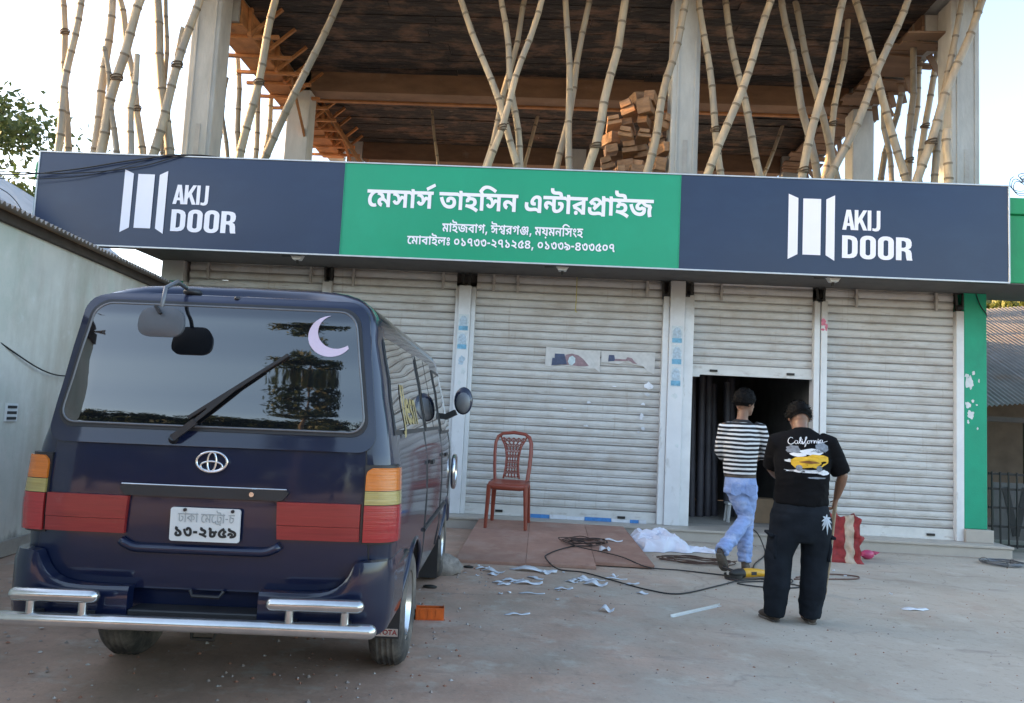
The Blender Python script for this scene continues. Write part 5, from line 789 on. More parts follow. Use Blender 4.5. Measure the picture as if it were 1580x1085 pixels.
mb = MB(); mb.bar((-.18, 0, .35), (-.30, 0, .42), .27, .006); mb.build('flap', M['card'], t)

# ================================================================== SIGN
from mathutils.geometry import delaunay_2d_cdt
def glyph_contours(i):
    out = []
    for c in GLYPH[i].split('/'):
        n = list(map(int, c.split())); x = y = 0; pts = []
        for k in range(0, len(n), 2):
            x += n[k]; y += n[k+1]; pts.append((x, y))
        out.append(pts)
    return out

def glyph_fill(cs):
    """outlines may overlap or cross themselves: triangulate, keep what winds round at least once"""
    V = []; E = []
    for c in cs:
        n0 = len(V); V += [Vector(p) for p in c]; E += [(n0+i, n0+(i+1) % len(c)) for i in range(len(c))]
    ov, oe, of, _, _, _ = delaunay_2d_cdt(V, E, [], 0, 1e-4)
    keep = []
    for f in of:
        cx = sum(ov[i].x for i in f)/len(f); cy = sum(ov[i].y for i in f)/len(f); w = 0
        for c in cs:
            for i in range(len(c)):
                (x1, y1), (x2, y2) = c[i-1], c[i]
                if (y1 > cy) != (y2 > cy) and cx < (x2-x1)*(cy-y1)/(y2-y1)+x1: w += 1 if y2 > y1 else -1
        if w: keep.append(tuple(f))
    return [(v.x, v.y, 0.0) for v in ov], keep

_gm = {}
def lettering(key, name, parent, to3d, mat, x0, x1, zbase, hscale=None):
    """sets a line of outlines between x0 and x1; to3d(u, v, lift) gives the point"""
    wd, seq = LINES[key]
    s = (x1-x0)/wd; sv = hscale if hscale else s
    words = []; last = -1e9
    for gi, gx in seq:
        if gi not in _gm: _gm[gi] = glyph_fill(glyph_contours(gi))
        vs = _gm[gi][0]; lo_ = gx+min(v[0] for v in vs); hi_ = gx+max(v[0] for v in vs)
        if lo_-last > 150: words.append([])
        words[-1].append((gi, gx)); last = max(last, hi_)
    for wdl in words:
        V = []; F = []
        for n, (gi, gx) in enumerate(wdl):
            vs, fs = _gm[gi]; b = len(V)
            for v in vs: V.append(to3d(x0+(gx+v[0])*s, zbase+v[1]*sv, .0003*(n % 3)+v[2]))
            F += [tuple(k+b for k in f) for f in fs]
        me = bpy.data.meshes.new(name); me.from_pydata(V, [], F); me.materials.append(mat)
        place(me, name, parent)

SX0, SX1, SZ0, SZ1, SY = -6.638, 5.574, 3.38, 4.582, -1.014
G0, G1 = -2.640, 1.588
sign = empty('shop_sign', ((SX0+SX1)/2, SY, SZ0), label='long navy and green shop fascia sign with white lettering above the shutters', cat='sign')
ox = (SX0+SX1)/2
def sbox(name, x0, x1, z0, z1, y0, y1, mat, bevel=0.0, parent=sign):
    mb = MB(); mb.box((x0-ox, y0-SY, z0-SZ0), (x1-ox, y1-SY, z1-SZ0)); return mb.build(name, mat, parent, bevel=bevel)
sbox('box_frame', SX0+.004, SX1-.004, SZ0+.006, SZ1-.006, SY+.006, -.935, M['sign_navy'])
def face(name, x0, x1, mat):
    mb = MB(); rr = random.Random(int(x0*10))
    ph = rr.uniform(0, 6)
    def fn(u, v):      # stretched flex face, very slightly wavy between its fixings
        e = min(u, 1-u)*min(v, 1-v)*16
        return (x0+(x1-x0)*u-ox, -.0006-.0045*min(1, e)*(1+math.sin(u*11+ph)*.55+math.sin(v*4+u*7)*.4), (SZ0+(SZ1-SZ0)*v)-SZ0)
    mb.grid(fn, 40, 8)
    return mb.build(name, mat, sign, smooth=True)
face('navy_panel', SX0+.002, G0, M['sign_navy']); face('green_panel', G0, G1, M['sign_green']); face('navy_panel', G1, SX1-.002, M['sign_navy'])
sbox('trim_strip', SX0-.004, SX1+.004, SZ0-.008, SZ0+.012, SY-.014, SY+.008, M['aluminium'], .003)
sbox('bottom_tray', SX0, SX1, SZ0-.006, SZ0+.004, SY+.009, -.932, M['dark_metal'])
sbox('trim_strip', SX0-.004, SX1+.004, SZ1-.006, SZ1+.012, SY-.012, -.93, M['aluminium'], .003)
sbox('trim_strip', SX0-.008, SX0+.012, SZ0+.013, SZ1-.007, SY-.012, -.932, M['aluminium'], .003)
sbox('trim_strip', SX1-.012, SX1+.008, SZ0+.013, SZ1-.007, SY-.012, -.932, M['aluminium'], .003)
for gx in (G0, G1): sbox('joint_strip', gx-.004, gx+.004, SZ0+.013, SZ1-.007, SY-.009, SY-.004, M['sign_green'])
LY = -.0105
def sp(u, v, lift=0.0): return (u-ox, LY-lift, v-SZ0)
def shape(name, pts, parent=sign):
    me = curve_mesh([pts])
    for v in me.vertices: v.co = sp(v.co.x, v.co.y)
    me.materials.append(M['sign_white']); return place(me, name, parent)
def rrect(x0, y0, x1, y1, r, n=5):
    out = []
    for cx, cy, a0 in ((x1-r, y1-r, 0), (x0+r, y1-r, 90), (x0+r, y0+r, 180), (x1-r, y0+r, 270)):
        for k in range(n+1):
            a = R(a0+90*k/n); out.append((cx+r*math.cos(a), cy+r*math.sin(a)))
    return out
# condensed capitals, unit height, drawn as outlines with holes
CAPS = {
 'A': (.50, [[(0, 0), (.17, 0), (.205, .2), (.335, .2), (.37, 0), (.54, 0), (.365, 1), (.175, 1)], [(.225, .34), (.27, .70), (.315, .34)]]),
 'K': (.53, [[(0, 0), (.16, 0), (.16, .28), (.22, .40), (.37, 0), (.55, 0), (.33, .56), (.54, 1), (.37, 1), (.16, .60), (.16, 1), (0, 1)]]),
 'I': (.18, [[(0, 0), (.16, 0), (.16, 1), (0, 1)]]),
 'J': (.36, [[(0, .0), (.14, -.03), (.26, .0), (.33, .10), (.34, .24), (.34, 1), (.18, 1), (.18, .22), (.16, .13), (.10, .11), (0, .13)]]),
 'D': (.58, [[(0, 0), (.27, 0), (.40, .03), (.49, .11), (.53, .25), (.53, .75), (.49, .89), (.40, .97), (.27, 1), (0, 1)], [(.19, .16), (.27, .17), (.33, .22), (.34, .32), (.34, .68), (.33, .78), (.27, .83), (.19, .84)]]),
 'O': (.58, [rrect(0, -.02, .54, 1.02, .24, 7), rrect(.19, .15, .35, .85, .078, 5)]),
 'R': (.57, [[(0, 0), (.19, 0), (.19, .40), (.27, .40), (.33, .34), (.345, .12), (.37, 0), (.56, 0), (.54, .12), (.53, .32), (.50, .43), (.42, .49), (.50, .55), (.53, .66), (.53, .80), (.49, .92), (.40, .98), (.27, 1), (0, 1)], [(.19, .55), (.27, .55), (.33, .59), (.34, .70), (.33, .80), (.27, .85), (.19, .85)]]),
}
def caps(word, x0, x1, z0, z1, parent):
    adv = sum(CAPS[c][0]+.03 for c in word)-.03
    sx = (x1-x0)/adv; sz = z1-z0; x = x0
    V = []; F = []
    for c in word:
        me = curve_mesh([[(px*sx+x, py*sz+z0) for px, py in q] for q in CAPS[c][1]])
        b = len(V); V += [sp(v.co.x, v.co.y) for v in me.vertices]; F += [tuple(k+b for k in p.vertices) for p in me.polygons]
        x += (CAPS[c][0]+.03)*sx
    me = bpy.data.meshes.new('lettering'); me.from_pydata(V, [], F); me.materials.append(M['sign_white'])
    return place(me, 'lettering', parent)
for dx in (0.0, 8.405):
    shape('door_mark', [(-5.49+dx, 4.385), (-5.372+dx, 4.335), (-5.372+dx, 3.63), (-5.49+dx, 3.565)])
    shape('door_mark', [(-5.312+dx, 4.332), (-5.095+dx, 4.332), (-5.095+dx, 3.628), (-5.312+dx, 3.628)])
    shape('door_mark', [(-5.032+dx, 4.33), (-4.926+dx, 4.385), (-4.926+dx, 3.565), (-5.032+dx, 3.63)])
    caps('AKIJ', -4.835+dx, -4.37+dx, 3.958, 4.21, sign)
    caps('DOOR', -4.835+dx, -3.985+dx, 3.606, 3.888, sign)
lettering('name', 'lettering', sign, sp, M['sign_white'], -2.335, 1.258, 4.022, .000355)
lettering('addr', 'lettering', sign, sp, M['sign_white'], -1.362, .398, 3.735, .000172)
lettering('mob', 'lettering', sign, sp, M['sign_white'], -1.795, .806, 3.562, .000166)

# small lamps tucked under the sign
for x, lab in ((-3.225, 'small grey floodlight under the sign above the van'), (.167, 'small grey floodlight under the green middle of the sign'), (3.53, 'small grey floodlight under the right half of the sign')):
    l = empty('floodlight', (x, -.86, 3.42), label=lab, cat='lamp', group='floodlights under the sign')
    mb = MB(); mb.slab([(-.10, .0), (.10, .0), (.045, -.09), (-.045, -.09)], lambda u, v: (u, -.05, v), lambda u, v: (u, .05, v)); mb.build('shade', M['lamp_white'], l, bevel=.006)
    mb = MB(); mb.tube([(0, 0, -.085), (0, .02, -.13)], .018, 10); mb.build('lamp_holder', M['dark_metal'], l)
    mb = MB(); mb.bar((-.22, .06, -.03), (-.10, .03, -.03), .03, .02); mb.build('arm', M['dark_metal'], l)

# ================================================================== BAMBOO, TIMBER HEAP
# x at foot, z at foot, x at head, z at head, y, radius
POLES = [
    (-6.559, 4.461, -6.996, 7.64, -0.55, 0.052),
    (-6.631, 4.461, -6.383, 7.64, -0.7, 0.055),
    (-6.212, 4.461, -6.201, 7.64, -0.6, 0.062),
    (-5.532, 4.461, -6.32, 7.64, -0.48, 0.055),
    (-5.745, 4.461, -6.047, 6.096, -0.8, 0.045),
    (-6.059, 4.461, -5.431, 7.64, -0.72, 0.072),
    (-5.538, 4.461, -5.562, 5.991, -0.86, 0.05),
    (-5.153, 4.461, -5.696, 7.64, -0.5, 0.068),
    (-5.338, 4.461, -5.513, 7.64, -0.43, 0.038),
    (-5.298, 4.461, -5.236, 6.625, -0.41, 0.038),
    (-5.394, 4.461, -4.756, 7.64, -0.66, 0.066),
    (-4.523, 3.701, -3.951, 7.64, -0.2, 0.068),
    (-4.543, 3.701, -3.06, 7.64, -0.05, 0.066),
    (-5.213, 3.701, -5.571, 7.64, 2.2, 0.06),
    (-4.869, 3.701, -5.399, 6.632, 1.2, 0.042),
    (-5.309, 3.701, -5.34, 6.704, 1.4, 0.042),
    (-5.208, 3.701, -5.384, 7.64, 2.8, 0.06),
    (-5.43, 3.701, -5.301, 7.64, 3.2, 0.06),
    (-0.093, 3.701, -1.581, 7.64, -0.15, 0.058),
    (-0.264, 3.701, -0.885, 7.64, -0.05, 0.056),
    (-1.255, 3.701, -0.501, 7.64, 0.25, 0.055),
    (-1.148, 3.701, -0.152, 7.64, -0.33, 0.056),
    (0.279, 3.701, 0.051, 7.64, -0.1, 0.058),
    (-0.18, 3.701, 0.398, 7.64, 0.15, 0.058),
    (0.212, 3.701, 0.946, 7.64, -0.2, 0.075),
    (-1.833, 3.701, -2.508, 7.64, 4.6, 0.04),
    (-1.225, 3.701, -0.35, 7.64, 4.8, 0.05),
    (1.13, 3.701, 1.808, 7.64, -0.25, 0.068),
    (2.468, 3.701, 1.906, 7.64, -0.05, 0.06),
    (3.257, 3.701, 2.337, 7.64, 0.2, 0.064),
    (1.658, 3.701, 2.97, 7.64, -0.25, 0.068),
    (3.89, 3.701, 3.026, 7.64, -0.05, 0.062),
    (4.354, 3.701, 3.327, 7.64, 0.25, 0.06),
    (3.112, 3.701, 3.903, 7.64, -0.28, 0.068),
    (3.752, 3.701, 4.287, 7.64, 0.75, 0.058),
    (5.11, 3.701, 4.047, 7.64, 0.0, 0.064),
    (3.174, 3.701, 4.781, 7.64, -0.3, 0.066),
    (5.052, 3.701, 5.287, 7.64, 0.75, 0.06),
    (4.744, 3.701, 5.336, 6.778, 1.3, 0.06),
    (5.192, 3.701, 5.647, 7.64, 1.3, 0.055),
    (5.356, 3.701, 5.755, 7.64, 1.0, 0.06),
    (4.554, 3.701, 5.804, 7.64, -0.22, 0.07),
    (5.021, 3.701, 5.527, 7.64, -0.12, 0.055),
    (3.27, 3.701, 4.587, 7.64, 4.9, 0.05),
    (5.323, 3.701, 4.904, 6.359, 1.0, 0.05),
    (5.165, 3.701, 5.207, 5.569, -0.33, 0.07),
]

ORD = ['first', 'second', 'third', 'fourth', 'fifth', 'sixth', 'seventh', 'eighth', 'ninth', 'tenth', 'eleventh', 'twelfth', 'thirteenth', 'fourteenth', 'fifteenth', 'sixteenth',
       'seventeenth', 'eighteenth', 'nineteenth', 'twentieth', 'twenty first', 'twenty second', 'twenty third', 'twenty fourth']
def bamboo(p, rnd):
    xb, zb, xt, zt, y, r = p; r *= .86
    mb = MB(); L = math.hypot(xt-xb, zt-zb)
    bow = rnd.uniform(-.075, .075)*L/4; bowy = rnd.uniform(-.06, .06); ph = rnd.uniform(2, 5)
    lean = rnd.uniform(-.05, .05)
    def at(s):
        k = math.sin(math.pi*s)
        return Vector(((xt-xb)*s+bow*k+.018*math.sin(ph*s*4), lean*s+bowy*k, (zt-zb)*s))
    s = 0.0; rings = []
    step = rnd.uniform(.26, .44)/L
    nodes = []
    q = rnd.uniform(.1, 1)*step
    while q < 1: nodes.append(q); q += step*rnd.uniform(.7, 1.3)
    stops = [(0, 1, 0)]
    for n in nodes:
        e = .012/L
        stops += [(n-2.2*e, .96, 0), (n-.6*e, 1.07, 1), (n, 1.12, 1), (n+.5*e, 1.03, 0), (n+2.5*e, .965, 0)]
    stops.append((1, .96, 0))
    stops = [t for t in stops if 0 <= t[0] <= 1]
    n = 12; base = 0
    for i, (t, k, nd) in enumerate(stops):
        c = at(t); rr = r*k*(1.08-.24*t)
        d = (at(min(1, t+.01))-at(max(0, t-.01))).normalized()
        sx = d.cross(Vector((0, 1, 0))).normalized(); sy = sx.cross(d)
        for a in range(n):
            an = 2*math.pi*a/n; mb.v.append(tuple(c+sx*rr*math.cos(an)+sy*rr*math.sin(an)))
        if i:
            dark = 1 if (nd or stops[i-1][2]) else 0
            for a in range(n):
                b = (a+1) % n
                mb.f.append(((i-1)*n+a, (i-1)*n+b, i*n+b, i*n+a)); mb.m.append(dark)
    mb.f.append(tuple(reversed(range(n)))); mb.m.append(0)
    mb.f.append(tuple((len(stops)-1)*n+a for a in range(n))); mb.m.append(0)
    o = mb.build('bamboo_pole', [M['bamboo'], M['bamboo_node']], smooth='auto')
    o.location = (xb, y, zb)
    return o
M['rope_brown'] = material('rope_brown', (.10, .07, .045), .9, var=.3, scale=30)
rnd = random.Random(4)
Q = sorted(POLES, key=lambda p: p[0]+(p[2]-p[0])*(4.6-p[1])/(p[3]-p[1])+.043*p[4])
zones = {'left': [], 'mid': [], 'right': []}
for p in Q:
    xs_ = p[0]+(p[2]-p[0])*(4.6-p[1])/(p[3]-p[1])
    zones['left' if xs_ < -5.0 and p[4] < 0 else 'mid' if xs_ < 1.5 else 'right'].append(p)
for zn, ps in zones.items():
    for i, p in enumerate(ps):
        o = bamboo(p, rnd)
        if i % 2 and p[3] > 7:                     # rope lashing where poles cross
            t_ = rnd.uniform(.30, .62); v_ = o.data.vertices; k_ = int(t_*(len(v_)//12-1))*12
            c_ = sum((v_[k_+q].co for q in range(12)), Vector())/12
            for e_ in range(3):
                mb = MB(); mb.tube([c_+Vector((p[5]*1.02*math.cos(a_), p[5]*1.02*math.sin(a_), .022*(e_-1)+.018*math.sin(a_+e_))) for a_ in [2*math.pi*q/14 for q in range(14)]], .009, 6, closed=True)
                mb.build('lashing', M['rope_brown'], o, smooth=True)
        lean = 'leaning right' if p[2]-p[0] > .35 else 'leaning left' if p[2]-p[0] < -.35 else 'nearly upright'
        thick = 'thick' if p[5] >= .066 else 'thin' if p[5] < .05 else 'pale'
        where = {'left': 'outside the left concrete column', 'mid': 'between the left and centre concrete columns', 'right': 'right of the centre concrete column'}[zn]
        tag(o, '%s bamboo pole %s, %s from the left %s' % (thick, lean, ORD[i], where), 'bamboo pole', 'bamboo poles propping the upper floor')
# T heads on two short props
for x, y, z in ((-6.0, -.43, 7.45), (-5.49, -.41, 7.2)):
    mb = MB(); mb.bar((x-.16, y, z), (x+.16, y, z+.01), .07, .06)
    tag(mb.build('prop_head', M['timber_dark']), 'short dark timber block across the top of a thin bamboo prop at the left' if x < -5.8 else 'short dark timber block across a thin prop beside the left column', 'timber block')

# heap of sawn timber beside the centre column
rnd = random.Random(19)
M['offcut'] = overlay(material('offcut', (.31, .165, .08), .75, var=.35, scale=9, stretch=(1, 1, 3), bump=.3, bscale=60, rand=.35), (.26, .19, .14), 6, lo=.5, hi=.75, amount=.6)
heap = []
for layer in range(6):                     # lower, neater courses mostly hidden by the sign
    for k in range(3): heap.append((.80+.32*k, .42, 3.78+.16*layer, .30, .50, .15, 0, 0, rnd.uniform(-.08, .08)))
xz = [(.78, 4.78), (1.02, 4.75), (1.27, 4.76), (1.50, 4.75), (.72, 4.98), (.93, 4.96), (1.17, 4.98), (1.41, 4.95), (.76, 5.17), (1.0, 5.16), (1.24, 5.15), (1.47, 5.16), (.82, 5.36), (1.05, 5.36), (1.3, 5.35), (1.52, 5.35), (.80, 5.55), (1.02, 5.55), (1.26, 5.54), (1.47, 5.55), (.84, 5.74), (1.05, 5.75), (1.27, 5.74), (1.46, 5.76), (1.08, 5.94), (1.28, 5.95), (1.46, 5.94), (1.18, 6.10), (1.40, 6.08)]
for x, z in xz:
    heap.append((x+rnd.uniform(-.03, .03), .36+rnd.uniform(-.12, .12), z, rnd.uniform(.13, .23), rnd.uniform(.25, .5), rnd.uniform(.10, .21), rnd.uniform(-.22, .22), rnd.uniform(-.30, .30), rnd.uniform(-.5, .5)))
for x, y, z, w, d, h, rx, ry, rz in heap:
    mb = MB()
    if rnd.random() < .55:
        mb.box((-w/2, -d/2, -h/2), (w/2, d/2, h/2))
    else:                                   # two boards nailed face to face
        mb.box((-w/2, -d/2, -h/2), (w/2, d/2, -.005)); mb.box((-w/2+.02, -d/2-.03, .0), (w/2-.03, d/2-.05, h/2))
    o = mb.build('timber_offcut', M['offcut'], bevel=.006)
    o.location = (x, y, z); o.rotation_euler = (rx, ry, rz)
    tag(o, 'sawn timber offcut in the heap left of the centre concrete column', 'timber', 'timber offcuts heaped on the upper floor')
# loose boards piled right of the centre column
rnd = random.Random(31)
for i in range(11):
    z = 3.74+.115*i
    a = Vector((2.35+rnd.uniform(-.1, .1), .35+rnd.uniform(-.08, .08), z)); b = Vector((3.0+rnd.uniform(.0, .5), .30+rnd.uniform(-.1, .1), z+(.0 if i < 8 else .10*rnd.random())))
    mb = MB(); mb.bar(a-a, b-a, .22, .11 if i < 9 else .05)
    o = mb.build('loose_board', M['offcut']); o.location = a
    tag(o, 'weathered board in the low pile right of the centre concrete column, %s from the top' % ORD[10-i], 'board', 'boards piled on the upper floor')

# ================================================================== NEIGHBOURS
def corr_sheet(origin, along, upv, width, length, mat, name, parent, pitch=.076, amp=.018):
    """corrugated sheet: width runs across the waves, length down the slope"""
    o = Vector(origin); a = Vector(along).normalized(); u = Vector(upv).normalized(); n = a.cross(u).normalized()
    N = int(width/pitch*6); mb = MB()
    for j in range(2):
        for i in range(N+1):
            t = width*i/N
            mb.v.append(tuple(o+a*t+u*length*j+n*amp*math.sin(2*math.pi*t/pitch)))
    for i in range(N): mb.f.append((i, i+1, N+2+i, N+1+i)); mb.m.append(0)
    return mb.build(name, mat, parent, smooth=True)

# left neighbour: a plastered side wall running away from the road, with a low tin eave
hw = empty('neighbour_house', (-4.73, -3.8, 0), rot=(0, 0, R(6.8)), label='whitewashed house side wall with tin eave at the left behind the van', cat='house')
mb = MB(); mb.box((-3.5, -6.0, -.2), (0, 3.3, 2.90)); mb.build('wall', M['house_wall'], hw)
mb = MB(); mb.box((.0, -6.0, 0), (.03, 3.28, .14)); mb.build('plinth', M['cement_skirt'], hw)
mb = MB(); mb.box((-.05, -6.0, 2.901), (.05, 3.3, 2.99)); mb.build('eave_shadow', M['timber_dark'], hw)  # dark strip standing in for the shadow gap between eave and wall
for k in range(11):
    corr_sheet((.20, -6.0+.85*k, 2.985-.0*k), (0, 1, 0), (-1, 0, .16), .87, 3.2, M['tin_old'], 'roof_sheet', hw)
mb = MB(); mb.box((.001, -.05, 1.20), (.02, .12, 1.36)); mb.build('notice', M['plate'], hw)
for k in range(3):
    mb = MB(); mb.box((.02, -.045, 1.215+.05*k), (.024, .10, 1.24+.05*k)); mb.build('notice_line', M['ink'], hw)
# farther roof at the left, behind the sign
d = Vector((-.2, .98, 0)).normalized(); e0 = Vector((-6.62, -1.75, 3.58))
fh = empty('tin_roofed_house', (e0.x, e0.y, 0), label='house with pale corrugated tin roof beyond the left end of the sign', cat='house')
side = Vector((-d.y, d.x, 0))            # to the left
mb = MB(); pts = [side*.25, side*3.6, side*3.6+d*8.0, side*.25+d*8.0]
mb.add([p+Vector((0, 0, 0)) for p in pts]+[p+Vector((0, 0, 3.55)) for p in pts], [(0, 1, 5, 4), (1, 2, 6, 5), (2, 3, 7, 6), (3, 0, 4, 7), (4, 5, 6, 7)])
mb.build('wall', M['house_wall'], fh)
upv = (side*1.9+Vector((0, 0, 1.48)))
for k in range(10):
    corr_sheet(d*(.82*k)+Vector((0, 0, 3.58)), d, upv, .84, upv.length, M['tin'], 'roof_sheet', fh)
upv2 = (side*1.9-Vector((0, 0, 1.48)))
for k in range(10):
    corr_sheet(d*(.82*k)+upv+Vector((0, 0, 3.58)), d, upv2, .84, upv2.length, M['tin'], 'roof_sheet', fh)

# right neighbour: low tin roof over a dark verandah, iron grille gate in front
rh = empty('verandah_house', (7.0, 2.0, 0), label='low house with rusty corrugated roof over a dark verandah at the right edge', cat='house')
mb = MB(); mb.box((-.6, 3.2, 0), (9, 3.4, 3.2)); mb.box((-.75, .2, 0), (-.6, 3.4, 2.2)); mb.build('wall', material('mud_wall', (.16, .12, .09), .9, var=.2), rh)
al = Vector((1, .0, .12)); upv = Vector((-.12, 3.0, 1.52))
for k in range(10):
    corr_sheet(Vector((-.75, -.15, 1.93))+al*(.84*k), al, upv, .87, 4.2, M['tin_old'], 'roof_sheet', rh)
mb = MB(); mb.box((-.6, -.02, 1.78), (9, .05, 1.86)); mb.build('beam', M['timber_dark'], rh)
for x in (.6, 3.0, 5.4):
    mb = MB(); mb.box((x, -.02, 0), (x+.12, .1, 1.78)); mb.build('post', M['timber_dark'], rh)
# painted board behind the grille with big dark letters
bd = empty('painted_board', (6.62, .62, .12), label='pale board with large dark painted letters behind the iron gate', cat='board')
mb = MB(); mb.box((-.32, 0, 0), (1.6, .03, .78)); mb.build('panel', material('board_pale', (.13, .125, .12), .8, var=.2), bd)
mb = MB(); mb.bar((-.16, -.004, .72), (-.02, -.004, .06), .006, .09, (1, 0, 0)); mb.bar((.12, -.006, .72), (-.02, -.006, .06), .006, .09, (1, 0, 0)); mb.build('letter', M['ink'], bd)
mb = MB(); mb.tube([(.50+.21*math.cos(t), -.005, .40+.30*math.sin(t)) for t in [2*math.pi*k/24 for k in range(24)]], .05, 6, closed=True, ry=[.006]*24, side=None); mb.build('letter', M['ink'], bd)
gt = empty('iron_gate', (6.0, .3, 0), label='black iron grille gate beside the green pillar at the right edge', cat='gate')
for k in range(16):
    mb = MB(); mb.bar((.10+.11*k, 0, .05), (.10+.11*k, 0, 1.06), .016, .016); mb.build('bar', M['iron'], gt)
for z in (.08, .33, .58, .83, 1.03):
    mb = MB(); mb.bar((.06, .014, z), (1.9, .014, z), .02, .03); mb.build('rail', M['iron'], gt)

# ------------------------------------------------------------------ trees
def tree(loc, h, spread, nleaf, leafsize, label, seed, mat, group=None, trunk_r=.18, crown_from=.45, lean=0.0, sparse=False):
    rnd = random.Random(seed); nr = np.random.default_rng(seed)
    root = empty('tree', loc, label=label, cat='tree', group=group)
    mb = MB()
    top = Vector((lean*h, 0, h*.86)); pts = []; n = 7
    for i in range(n):
        t = i/(n-1); pts.append(Vector((top.x*t+rnd.uniform(-.1, .1)*t*spread*.3, rnd.uniform(-.1, .1)*t*spread*.3, top.z*t)))
    mb.tube(pts, [trunk_r*(1.25-1.05*i/(n-1)) for i in range(n)], 8)
    tips = []
    nl = 15
    for i in range(nl):
        t = crown_from+(.97-crown_from)*(i+.5)/nl; k = t*(n-1); a = int(k); p0 = pts[a].lerp(pts[min(a+1, n-1)], k-a)
        az = i*2.4+rnd.uniform(-.5, .5); ln = spread*(1.05-.55*abs((t-crown_from)/(1-crown_from)-.4)*1.6)*rnd.uniform(.6, 1.1)
        d = Vector((math.cos(az), math.sin(az), rnd.uniform(.12, .6)))
        p1 = p0+d*ln*.5+Vector((0, 0, .05*ln)); p2 = p0+d*ln+Vector((0, 0, rnd.uniform(-.05, .15)*ln))
        r0 = trunk_r*.42*(1.2-t)
        mb.tube([p0, p1, p2], [r0, r0*.6, r0*.25], 5)
        for s_ in (.45, .7, .9, 1.0):
            c = p0.lerp(p2, s_)
            tips.append(c)
            for _ in range(2):
                q = c+Vector((rnd.gauss(0, 1), rnd.gauss(0, 1), rnd.gauss(0, .6)))*spread*.16
                mb.tube([c, q], [r0*.25, r0*.1], 4); tips.append(q)
    tips.append(pts[-1]+Vector((0, 0, .1*h)))
    mb.build('trunk', M['bark'], root, smooth=True)
    T = np.array([tuple(t) for t in tips]); 
    wts = nr.random(len(T))**1.5+.15; wts /= wts.sum()
    idx = nr.choice(len(T), nleaf, p=wts)
    c = T[idx]+nr.normal(size=(nleaf, 3))*np.array([1, 1, .62])*spread*(.085 if sparse else .13)
    a = nr.normal(size=(nleaf, 3)); a /= np.linalg.norm(a, axis=1)[:, None]
    b = nr.normal(size=(nleaf, 3)); b -= a*(a*b).sum(1)[:, None]; b /= np.linalg.norm(b, axis=1)[:, None]
    s = leafsize*(.6+.8*nr.random(nleaf))[:, None]
    V = np.stack([c-a*s, c-b*s*.42, c+a*s, c+b*s*.42], 1).reshape(-1, 3)
    F = np.arange(nleaf*4).reshape(-1, 4)
    me = bpy.data.meshes.new('crown'); me.from_pydata(V.tolist(), [], F.tolist()); me.materials.append(M[mat])
    place(me, 'crown', root)
    return root
tree((-13.0, 3.6, 0), 8.4, 3.5, 14000, .085, 'dark feathery tree beyond the tin roof at the left edge', 3, 'leaf', trunk_r=.2, crown_from=.5, sparse=True)
tree((12.3, 11.0, 0), 6.4, 2.4, 11000, .13, 'sunlit yellow green tree behind the rusty roof at the right edge', 8, 'leaf_yellow', trunk_r=.14, crown_from=.3)
tree((15.5, 15.0, 0), 7.0, 3.0, 9000, .15, 'green tree farther right behind the rusty roof', 9, 'leaf', trunk_r=.15, crown_from=.3)
# roadside trees opposite the shop, seen mirrored in the van's rear window
for i, (x, y, h, sp_, tl) in enumerate(((-22, -36, 7.4, 3.6, 'far left'), (-17.5, -35, 8.6, 3.4, 'left'), (-14, -36, 7.2, 3.2, 'centre left'), (-10.6, -35, 8.0, 3.2, 'centre'), (-7.2, -36, 7.4, 3.2, 'centre right'), (-3.4, -35, 8.4, 3.6, 'right'), (4, -37, 8.0, 4.4, 'far right'))):
    tree((x, y, 0), h, sp_, 9000, .2, 'dark roadside tree across the road, %s of the row mirrored in the van window' % tl, 40+i, 'leaf_dark', 'roadside trees across the road', trunk_r=.25, crown_from=.12)
tree((-5.1, -29.5, 0), 12.2, 1.9, 3800, .17, 'tall slender tree across the road mirrored at the right of the van window', 60, 'leaf_dark', trunk_r=.16, crown_from=.62)

# ------------------------------------------------------------------ wires
def wire(name, pts, r, label, cat='wire', group=None, mat='wire', n=6, sub=8):
    P = [Vector(p) for p in pts]; out = []
    for i in range(len(P)-1):
        p0 = P[max(i-1, 0)]; p1 = P[i]; p2 = P[i+1]; p3 = P[min(i+2, len(P)-1)]
        for k in range(sub):
            t = k/sub
            out.append(.5*((2*p1)+(-p0+p2)*t+(2*p0-5*p1+4*p2-p3)*t*t+(-p0+3*p1-3*p2+p3)*t**3))
    out.append(P[-1])
    mb = MB(); mb.tube(out, r, n)
    return tag(mb.build(name, M[mat] if isinstance(mat, str) else mat, smooth=True), label, cat, group)
wire('service_wire', [(-8.4, -1.6, 4.10), (-7.0, -1.15, 4.22), (-6.2, -1.06, 4.34), (-5.4, -1.05, 4.50), (-4.75, -1.03, 4.60), (-4.3, -.9, 4.61)], .009, 'thick black service cable crossing the top left of the sign', group='service cables at the sign')
wire('service_wire', [(-8.4, -1.7, 4.16), (-7.0, -1.18, 4.25), (-6.1, -1.07, 4.30), (-5.3, -1.05, 4.42), (-4.7, -1.03, 4.60), (-4.2, -.9, 4.62)], .007, 'black service cable sagging just below the thick one over the sign', group='service cables at the sign')
wire('service_wire', [(-8.4, -1.7, 4.05), (-7.0, -1.18, 4.16), (-6.0, -1.06, 4.27), (-5.2, -1.045, 4.52), (-4.9, -1.03, 4.60), (-4.6, -.9, 4.62)], .005, 'thin black service cable, lowest of three over the sign', group='service cables at the sign')
wire('drop_wire', [(-7.4, -1.3, 4.17), (-6.95, -1.12, 4.0), (-6.72, -1.05, 3.7), (-6.66, -1.03, 3.45)], .006, 'thin black wire dropping down beside the left end of the sign')
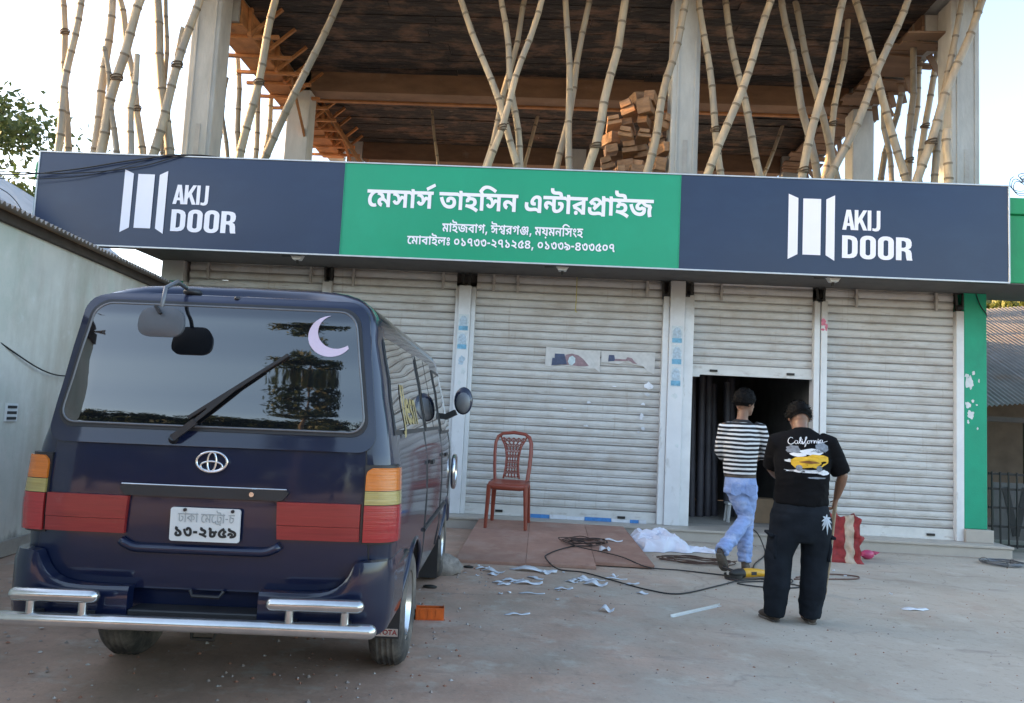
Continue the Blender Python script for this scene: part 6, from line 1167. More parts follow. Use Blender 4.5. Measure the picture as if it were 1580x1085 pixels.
wire('drop_wire', [(-7.9, -1.5, 3.8), (-7.3, -1.3, 3.88), (-7.0, -1.2, 4.0)], .005, 'thin black wire looping in front of the pale tin roof')
wire('wall_wire', [(-4.85, -5.4, 2.35), (-4.72, -4.3, 1.98), (-4.72, -3.4, 1.68), (-4.76, -2.8, 1.66), (-4.9, -1.8, 1.75)], .007, 'black wire sagging across the whitewashed wall left of the van')
rnd = random.Random(2)
for i, lab in enumerate(('outer', 'middle', 'inner')):
    c = Vector((5.85, -.75, 4.62)); pts = []
    for k in range(14):
        a = k*.9+i; pts.append(c+Vector((.16*math.cos(a)+.02*k, .06*math.sin(a*1.7), .10*math.sin(a)+.01*k+.04*i)))
    wire('wire_tangle', pts, .005, '%s loop of the black wire tangle at the right end of the sign' % lab, sub=6)
wire('pillar_wire', [(5.70, -.06, 3.41), (5.76, -.06, 3.25), (5.85, -.04, 3.13), (5.90, .2, 3.10)], .006, 'short black wire curling down the top of the green pillar')

# ================================================================== VAN
van = empty('parked_van', (-1.51, -6.97, 0), rot=(0, R(-.5), R(2.5)), label='dark navy minivan parked with its rear to the viewer, with steel bumper bars', cat='van')
VL = 4.43
def interp(tab, z):
    for (z0, a), (z1, b) in zip(tab, tab[1:]):
        if z <= z1:
            t = max(0, (z-z0)/(z1-z0)); t = t*t*(3-2*t)*.5+t*.5
            return a+(b-a)*t
    return tab[-1][1]
WT = [(.30, .79), (.42, .825), (.60, .850), (.95, .858), (1.18, .846), (1.30, .822), (1.55, .772), (1.80, .718), (1.90, .675)]
def vw(z): return interp(WT, z)
RT = [(.30, .10), (.50, .035), (.70, .010), (.95, .0), (1.20, .012), (1.35, .036), (1.60, .072), (1.85, .110), (1.92, .13), (1.98, .18), (2.03, .28), (2.075, .46)]
def yr(z): return interp(RT, z)
FT = [(.30, -.10), (.55, -.01), (.8, -.0), (1.0, -.06), (1.15, -.16), (1.40, -.42), (1.7, -.76), (1.88, -1.0), (1.96, -1.2), (2.03, -1.6)]
def yf(z): return VL+interp(FT, z)
def section():
    pts = []
    for z in (.40, .44, .50, .60, .72, .84, .95, 1.06, 1.18, 1.24, 1.30, 1.40, 1.50, 1.60, 1.70, 1.78):
        pts.append((vw(z), z))
    x0, z0 = vw(1.78), 1.78      # roof curve
    for k in range(1, 10):
        a = k/9*math.pi/2
        pts.append((x0*(math.cos(a)**.46), z0+(2.06-z0)*(math.sin(a)**.78)))
    pts[-1] = (0.0, 2.062)
    return pts
SEC = section()
def bulge(x): return .018*(x/.8)**2+.045*max(0, abs(x)-.62)**1.5*6
def rear(x, z, off=0.0): return Vector((x, yr(z)+bulge(x)-off, z))
def sidex(y, z):
    t = y/VL
    tap = 1-.05*max(0, t-.72)/.28-.012*max(0, .2-t)/.2
    return vw(z)*tap
def body():
    mb = MB(); half = SEC
    ring_pts = [(-x, z) for x, z in reversed(half[:-1])] ; full = half+ring_pts      # right bottom -> top -> left bottom
    nr_ = len(full)
    cx, cz = 0.0, 1.1
    st = []
    rr = .085
    for k in range(6):          # rounded rear corner
        a = k/5*math.pi/2
        st.append((rr*(1-math.sin(a)), ('r', rr*(1-math.cos(a)))))
    for t in (.06, .12, .2, .3, .4, .5, .6, .7, .78, .85, .9, .94): st.append((0.0, ('t', t)))
    for k in range(6):
        a = k/5*math.pi/2
        st.append((.12*(1-math.cos(a)), ('f', .12*(1-math.sin(a)))))
    for inset, (ty, val) in st:
        for x, z in full:
            sx = x*(1-inset/.85); sz = z-(inset*.55 if z > 1.7 else 0)*(z-1.7)/.32
            y0 = yr(z)+bulge(sx); y1 = yf(z)
            if ty == 'r': y = y0+val
            elif ty == 'f': y = y1-val-.1*abs(x)**2
            else: y = (y0+rr)*(1-val)+(y1-.12-.1*abs(x)**2)*val
            tt = max(0, min(1, y/VL)); tap = 1-.05*max(0, tt-.72)/.28-.012*max(0, .2-tt)/.2
            mb.v.append((sx*tap, y, sz))
    S = len(st)
    for s in range(S-1):
        for i in range(nr_):
            j = (i+1) % nr_
            mb.f.append((s*nr_+i, (s+1)*nr_+i, (s+1)*nr_+j, s*nr_+j)); mb.m.append(0)
    h = len(half)
    for base, flip in ((0, False), ((S-1)*nr_, True)):      # strips across the two ends
        for i in range(h-1):
            a, b = base+i, base+i+1
            c, d_ = base+(nr_-1-i), base+(nr_-2-i)
            if i == h-2: q = (a, b, c)
            else: q = (a, b, d_, c)
            mb.f.append(tuple(reversed(q)) if flip else q); mb.m.append(0)
    return mb
RAX, FAX, WR = 1.05, 3.46, .325
mb = body()
bo = place(mb.mesh('body', [M['van_paint'], M['black_plastic']]), 'tmp_body')
bm = bmesh.new(); bm.from_mesh(bo.data); bmesh.ops.recalc_face_normals(bm, faces=bm.faces); bm.to_mesh(bo.data); bm.free()
cut = MB()
for ax in (RAX, FAX):
    for sx in (-1, 1): cut.tube([(sx*.56, ax, .30), (sx*1.2, ax, .30)], .405, 32)
co = place(cut.mesh('cut', [M['van_paint'], M['black_plastic']]), 'tmp_cut')
co.data.polygons.foreach_set('material_index', [1]*len(co.data.polygons))
bm = bmesh.new(); bm.from_mesh(co.data); bmesh.ops.recalc_face_normals(bm, faces=bm.faces); bm.to_mesh(co.data); bm.free()
md = bo.modifiers.new('b', 'BOOLEAN'); md.object = co; md.operation = 'DIFFERENCE'; md.solver = 'EXACT'
dg = bpy.context.evaluated_depsgraph_get(); dg.update()
me = bpy.data.meshes.new_from_object(bo.evaluated_get(dg)); me.name = 'body'
bpy.data.objects.remove(bo); bpy.data.objects.remove(co)
me.polygons.foreach_set('use_smooth', [True]*len(me.polygons)); me.set_sharp_from_angle(angle=R(40))
body_o = place(me, 'body', van)

def panel(name, mat, zs, xl, xr_, off, parent, thick=.02, nx=12, surf=rear, smooth=True, back=None):
    """shaped shell lying on the rear: rows at heights zs between xl(z) and xr(z)"""
    mb = MB(); n = nx+1
    for o_ in (off, (off-thick) if back is None else back):
        for z in zs:
            a, b = xl(z), xr_(z)
            for i in range(n): mb.v.append(tuple(surf(a+(b-a)*i/nx, z, o_)))
    Kz = len(zs); B = Kz*n
    for j in range(Kz-1):
        for i in range(nx):
            a = j*n+i
            mb.f.append((a, a+1, a+n+1, a+n)); mb.m.append(0)
            mb.f.append((B+a, B+a+n, B+a+n+1, B+a+1)); mb.m.append(0)
    edge = [i for i in range(n)]+[j*n+nx for j in range(1, Kz)]+[(Kz-1)*n+i for i in range(nx-1, -1, -1)]+[j*n for j in range(Kz-2, 0, -1)]
    for k in range(len(edge)):
        a, b = edge[k], edge[(k+1) % len(edge)]
        mb.f.append((a, a+B, b+B, b)); mb.m.append(0)
    return mb.build(name, mat, parent, smooth='auto' if smooth else False)
def round_trap(z0, z1, w0, w1, r, cx=0.0):
    """rounded trapezoid: returns (heights, left, right)"""
    zs = sorted(set([z0+r*(1-math.cos(a)) for a in [k*math.pi/2/6 for k in range(7)]]+[z0+r+(z1-z0-2*r)*k/6 for k in range(7)]+[z1-r*(1-math.cos(a)) for a in [k*math.pi/2/6 for k in range(7)]]))
    def hw(z):
        w = w0+(w1-w0)*(z-z0)/(z1-z0)
        e = min(z-z0, z1-z)
        if e < r: w -= r-math.sqrt(max(0, r*r-(r-e)**2))
        return w
    return zs, (lambda z: cx-hw(z)), (lambda z: cx+hw(z))

# tailgate with the raised window surround
zs, l, r_ = round_trap(.60, 1.965, .765, .655, .09)
panel('tailgate_gap', M['black_plastic'], zs, lambda z: l(z)-.006, lambda z: r_(z)+.006, .001, body_o, thick=.02)
def tl(z): return l(z)+(.055 if .83 < z < 1.19 else 0)
tailgate = panel('tailgate', M['van_paint'], zs, l, r_, .008, van, thick=.03, nx=24)
zs, l2, r2_ = round_trap(1.245, 1.955, .765, .672, .085)
panel('window_surround', M['van_paint'], zs, l2, r2_, .019, tailgate, thick=.03, nx=24)
zs, l3, r3 = round_trap(1.315, 1.925, .728, .636, .085)
panel('window_seal', M['black_plastic'], zs, l3, r3, .026, tailgate, thick=.03, nx=24)
zs, l3, r3 = round_trap(1.335, 1.905, .708, .618, .075)
edge = [rear(l3(z), z, .029) for z in zs]+[rear(l3(zs[-1])+(r3(zs[-1])-l3(zs[-1]))*k/12, zs[-1], .029) for k in range(1, 12)]+[rear(r3(z), z, .029) for z in reversed(zs)]+[rear(r3(zs[0])+(l3(zs[0])-r3(zs[0]))*k/12, zs[0], .029) for k in range(1, 12)]
mb = MB(); mb.tube(edge, .0055, 6, closed=True); mb.build('window_trim', M['trim_grey'], tailgate, smooth=True)
zs, l3, r3 = round_trap(1.338, 1.902, .705, .615, .072)
win = panel('rear_window', M['glass'], zs, l3, r3, .030, van, thick=.012, nx=24)
# crescent sticker on the glass
cr = []
for k in range(25): a = R(95)+R(230)*k/24; cr.append((.512+.108*math.cos(a), 1.785+.100*math.sin(a)))
x1_, z1_ = cr[-1]; x0_, z0_ = cr[0]
for k in range(1, 24):
    a = R(318)-R(216)*k/24; cr.append((.538+.090*math.cos(a), 1.808+.083*math.sin(a)))
cm = curve_mesh([cr])
for v in cm.vertices: v.co = rear(v.co.x, v.co.y, .0335)
cm.materials.append(M['sticker_pink']); place(cm, 'crescent_sticker', win)
# wiper
wp = empty('wiper', (0, 0, 0)); wp.parent = van
mb = MB(); mb.tube([rear(-.165, 1.272, .02), rear(-.15, 1.285, .06)], [.022, .018], 12); mb.bar(rear(-.155, 1.28, .055), rear(-.06, 1.36, .06), .03, .018, (0, -1, 0)); mb.bar(rear(-.08, 1.345, .06), rear(.11, 1.525, .058), .016, .010, (0, -1, 0)); mb.build('wiper_arm', M['black_plastic'], wp)
mb = MB(); mb.bar(rear(-.10, 1.375, .045), rear(.325, 1.685, .042), .014, .018, (0, -1, 0)); mb.bar(rear(-.02, 1.42, .052), rear(.22, 1.605, .052), .012, .010, (0, -1, 0)); mb.build('wiper_blade', M['black_plastic'], wp)
# washer nozzle
mb = MB(); mb.ellipsoid(rear(.03, 1.955, .012), (.016, .02, .012), 10, 6); mb.build('washer_nozzle', M['black_plastic'], van, smooth=True)
# emblem: three interlocked ovals
em = empty('emblem', (0, 0, 0)); em.parent = van
def oval(cx, cz, a, b, r): 
    mb = MB(); mb.tube([rear(cx+a*math.cos(t), cz+b*math.sin(t), .016) for t in [2*math.pi*k/32 for k in range(32)]], r, 8, closed=True); mb.build('emblem_ring', M['chrome'], em, smooth=True)
oval(.022, 1.178, .070, .046, .0062); oval(.022, 1.178, .020, .043, .0052); oval(.022, 1.196, .050, .0255, .0052) if False else oval(.022, 1.158, .050, .022, .0052)
# garnish strip, red reflectors, lamp clusters
zs = [1.015, 1.02, 1.03, 1.045, 1.055, 1.062]
gw = lambda z: .355+.03*math.sin((z-1.015)/.047*math.pi*.5)-(.02 if z > 1.058 else 0)
gar = panel('garnish', M['black_plastic'], zs, lambda z: -gw(z), lambda z: gw(z), .024, tailgate, thick=.03)
mb = MB(); mb.tube([rear(-.375+.75*k/20, 1.066, .024) for k in range(21)], .0035, 6); mb.build('garnish_edge', M['steel'], gar)
mb = MB(); mb.tube([rear(.22, 1.04, .02), rear(.22, 1.04, .034)], .011, 12); mb.build('tailgate_lock', M['steel'], gar)
for sx in (-1, 1):
    rf = empty('reflector', (0, 0, 0)); rf.parent = van
    for z0, z1, d_ in ((.845, .907, .030), (.909, 1.012, .032)):
        zs = [z0, z0+.006, (z0+z1)/2, z1-.006, z1]
        a_ = lambda z: (.345-.008*(z-.845)/.17) if sx > 0 else -.712
        b_ = lambda z: .712 if sx > 0 else -(.345-.008*(z-.845)/.17)
        panel('reflector_lens', M['lens_red_dull'], zs, a_, b_, d_, rf, thick=.035)
def corner_surf(u, z, off=0.0):
    """wraps from the rear face (|u|<.74) round onto the side; u carries the sign"""
    s = 1 if u > 0 else -1; a = abs(u)
    W = sidex(.12, z)
    r = .085; flat = W-r
    y0 = yr(z)+bulge(W*.95)
    if a <= flat: p = Vector((a, yr(z)+bulge(a), z)); n = Vector((0, -1, 0))
    else:
        t = (a-flat)/r
        if t < math.pi/2: p = Vector((flat+r*math.sin(t), y0+r*(1-math.cos(t))-.006, z)); n = Vector((math.sin(t), -math.cos(t), 0))
        else: p = Vector((W, y0+r+(t-math.pi/2)*r, z)); n = Vector((1, 0, 0))
    q = p+n*off
    return Vector((q.x*s, q.y, q.z))
for sx in (-1, 1):
    tlp = empty('tail_light', (0, 0, 0)); tlp.parent = van
    u0, u1 = .728, .925
    A = (lambda z: u0) if sx > 0 else (lambda z: -u1)
    B = (lambda z: u1) if sx > 0 else (lambda z: -u0)
    panel('lamp_gasket', M['black_plastic'], [.832, .84, .9, 1.0, 1.1, 1.18, 1.19], (lambda z: u0-.008) if sx > 0 else (lambda z: -u1-.008), (lambda z: u1+.008) if sx > 0 else (lambda z: -u0+.008), .016, tlp, thick=.03, surf=corner_surf)
    for z0, z1, mt in ((.842, 1.008, 'lens_red'), (1.011, 1.072, 'lens_yellow'), (1.075, 1.178, 'lens_orange')):
        rr_ = .03 if mt == 'lens_orange' else 0
        zs = [z0, z0+.006]+[z0+(z1-z0)*k/6 for k in range(1, 6)]+[z1-.006, z1]
        ins = lambda z: (.028*max(0, (z-(z1-.03))/.03)**2 if rr_ else 0)
        A2 = (lambda z: u0+ins(z)) if sx > 0 else (lambda z: -u1)
        B2 = (lambda z: u1) if sx > 0 else (lambda z: -u0-ins(z))
        panel({'lens_red': 'brake_lens', 'lens_yellow': 'reverse_lens', 'lens_orange': 'indicator_lens'}[mt], M[mt], zs, A2, B2, .030, tlp, thick=.03, surf=corner_surf)
# number plate in its recess
zs, l4, r4 = round_trap(.772, 1.010, .345, .335, .03)
panel('plate_recess', M['van_paint'], zs, l4, r4, .010, tailgate, thick=.02)
mb = MB(); mb.tube([rear(x, z, .022) for x, z in ([(-.36, .815), (-.34, .80), (-.31, .787)]+[(-.28+.56*k/10, .782) for k in range(11)]+[(.31, .787), (.34, .80), (.36, .815)])], .020, 10); mb.build('recess_lip', M['van_paint'], tailgate, smooth=True)
mb = MB(); mb.slab(rrect(-.135, .822, .180, .972, .012), lambda u, v: rear(u, v, .036), lambda u, v: rear(u, v, .028))
pl = mb.build('number_plate', M['plate'], van)
def plp(u, v, lift=0.0): return rear(u, v, .0372+lift)
lettering('plate1', 'plate_text', pl, plp, M['ink_faint'], -.10, .155, .908, .000062)
lettering('plate2', 'plate_text', pl, plp, M['ink'], -.118, .168, .842, .000074)
for x in (-.07, .145):
    mb = MB(); mb.tube([rear(x, .962, .034), rear(x, .962, .042)], .008, 8); mb.build('plate_bolt', M['black_plastic'], pl)
mb = MB(); mb.tube([rear(-.035, .60, .02), rear(-.02, .578, .035), rear(.10, .576, .035), rear(.115, .60, .02)], .008, 8); mb.build('tailgate_handle', M['black_plastic'], van)
# body coloured bumper corners with a black step between
def bsurf(u, z, off=0.0):
    s = 1 if u > 0 else -1; a = abs(u); W = .862; r = .13; flat = W-r; y0 = -.055
    if a <= flat: p = Vector((a, y0, z)); n = Vector((0, -1, 0))
    else:
        t = (a-flat)/r
        if t < math.pi/2: p = Vector((flat+r*math.sin(t), y0+r*(1-math.cos(t)), z)); n = Vector((math.sin(t), -math.cos(t), 0))
        else: p = Vector((W, y0+r+(t-math.pi/2)*r, z)); n = Vector((1, 0, 0))
    q = p+n*off
    return Vector((q.x*s, q.y, q.z))
for sx in (-1, 1):
    us = [.29, .40, .50, .56, .60, .635, .66, .68, .695, .705, .712, .74, .80, .88, .96, 1.10, 1.35]
    tops = [.617, .615, .616, .621, .630, .647, .668, .695, .725, .745, .756, .760, .761, .760, .758, .752, .742]
    mb = MB(); rows = 7
    for o_ in (0, 1):
        for j in range(rows):
            for u, tp in zip(us, tops):
                t = j/(rows-1); z = .445+(tp-.445)*t
                off = (-.010 if t > .99 else 0)-(.015*(1-t/.2) if t < .2 else 0)
                mb.v.append(tuple(bsurf(sx*u, z, off-(.06 if o_ else 0))))
    n = len(us); Bq = rows*n
    for j in range(rows-1):
        for i in range(n-1):
            a = j*n+i; q = (a, a+1, a+n+1, a+n)
            mb.f.append(q if sx > 0 else q[::-1]); mb.m.append(0)
    for i in range(n-1):
        a = (rows-1)*n+i; mb.f.append((a, a+1, Bq+a+1, Bq+a)); mb.m.append(0)
    for j in range(rows-1):
        a = j*n; mb.f.append((a, a+n, Bq+a+n, Bq+a)); mb.m.append(0)
    mb.build('bumper_corner', M['van_paint'], van, smooth='auto', fix=True)
mb = MB(); mb.box((-.29, -.05, .43), (.29, .09, .52)); mb.build('bumper_step', M['black_plastic'], van, bevel=.008)
mb = MB(); mb.box((-.60, .05, .405), (.60, .5, .44)); mb.build('under_tray', M['black_plastic'], van)
# stainless steel bumper bars
bars = empty('bumper_bar', (0, 0, 0)); bars.parent = van
def bar_end(mb, a, b, r):
    mb.tube([a, b], r, 20, round_ends=True)
mb = MB(); bar_end(mb, (-.785, -.135, .484), (.805, -.135, .487), .031); mb.build('main_bar', M['steel'], bars, smooth='auto')
for x0, x1 in ((-.735, -.40), (.378, .748)):
    mb = MB(); bar_end(mb, (x0, -.135, .588), (x1, -.135, .590), .029); mb.build('upper_bar', M['steel'], bars, smooth='auto')
for x in (-.665, -.44, .455, .695):
    mb = MB(); mb.tube([(x, -.135, .51), (x, -.135, .565)], .019, 14); mb.build('post', M['steel'], bars, smooth='auto')
    mb = MB(); mb.bar((x, -.12, .49), (x, .03, .49), .03, .04); mb.build('bracket', M['black_plastic'], bars)
# rear parking mirror on its stalk
mr = empty('rear_mirror', (0, 0, 0)); mr.parent = van
mb = MB(); mb.tube([(-.235, .22, 1.995), (-.245, .10, 2.02), (-.245, -.02, 1.97), (-.225, -.09, 1.865)], .010, 8); mb.build('mirror_stalk', M['trim_grey'], mr, smooth=True)
mb = MB()
zs, l5, r5 = round_trap(-.068, .068, .108, .098, .058)
def ms(u, z, off=0.0): return Vector((-.212+u, -.105-off+.10*z, 1.800+z))
panel('mirror_shell', M['mirror_grey'], zs, l5, r5, .018, mr, thick=.04, surf=lambda u, z, o: ms(u, z, o*(1-(abs(u)/.11)**3*.7)*(1-(abs(z)/.068)**3*.6)))
mb = MB(); mb.ellipsoid((-.215, .21, 1.985), (.045, .05, .022), 12, 8); mb.build('mirror_foot', M['black_plastic'], mr, smooth=True)
mb = MB(); mb.bar((-.232, -.13, 1.868), (-.21, -.128, 1.835), .03, .012); mb.build('mirror_clip', M['black_plastic'], mr)
# wheels
def wheel(x, y, s):
    w = empty('wheel', (x, y, WR)); w.parent = van
    prof = [(.195, -.09), (.225, -.098), (.275, -.097), (.305, -.085), (.321, -.062), (.325, -.03), (.325, .03), (.321, .062), (.305, .085), (.275, .097), (.225, .098), (.195, .09)]
    mb = MB(); n = 40
    for k in range(n):
        a = 2*math.pi*k/n
        for r, xx in prof: mb.v.append((xx*s, r*math.cos(a), r*math.sin(a)))
    P = len(prof)
    for k in range(n):
        for j in range(P):
            a = k*P+j; b = k*P+(j+1) % P; c = ((k+1) % n)*P+(j+1) % P; d = ((k+1) % n)*P+j
            mb.f.append((a, b, c, d)); mb.m.append(0)
    mb.build('tyre', M['rubber'], w, smooth='auto', fix=True)
    for xx in (-.045, -.015, .015, .045):     # tread ribs
        mb = MB(); mb.tube([(xx, (WR+.001)*math.cos(t), (WR+.001)*math.sin(t)) for t in [2*math.pi*k/40 for k in range(40)]], .0105, 4, closed=True, ry=[.004]*40); mb.build('tread_rib', M['rubber'], w)
    prof = [(.198, .085), (.190, .075), (.170, .04), (.12, .02), (.07, .035), (.045, .06), (.0, .065)]
    mb = MB()
    for k in range(n):
        a = 2*math.pi*k/n
        for r, xx in prof: mb.v.append((xx*s, r*math.cos(a), r*math.sin(a)))
    P = len(prof)
    for k in range(n):
        for j in range(P-1):
            a = k*P+j; mb.f.append((a, a+1, ((k+1) % n)*P+j+1, ((k+1) % n)*P+j)); mb.m.append(0)
    mb.build('rim', M['steel'], w, smooth='auto')
for s in (-1, 1):
    wheel(s*.742, RAX, s); wheel(s*.735, FAX, s)
# wheel arch lips, mud flap, underbody
for ax in (RAX, FAX):
    for s in (-1, 1):
        pts = [Vector((s*(sidex(ax, .5)-.004), ax+.408*math.cos(a), max(.405, .30+.408*math.sin(a)))) for a in [math.pi*k/20 for k in range(21)]]
        for p in pts: p.x = s*(sidex(max(0, p.y), p.z)-.002)
        mb = MB(); mb.tube(pts, .014, 8); mb.build('arch_lip', M['van_paint'], van, smooth=True)
for s in (-1, 1):
    mf = empty('mud_flap', (0, 0, 0)); mf.parent = van
    mb = MB(); mb.box((s*.755-.085, .60, .255), (s*.755+.085, .612, .46)); mb.build('flap', M['black_plastic'], mf)
    mb = MB(); mb.box((s*.755-.08, .592, .268), (s*.755+.08, .5995, .308)); fp = mb.build('flap_plate', M['steel'], mf)
    tm = text_mesh('TOYOTA', .034, .0008)
    for v in tm.vertices: v.co = (s*.755+v.co.x*1.05, .5905, .288+v.co.y)
    tm.materials.append(M['lens_red_dull']); place(tm, 'flap_text', mf)
mb = MB(); mb.tube([(-.75, RAX, WR), (.75, RAX, WR)], .045, 10); mb.build('rear_axle', M['dark_metal'], van)
mb = MB(); mb.ellipsoid((0, RAX, WR), (.13, .12, .12), 12, 8); mb.build('differential', M['dark_metal'], van, smooth=True)
mb = MB(); mb.tube([(-.30, .20, .37), (-.30, .9, .38), (-.28, 2.4, .34)], .022, 10); mb.build('exhaust', M['dark_metal'], van)
mb = MB(); mb.tube([(-.06, .12, .42), (-.05, .10, .36), (.05, .10, .36), (.06, .12, .42)], .010, 6); mb.build('tow_loop', M['dark_metal'], van)
mb = MB(); mb.box((-.55, 1.45, .30), (.55, 3.9, .41)); mb.build('chassis', M['dark_metal'], van)

# right and left flanks: windows, seams, handle, mirrors
def flank(name, mat, zs, ya, yb, off, parent, s, thick=.015, nx=8):
    def sf(u, z, o): return Vector((s*(sidex(u, z)+o), u, z))
    return panel(name, mat, zs, ya, yb, off, parent, thick=thick, nx=nx, surf=sf)
def zrange(a, b, n=8): return [a+(b-a)*k/n for k in range(n+1)]
for s in (-1, 1):
    flank('side_seal', M['black_plastic'], zrange(1.325, 1.865), lambda z: .24+(z-1.325)*.16, lambda z: 1.46, .006, van, s)
    w1 = flank('side_window', M['glass'], zrange(1.35, 1.845), lambda z: .27+(z-1.35)*.16, lambda z: 1.43, .010, van, s)
    flank('side_seal', M['black_plastic'], zrange(1.325, 1.855), lambda z: 1.58, lambda z: 2.56, .006, van, s)
    flank('side_window', M['glass'], zrange(1.35, 1.83), lambda z: 1.63, lambda z: 2.06, .010, van, s)
    flank('side_window', M['glass'], zrange(1.35, 1.83), lambda z: 2.10, lambda z: 2.52, .010, van, s)
    flank('side_seal', M['black_plastic'], zrange(1.285, 1.80), lambda z: 2.70, lambda z: 3.80-(z-1.285)*.85, .006, van, s)
    flank('side_window', M['glass'], zrange(1.31, 1.775), lambda z: 2.74, lambda z: 3.73-(z-1.31)*.85, .010, van, s)
    for yy in (1.52, 2.63, 3.60):        # door seams
        mb = MB(); mb.tube([(s*(sidex(yy, z)+.001), yy, z) for z in zrange(.42, 1.30 if yy > 3 else 1.86, 12)], .005, 5); mb.build('door_seam', M['black_plastic'], van)
    mb = MB(); mb.tube([(s*(sidex(y_, 1.905)-.012), y_, 1.895) for y_ in zrange(.3, 2.9, 10)], .010, 6); mb.build('drip_rail', M['van_paint'], van, smooth=True)
    for yy in (1.70, 2.80):
        mb = MB(); mb.bar((s*(sidex(yy, 1.12)+.02), yy-.08, 1.12), (s*(sidex(yy, 1.12)+.02), yy+.08, 1.12), .02, .025); mb.build('door_handle', M['black_plastic'], van)
    for y0, y1 in ((.10, .66), (1.45, 3.06)):
        mb = MB(); mb.tube([(s*(sidex(y_, .70)+.004), y_, .70) for y_ in zrange(y0, y1, 6)], .014, 6); mb.build('rub_strip', M['black_plastic'], van)
    md_ = empty('door_mirror', (0, 0, 0)); md_.parent = van
    mb = MB(); mb.bar((s*.79, 3.46, 1.42), (s*.89, 3.44, 1.47), .05, .05); mb.build('mirror_arm', M['black_plastic'], md_)
    mb = MB(); mb.ellipsoid((s*.955, 3.42, 1.575), (.085, .05, .125), 18, 12); mb.build('mirror_shell', M['van_paint'], md_, smooth=True)
    mb = MB(); mb.ellipsoid((s*.955, 3.390, 1.56), (.066, .024, .098), 18, 12); mb.build('mirror_glass', M['trim_grey'], md_, smooth=True)
    mb = MB(); mb.box((s*.74-.09, 2.93, .10), (s*.74+.09, 2.945, .44)); mb.build('front_flap', M['black_plastic'], van)
    mb = MB(); mb.tube([(s*.86, 4.02+.16*math.cos(a), .90+.15*math.sin(a)) for a in [2*math.pi*k/24 for k in range(24)]], .022, 8, closed=True); mb.build('lamp_surround', M['chrome'], van, smooth=True)
    if s > 0:
        tm = text_mesh('Jlesn', .30, .004)
        for v in tm.vertices:
            y_ = .86+v.co.x*1.15; z_ = 1.47+v.co.y*1.0
            v.co = (sidex(y_, z_)+.0125, y_, z_)
        tm.materials.append(M['gold']); place(tm, 'window_sticker', w1)
# windscreen
def fs(u, z, o): return Vector((u, yf(z)-.10*u*u+o, z))
panel('windscreen', M['glass'], zrange(1.22, 1.86), lambda z: -.70+(z-1.22)*.2, lambda z: .70-(z-1.22)*.2, .012, van, surf=fs)
mb = MB(); mb.box((-.80, VL-.02, .36), (.80, VL+.09, .62)); mb.build('front_bumper', M['van_paint'], van, bevel=.03)

# ================================================================== FORECOURT THINGS
# ramp of brown boards from the step down to the forecourt
rp = empty('ramp', (.25, -2.6, 0), label='low reddish brown ramp of boards leading up to the step under the chair', cat='ramp')
def rz(y): return .145-(.145-.035)*(-.40-y)/(2.25)      # surface height along y (world)
for k, (xa, xb, ya, yb) in enumerate(((-.80, -.10, -2.70, -.40), (-.098, .60, -2.66, -.40), (.603, 1.20, -2.48, -.40))):
    mb = MB()
    dx = .045 if k == 0 else 0
    pts = [(xa, ya), (xb, ya), (xb if k < 2 else xb-.10, yb), (xa+dx, yb)]
    mb.slab(pts, lambda u, v: (u-.25, v+2.6, rz(v)), lambda u, v: (u-.25, v+2.6, rz(v)-.032))
    mb.build('ramp_board', M['ramp'], rp, bevel=.004)
mb = MB()
for y in (-2.3, -1.4, -.6): mb.box((-.95, y+2.6, .0), (.85, y+2.66, rz(y)-.034))
mb.build('bearer', M['timber_dark'], rp)

# plastic chair
sl = math.atan(.11/2.25)
ch = empty('plastic_chair', (-.37, -.80, rz(-.80)), rot=(sl, 0, R(-4)), label='reddish brown armless plastic chair with woven pattern back standing on the ramp', cat='chair')
cm_ = M['chair']
SH, SWD, CH = .545, .235, 1.13
def back_at(x, z): return Vector((x, .20+.14*(z-SH)/(CH-SH), z))
loop = [(-.205, SH-.02), (-.222, .70), (-.232, .88), (-.228, 1.0), (-.200, 1.075), (-.14, 1.115), (0, 1.13), (.14, 1.115), (.20, 1.075), (.228, 1.0), (.232, .88), (.222, .70), (.205, SH-.02)]
mb = MB(); mb.tube([back_at(*p) for p in loop], [.021]*len(loop), 10, ry=[.030]*len(loop)); mb.build('back_frame', cm_, ch, smooth='auto')
sp_ = [(.10, SH+.02), (.082, .70), (.080, .82), (.10, .95), (.165, 1.06)]
def spw(z):
    for (a, z0), (b, z1) in zip(sp_, sp_[1:]):
        if z <= z1: return a+(b-a)*(z-z0)/(z1-z0)
    return sp_[-1][0]
spl = empty('back_splat', (0, 0, 0)); spl.parent = ch
for sgn in (-1, 1):
    mb = MB(); mb.tube([back_at(sgn*spw(z), z) for z in [SH+.01+(1.075-SH-.01)*k/10 for k in range(11)]], .011, 8); mb.build('splat_edge', cm_, spl, smooth=True)
nz_ = 15
for k in range(nz_):                      # woven strips: zigzag bands, left and right handed
    z = SH+.04+(1.06-SH-.05)*k/(nz_-1); w = spw(z)
    pts = []
    nn = 10
    for i in range(nn+1):
        t = i/nn; pts.append(back_at(-w+2*w*t, z+.013*(1 if (i+k) % 2 else -1))+Vector((0, -.004*(1 if i % 2 else -1), 0)))
    mb = MB(); mb.tube(pts, .0085, 6); mb.build('woven_band', cm_, spl, smooth=True)
for k in range(5):
    x = -.8+.4*k
    mb = MB(); mb.tube([back_at(x*spw(z), z)+Vector((0, .004, 0)) for z in [SH+.02+(1.06-SH-.02)*q/10 for q in range(11)]], .006, 6); mb.build('woven_rib', cm_, spl)
mb = MB()
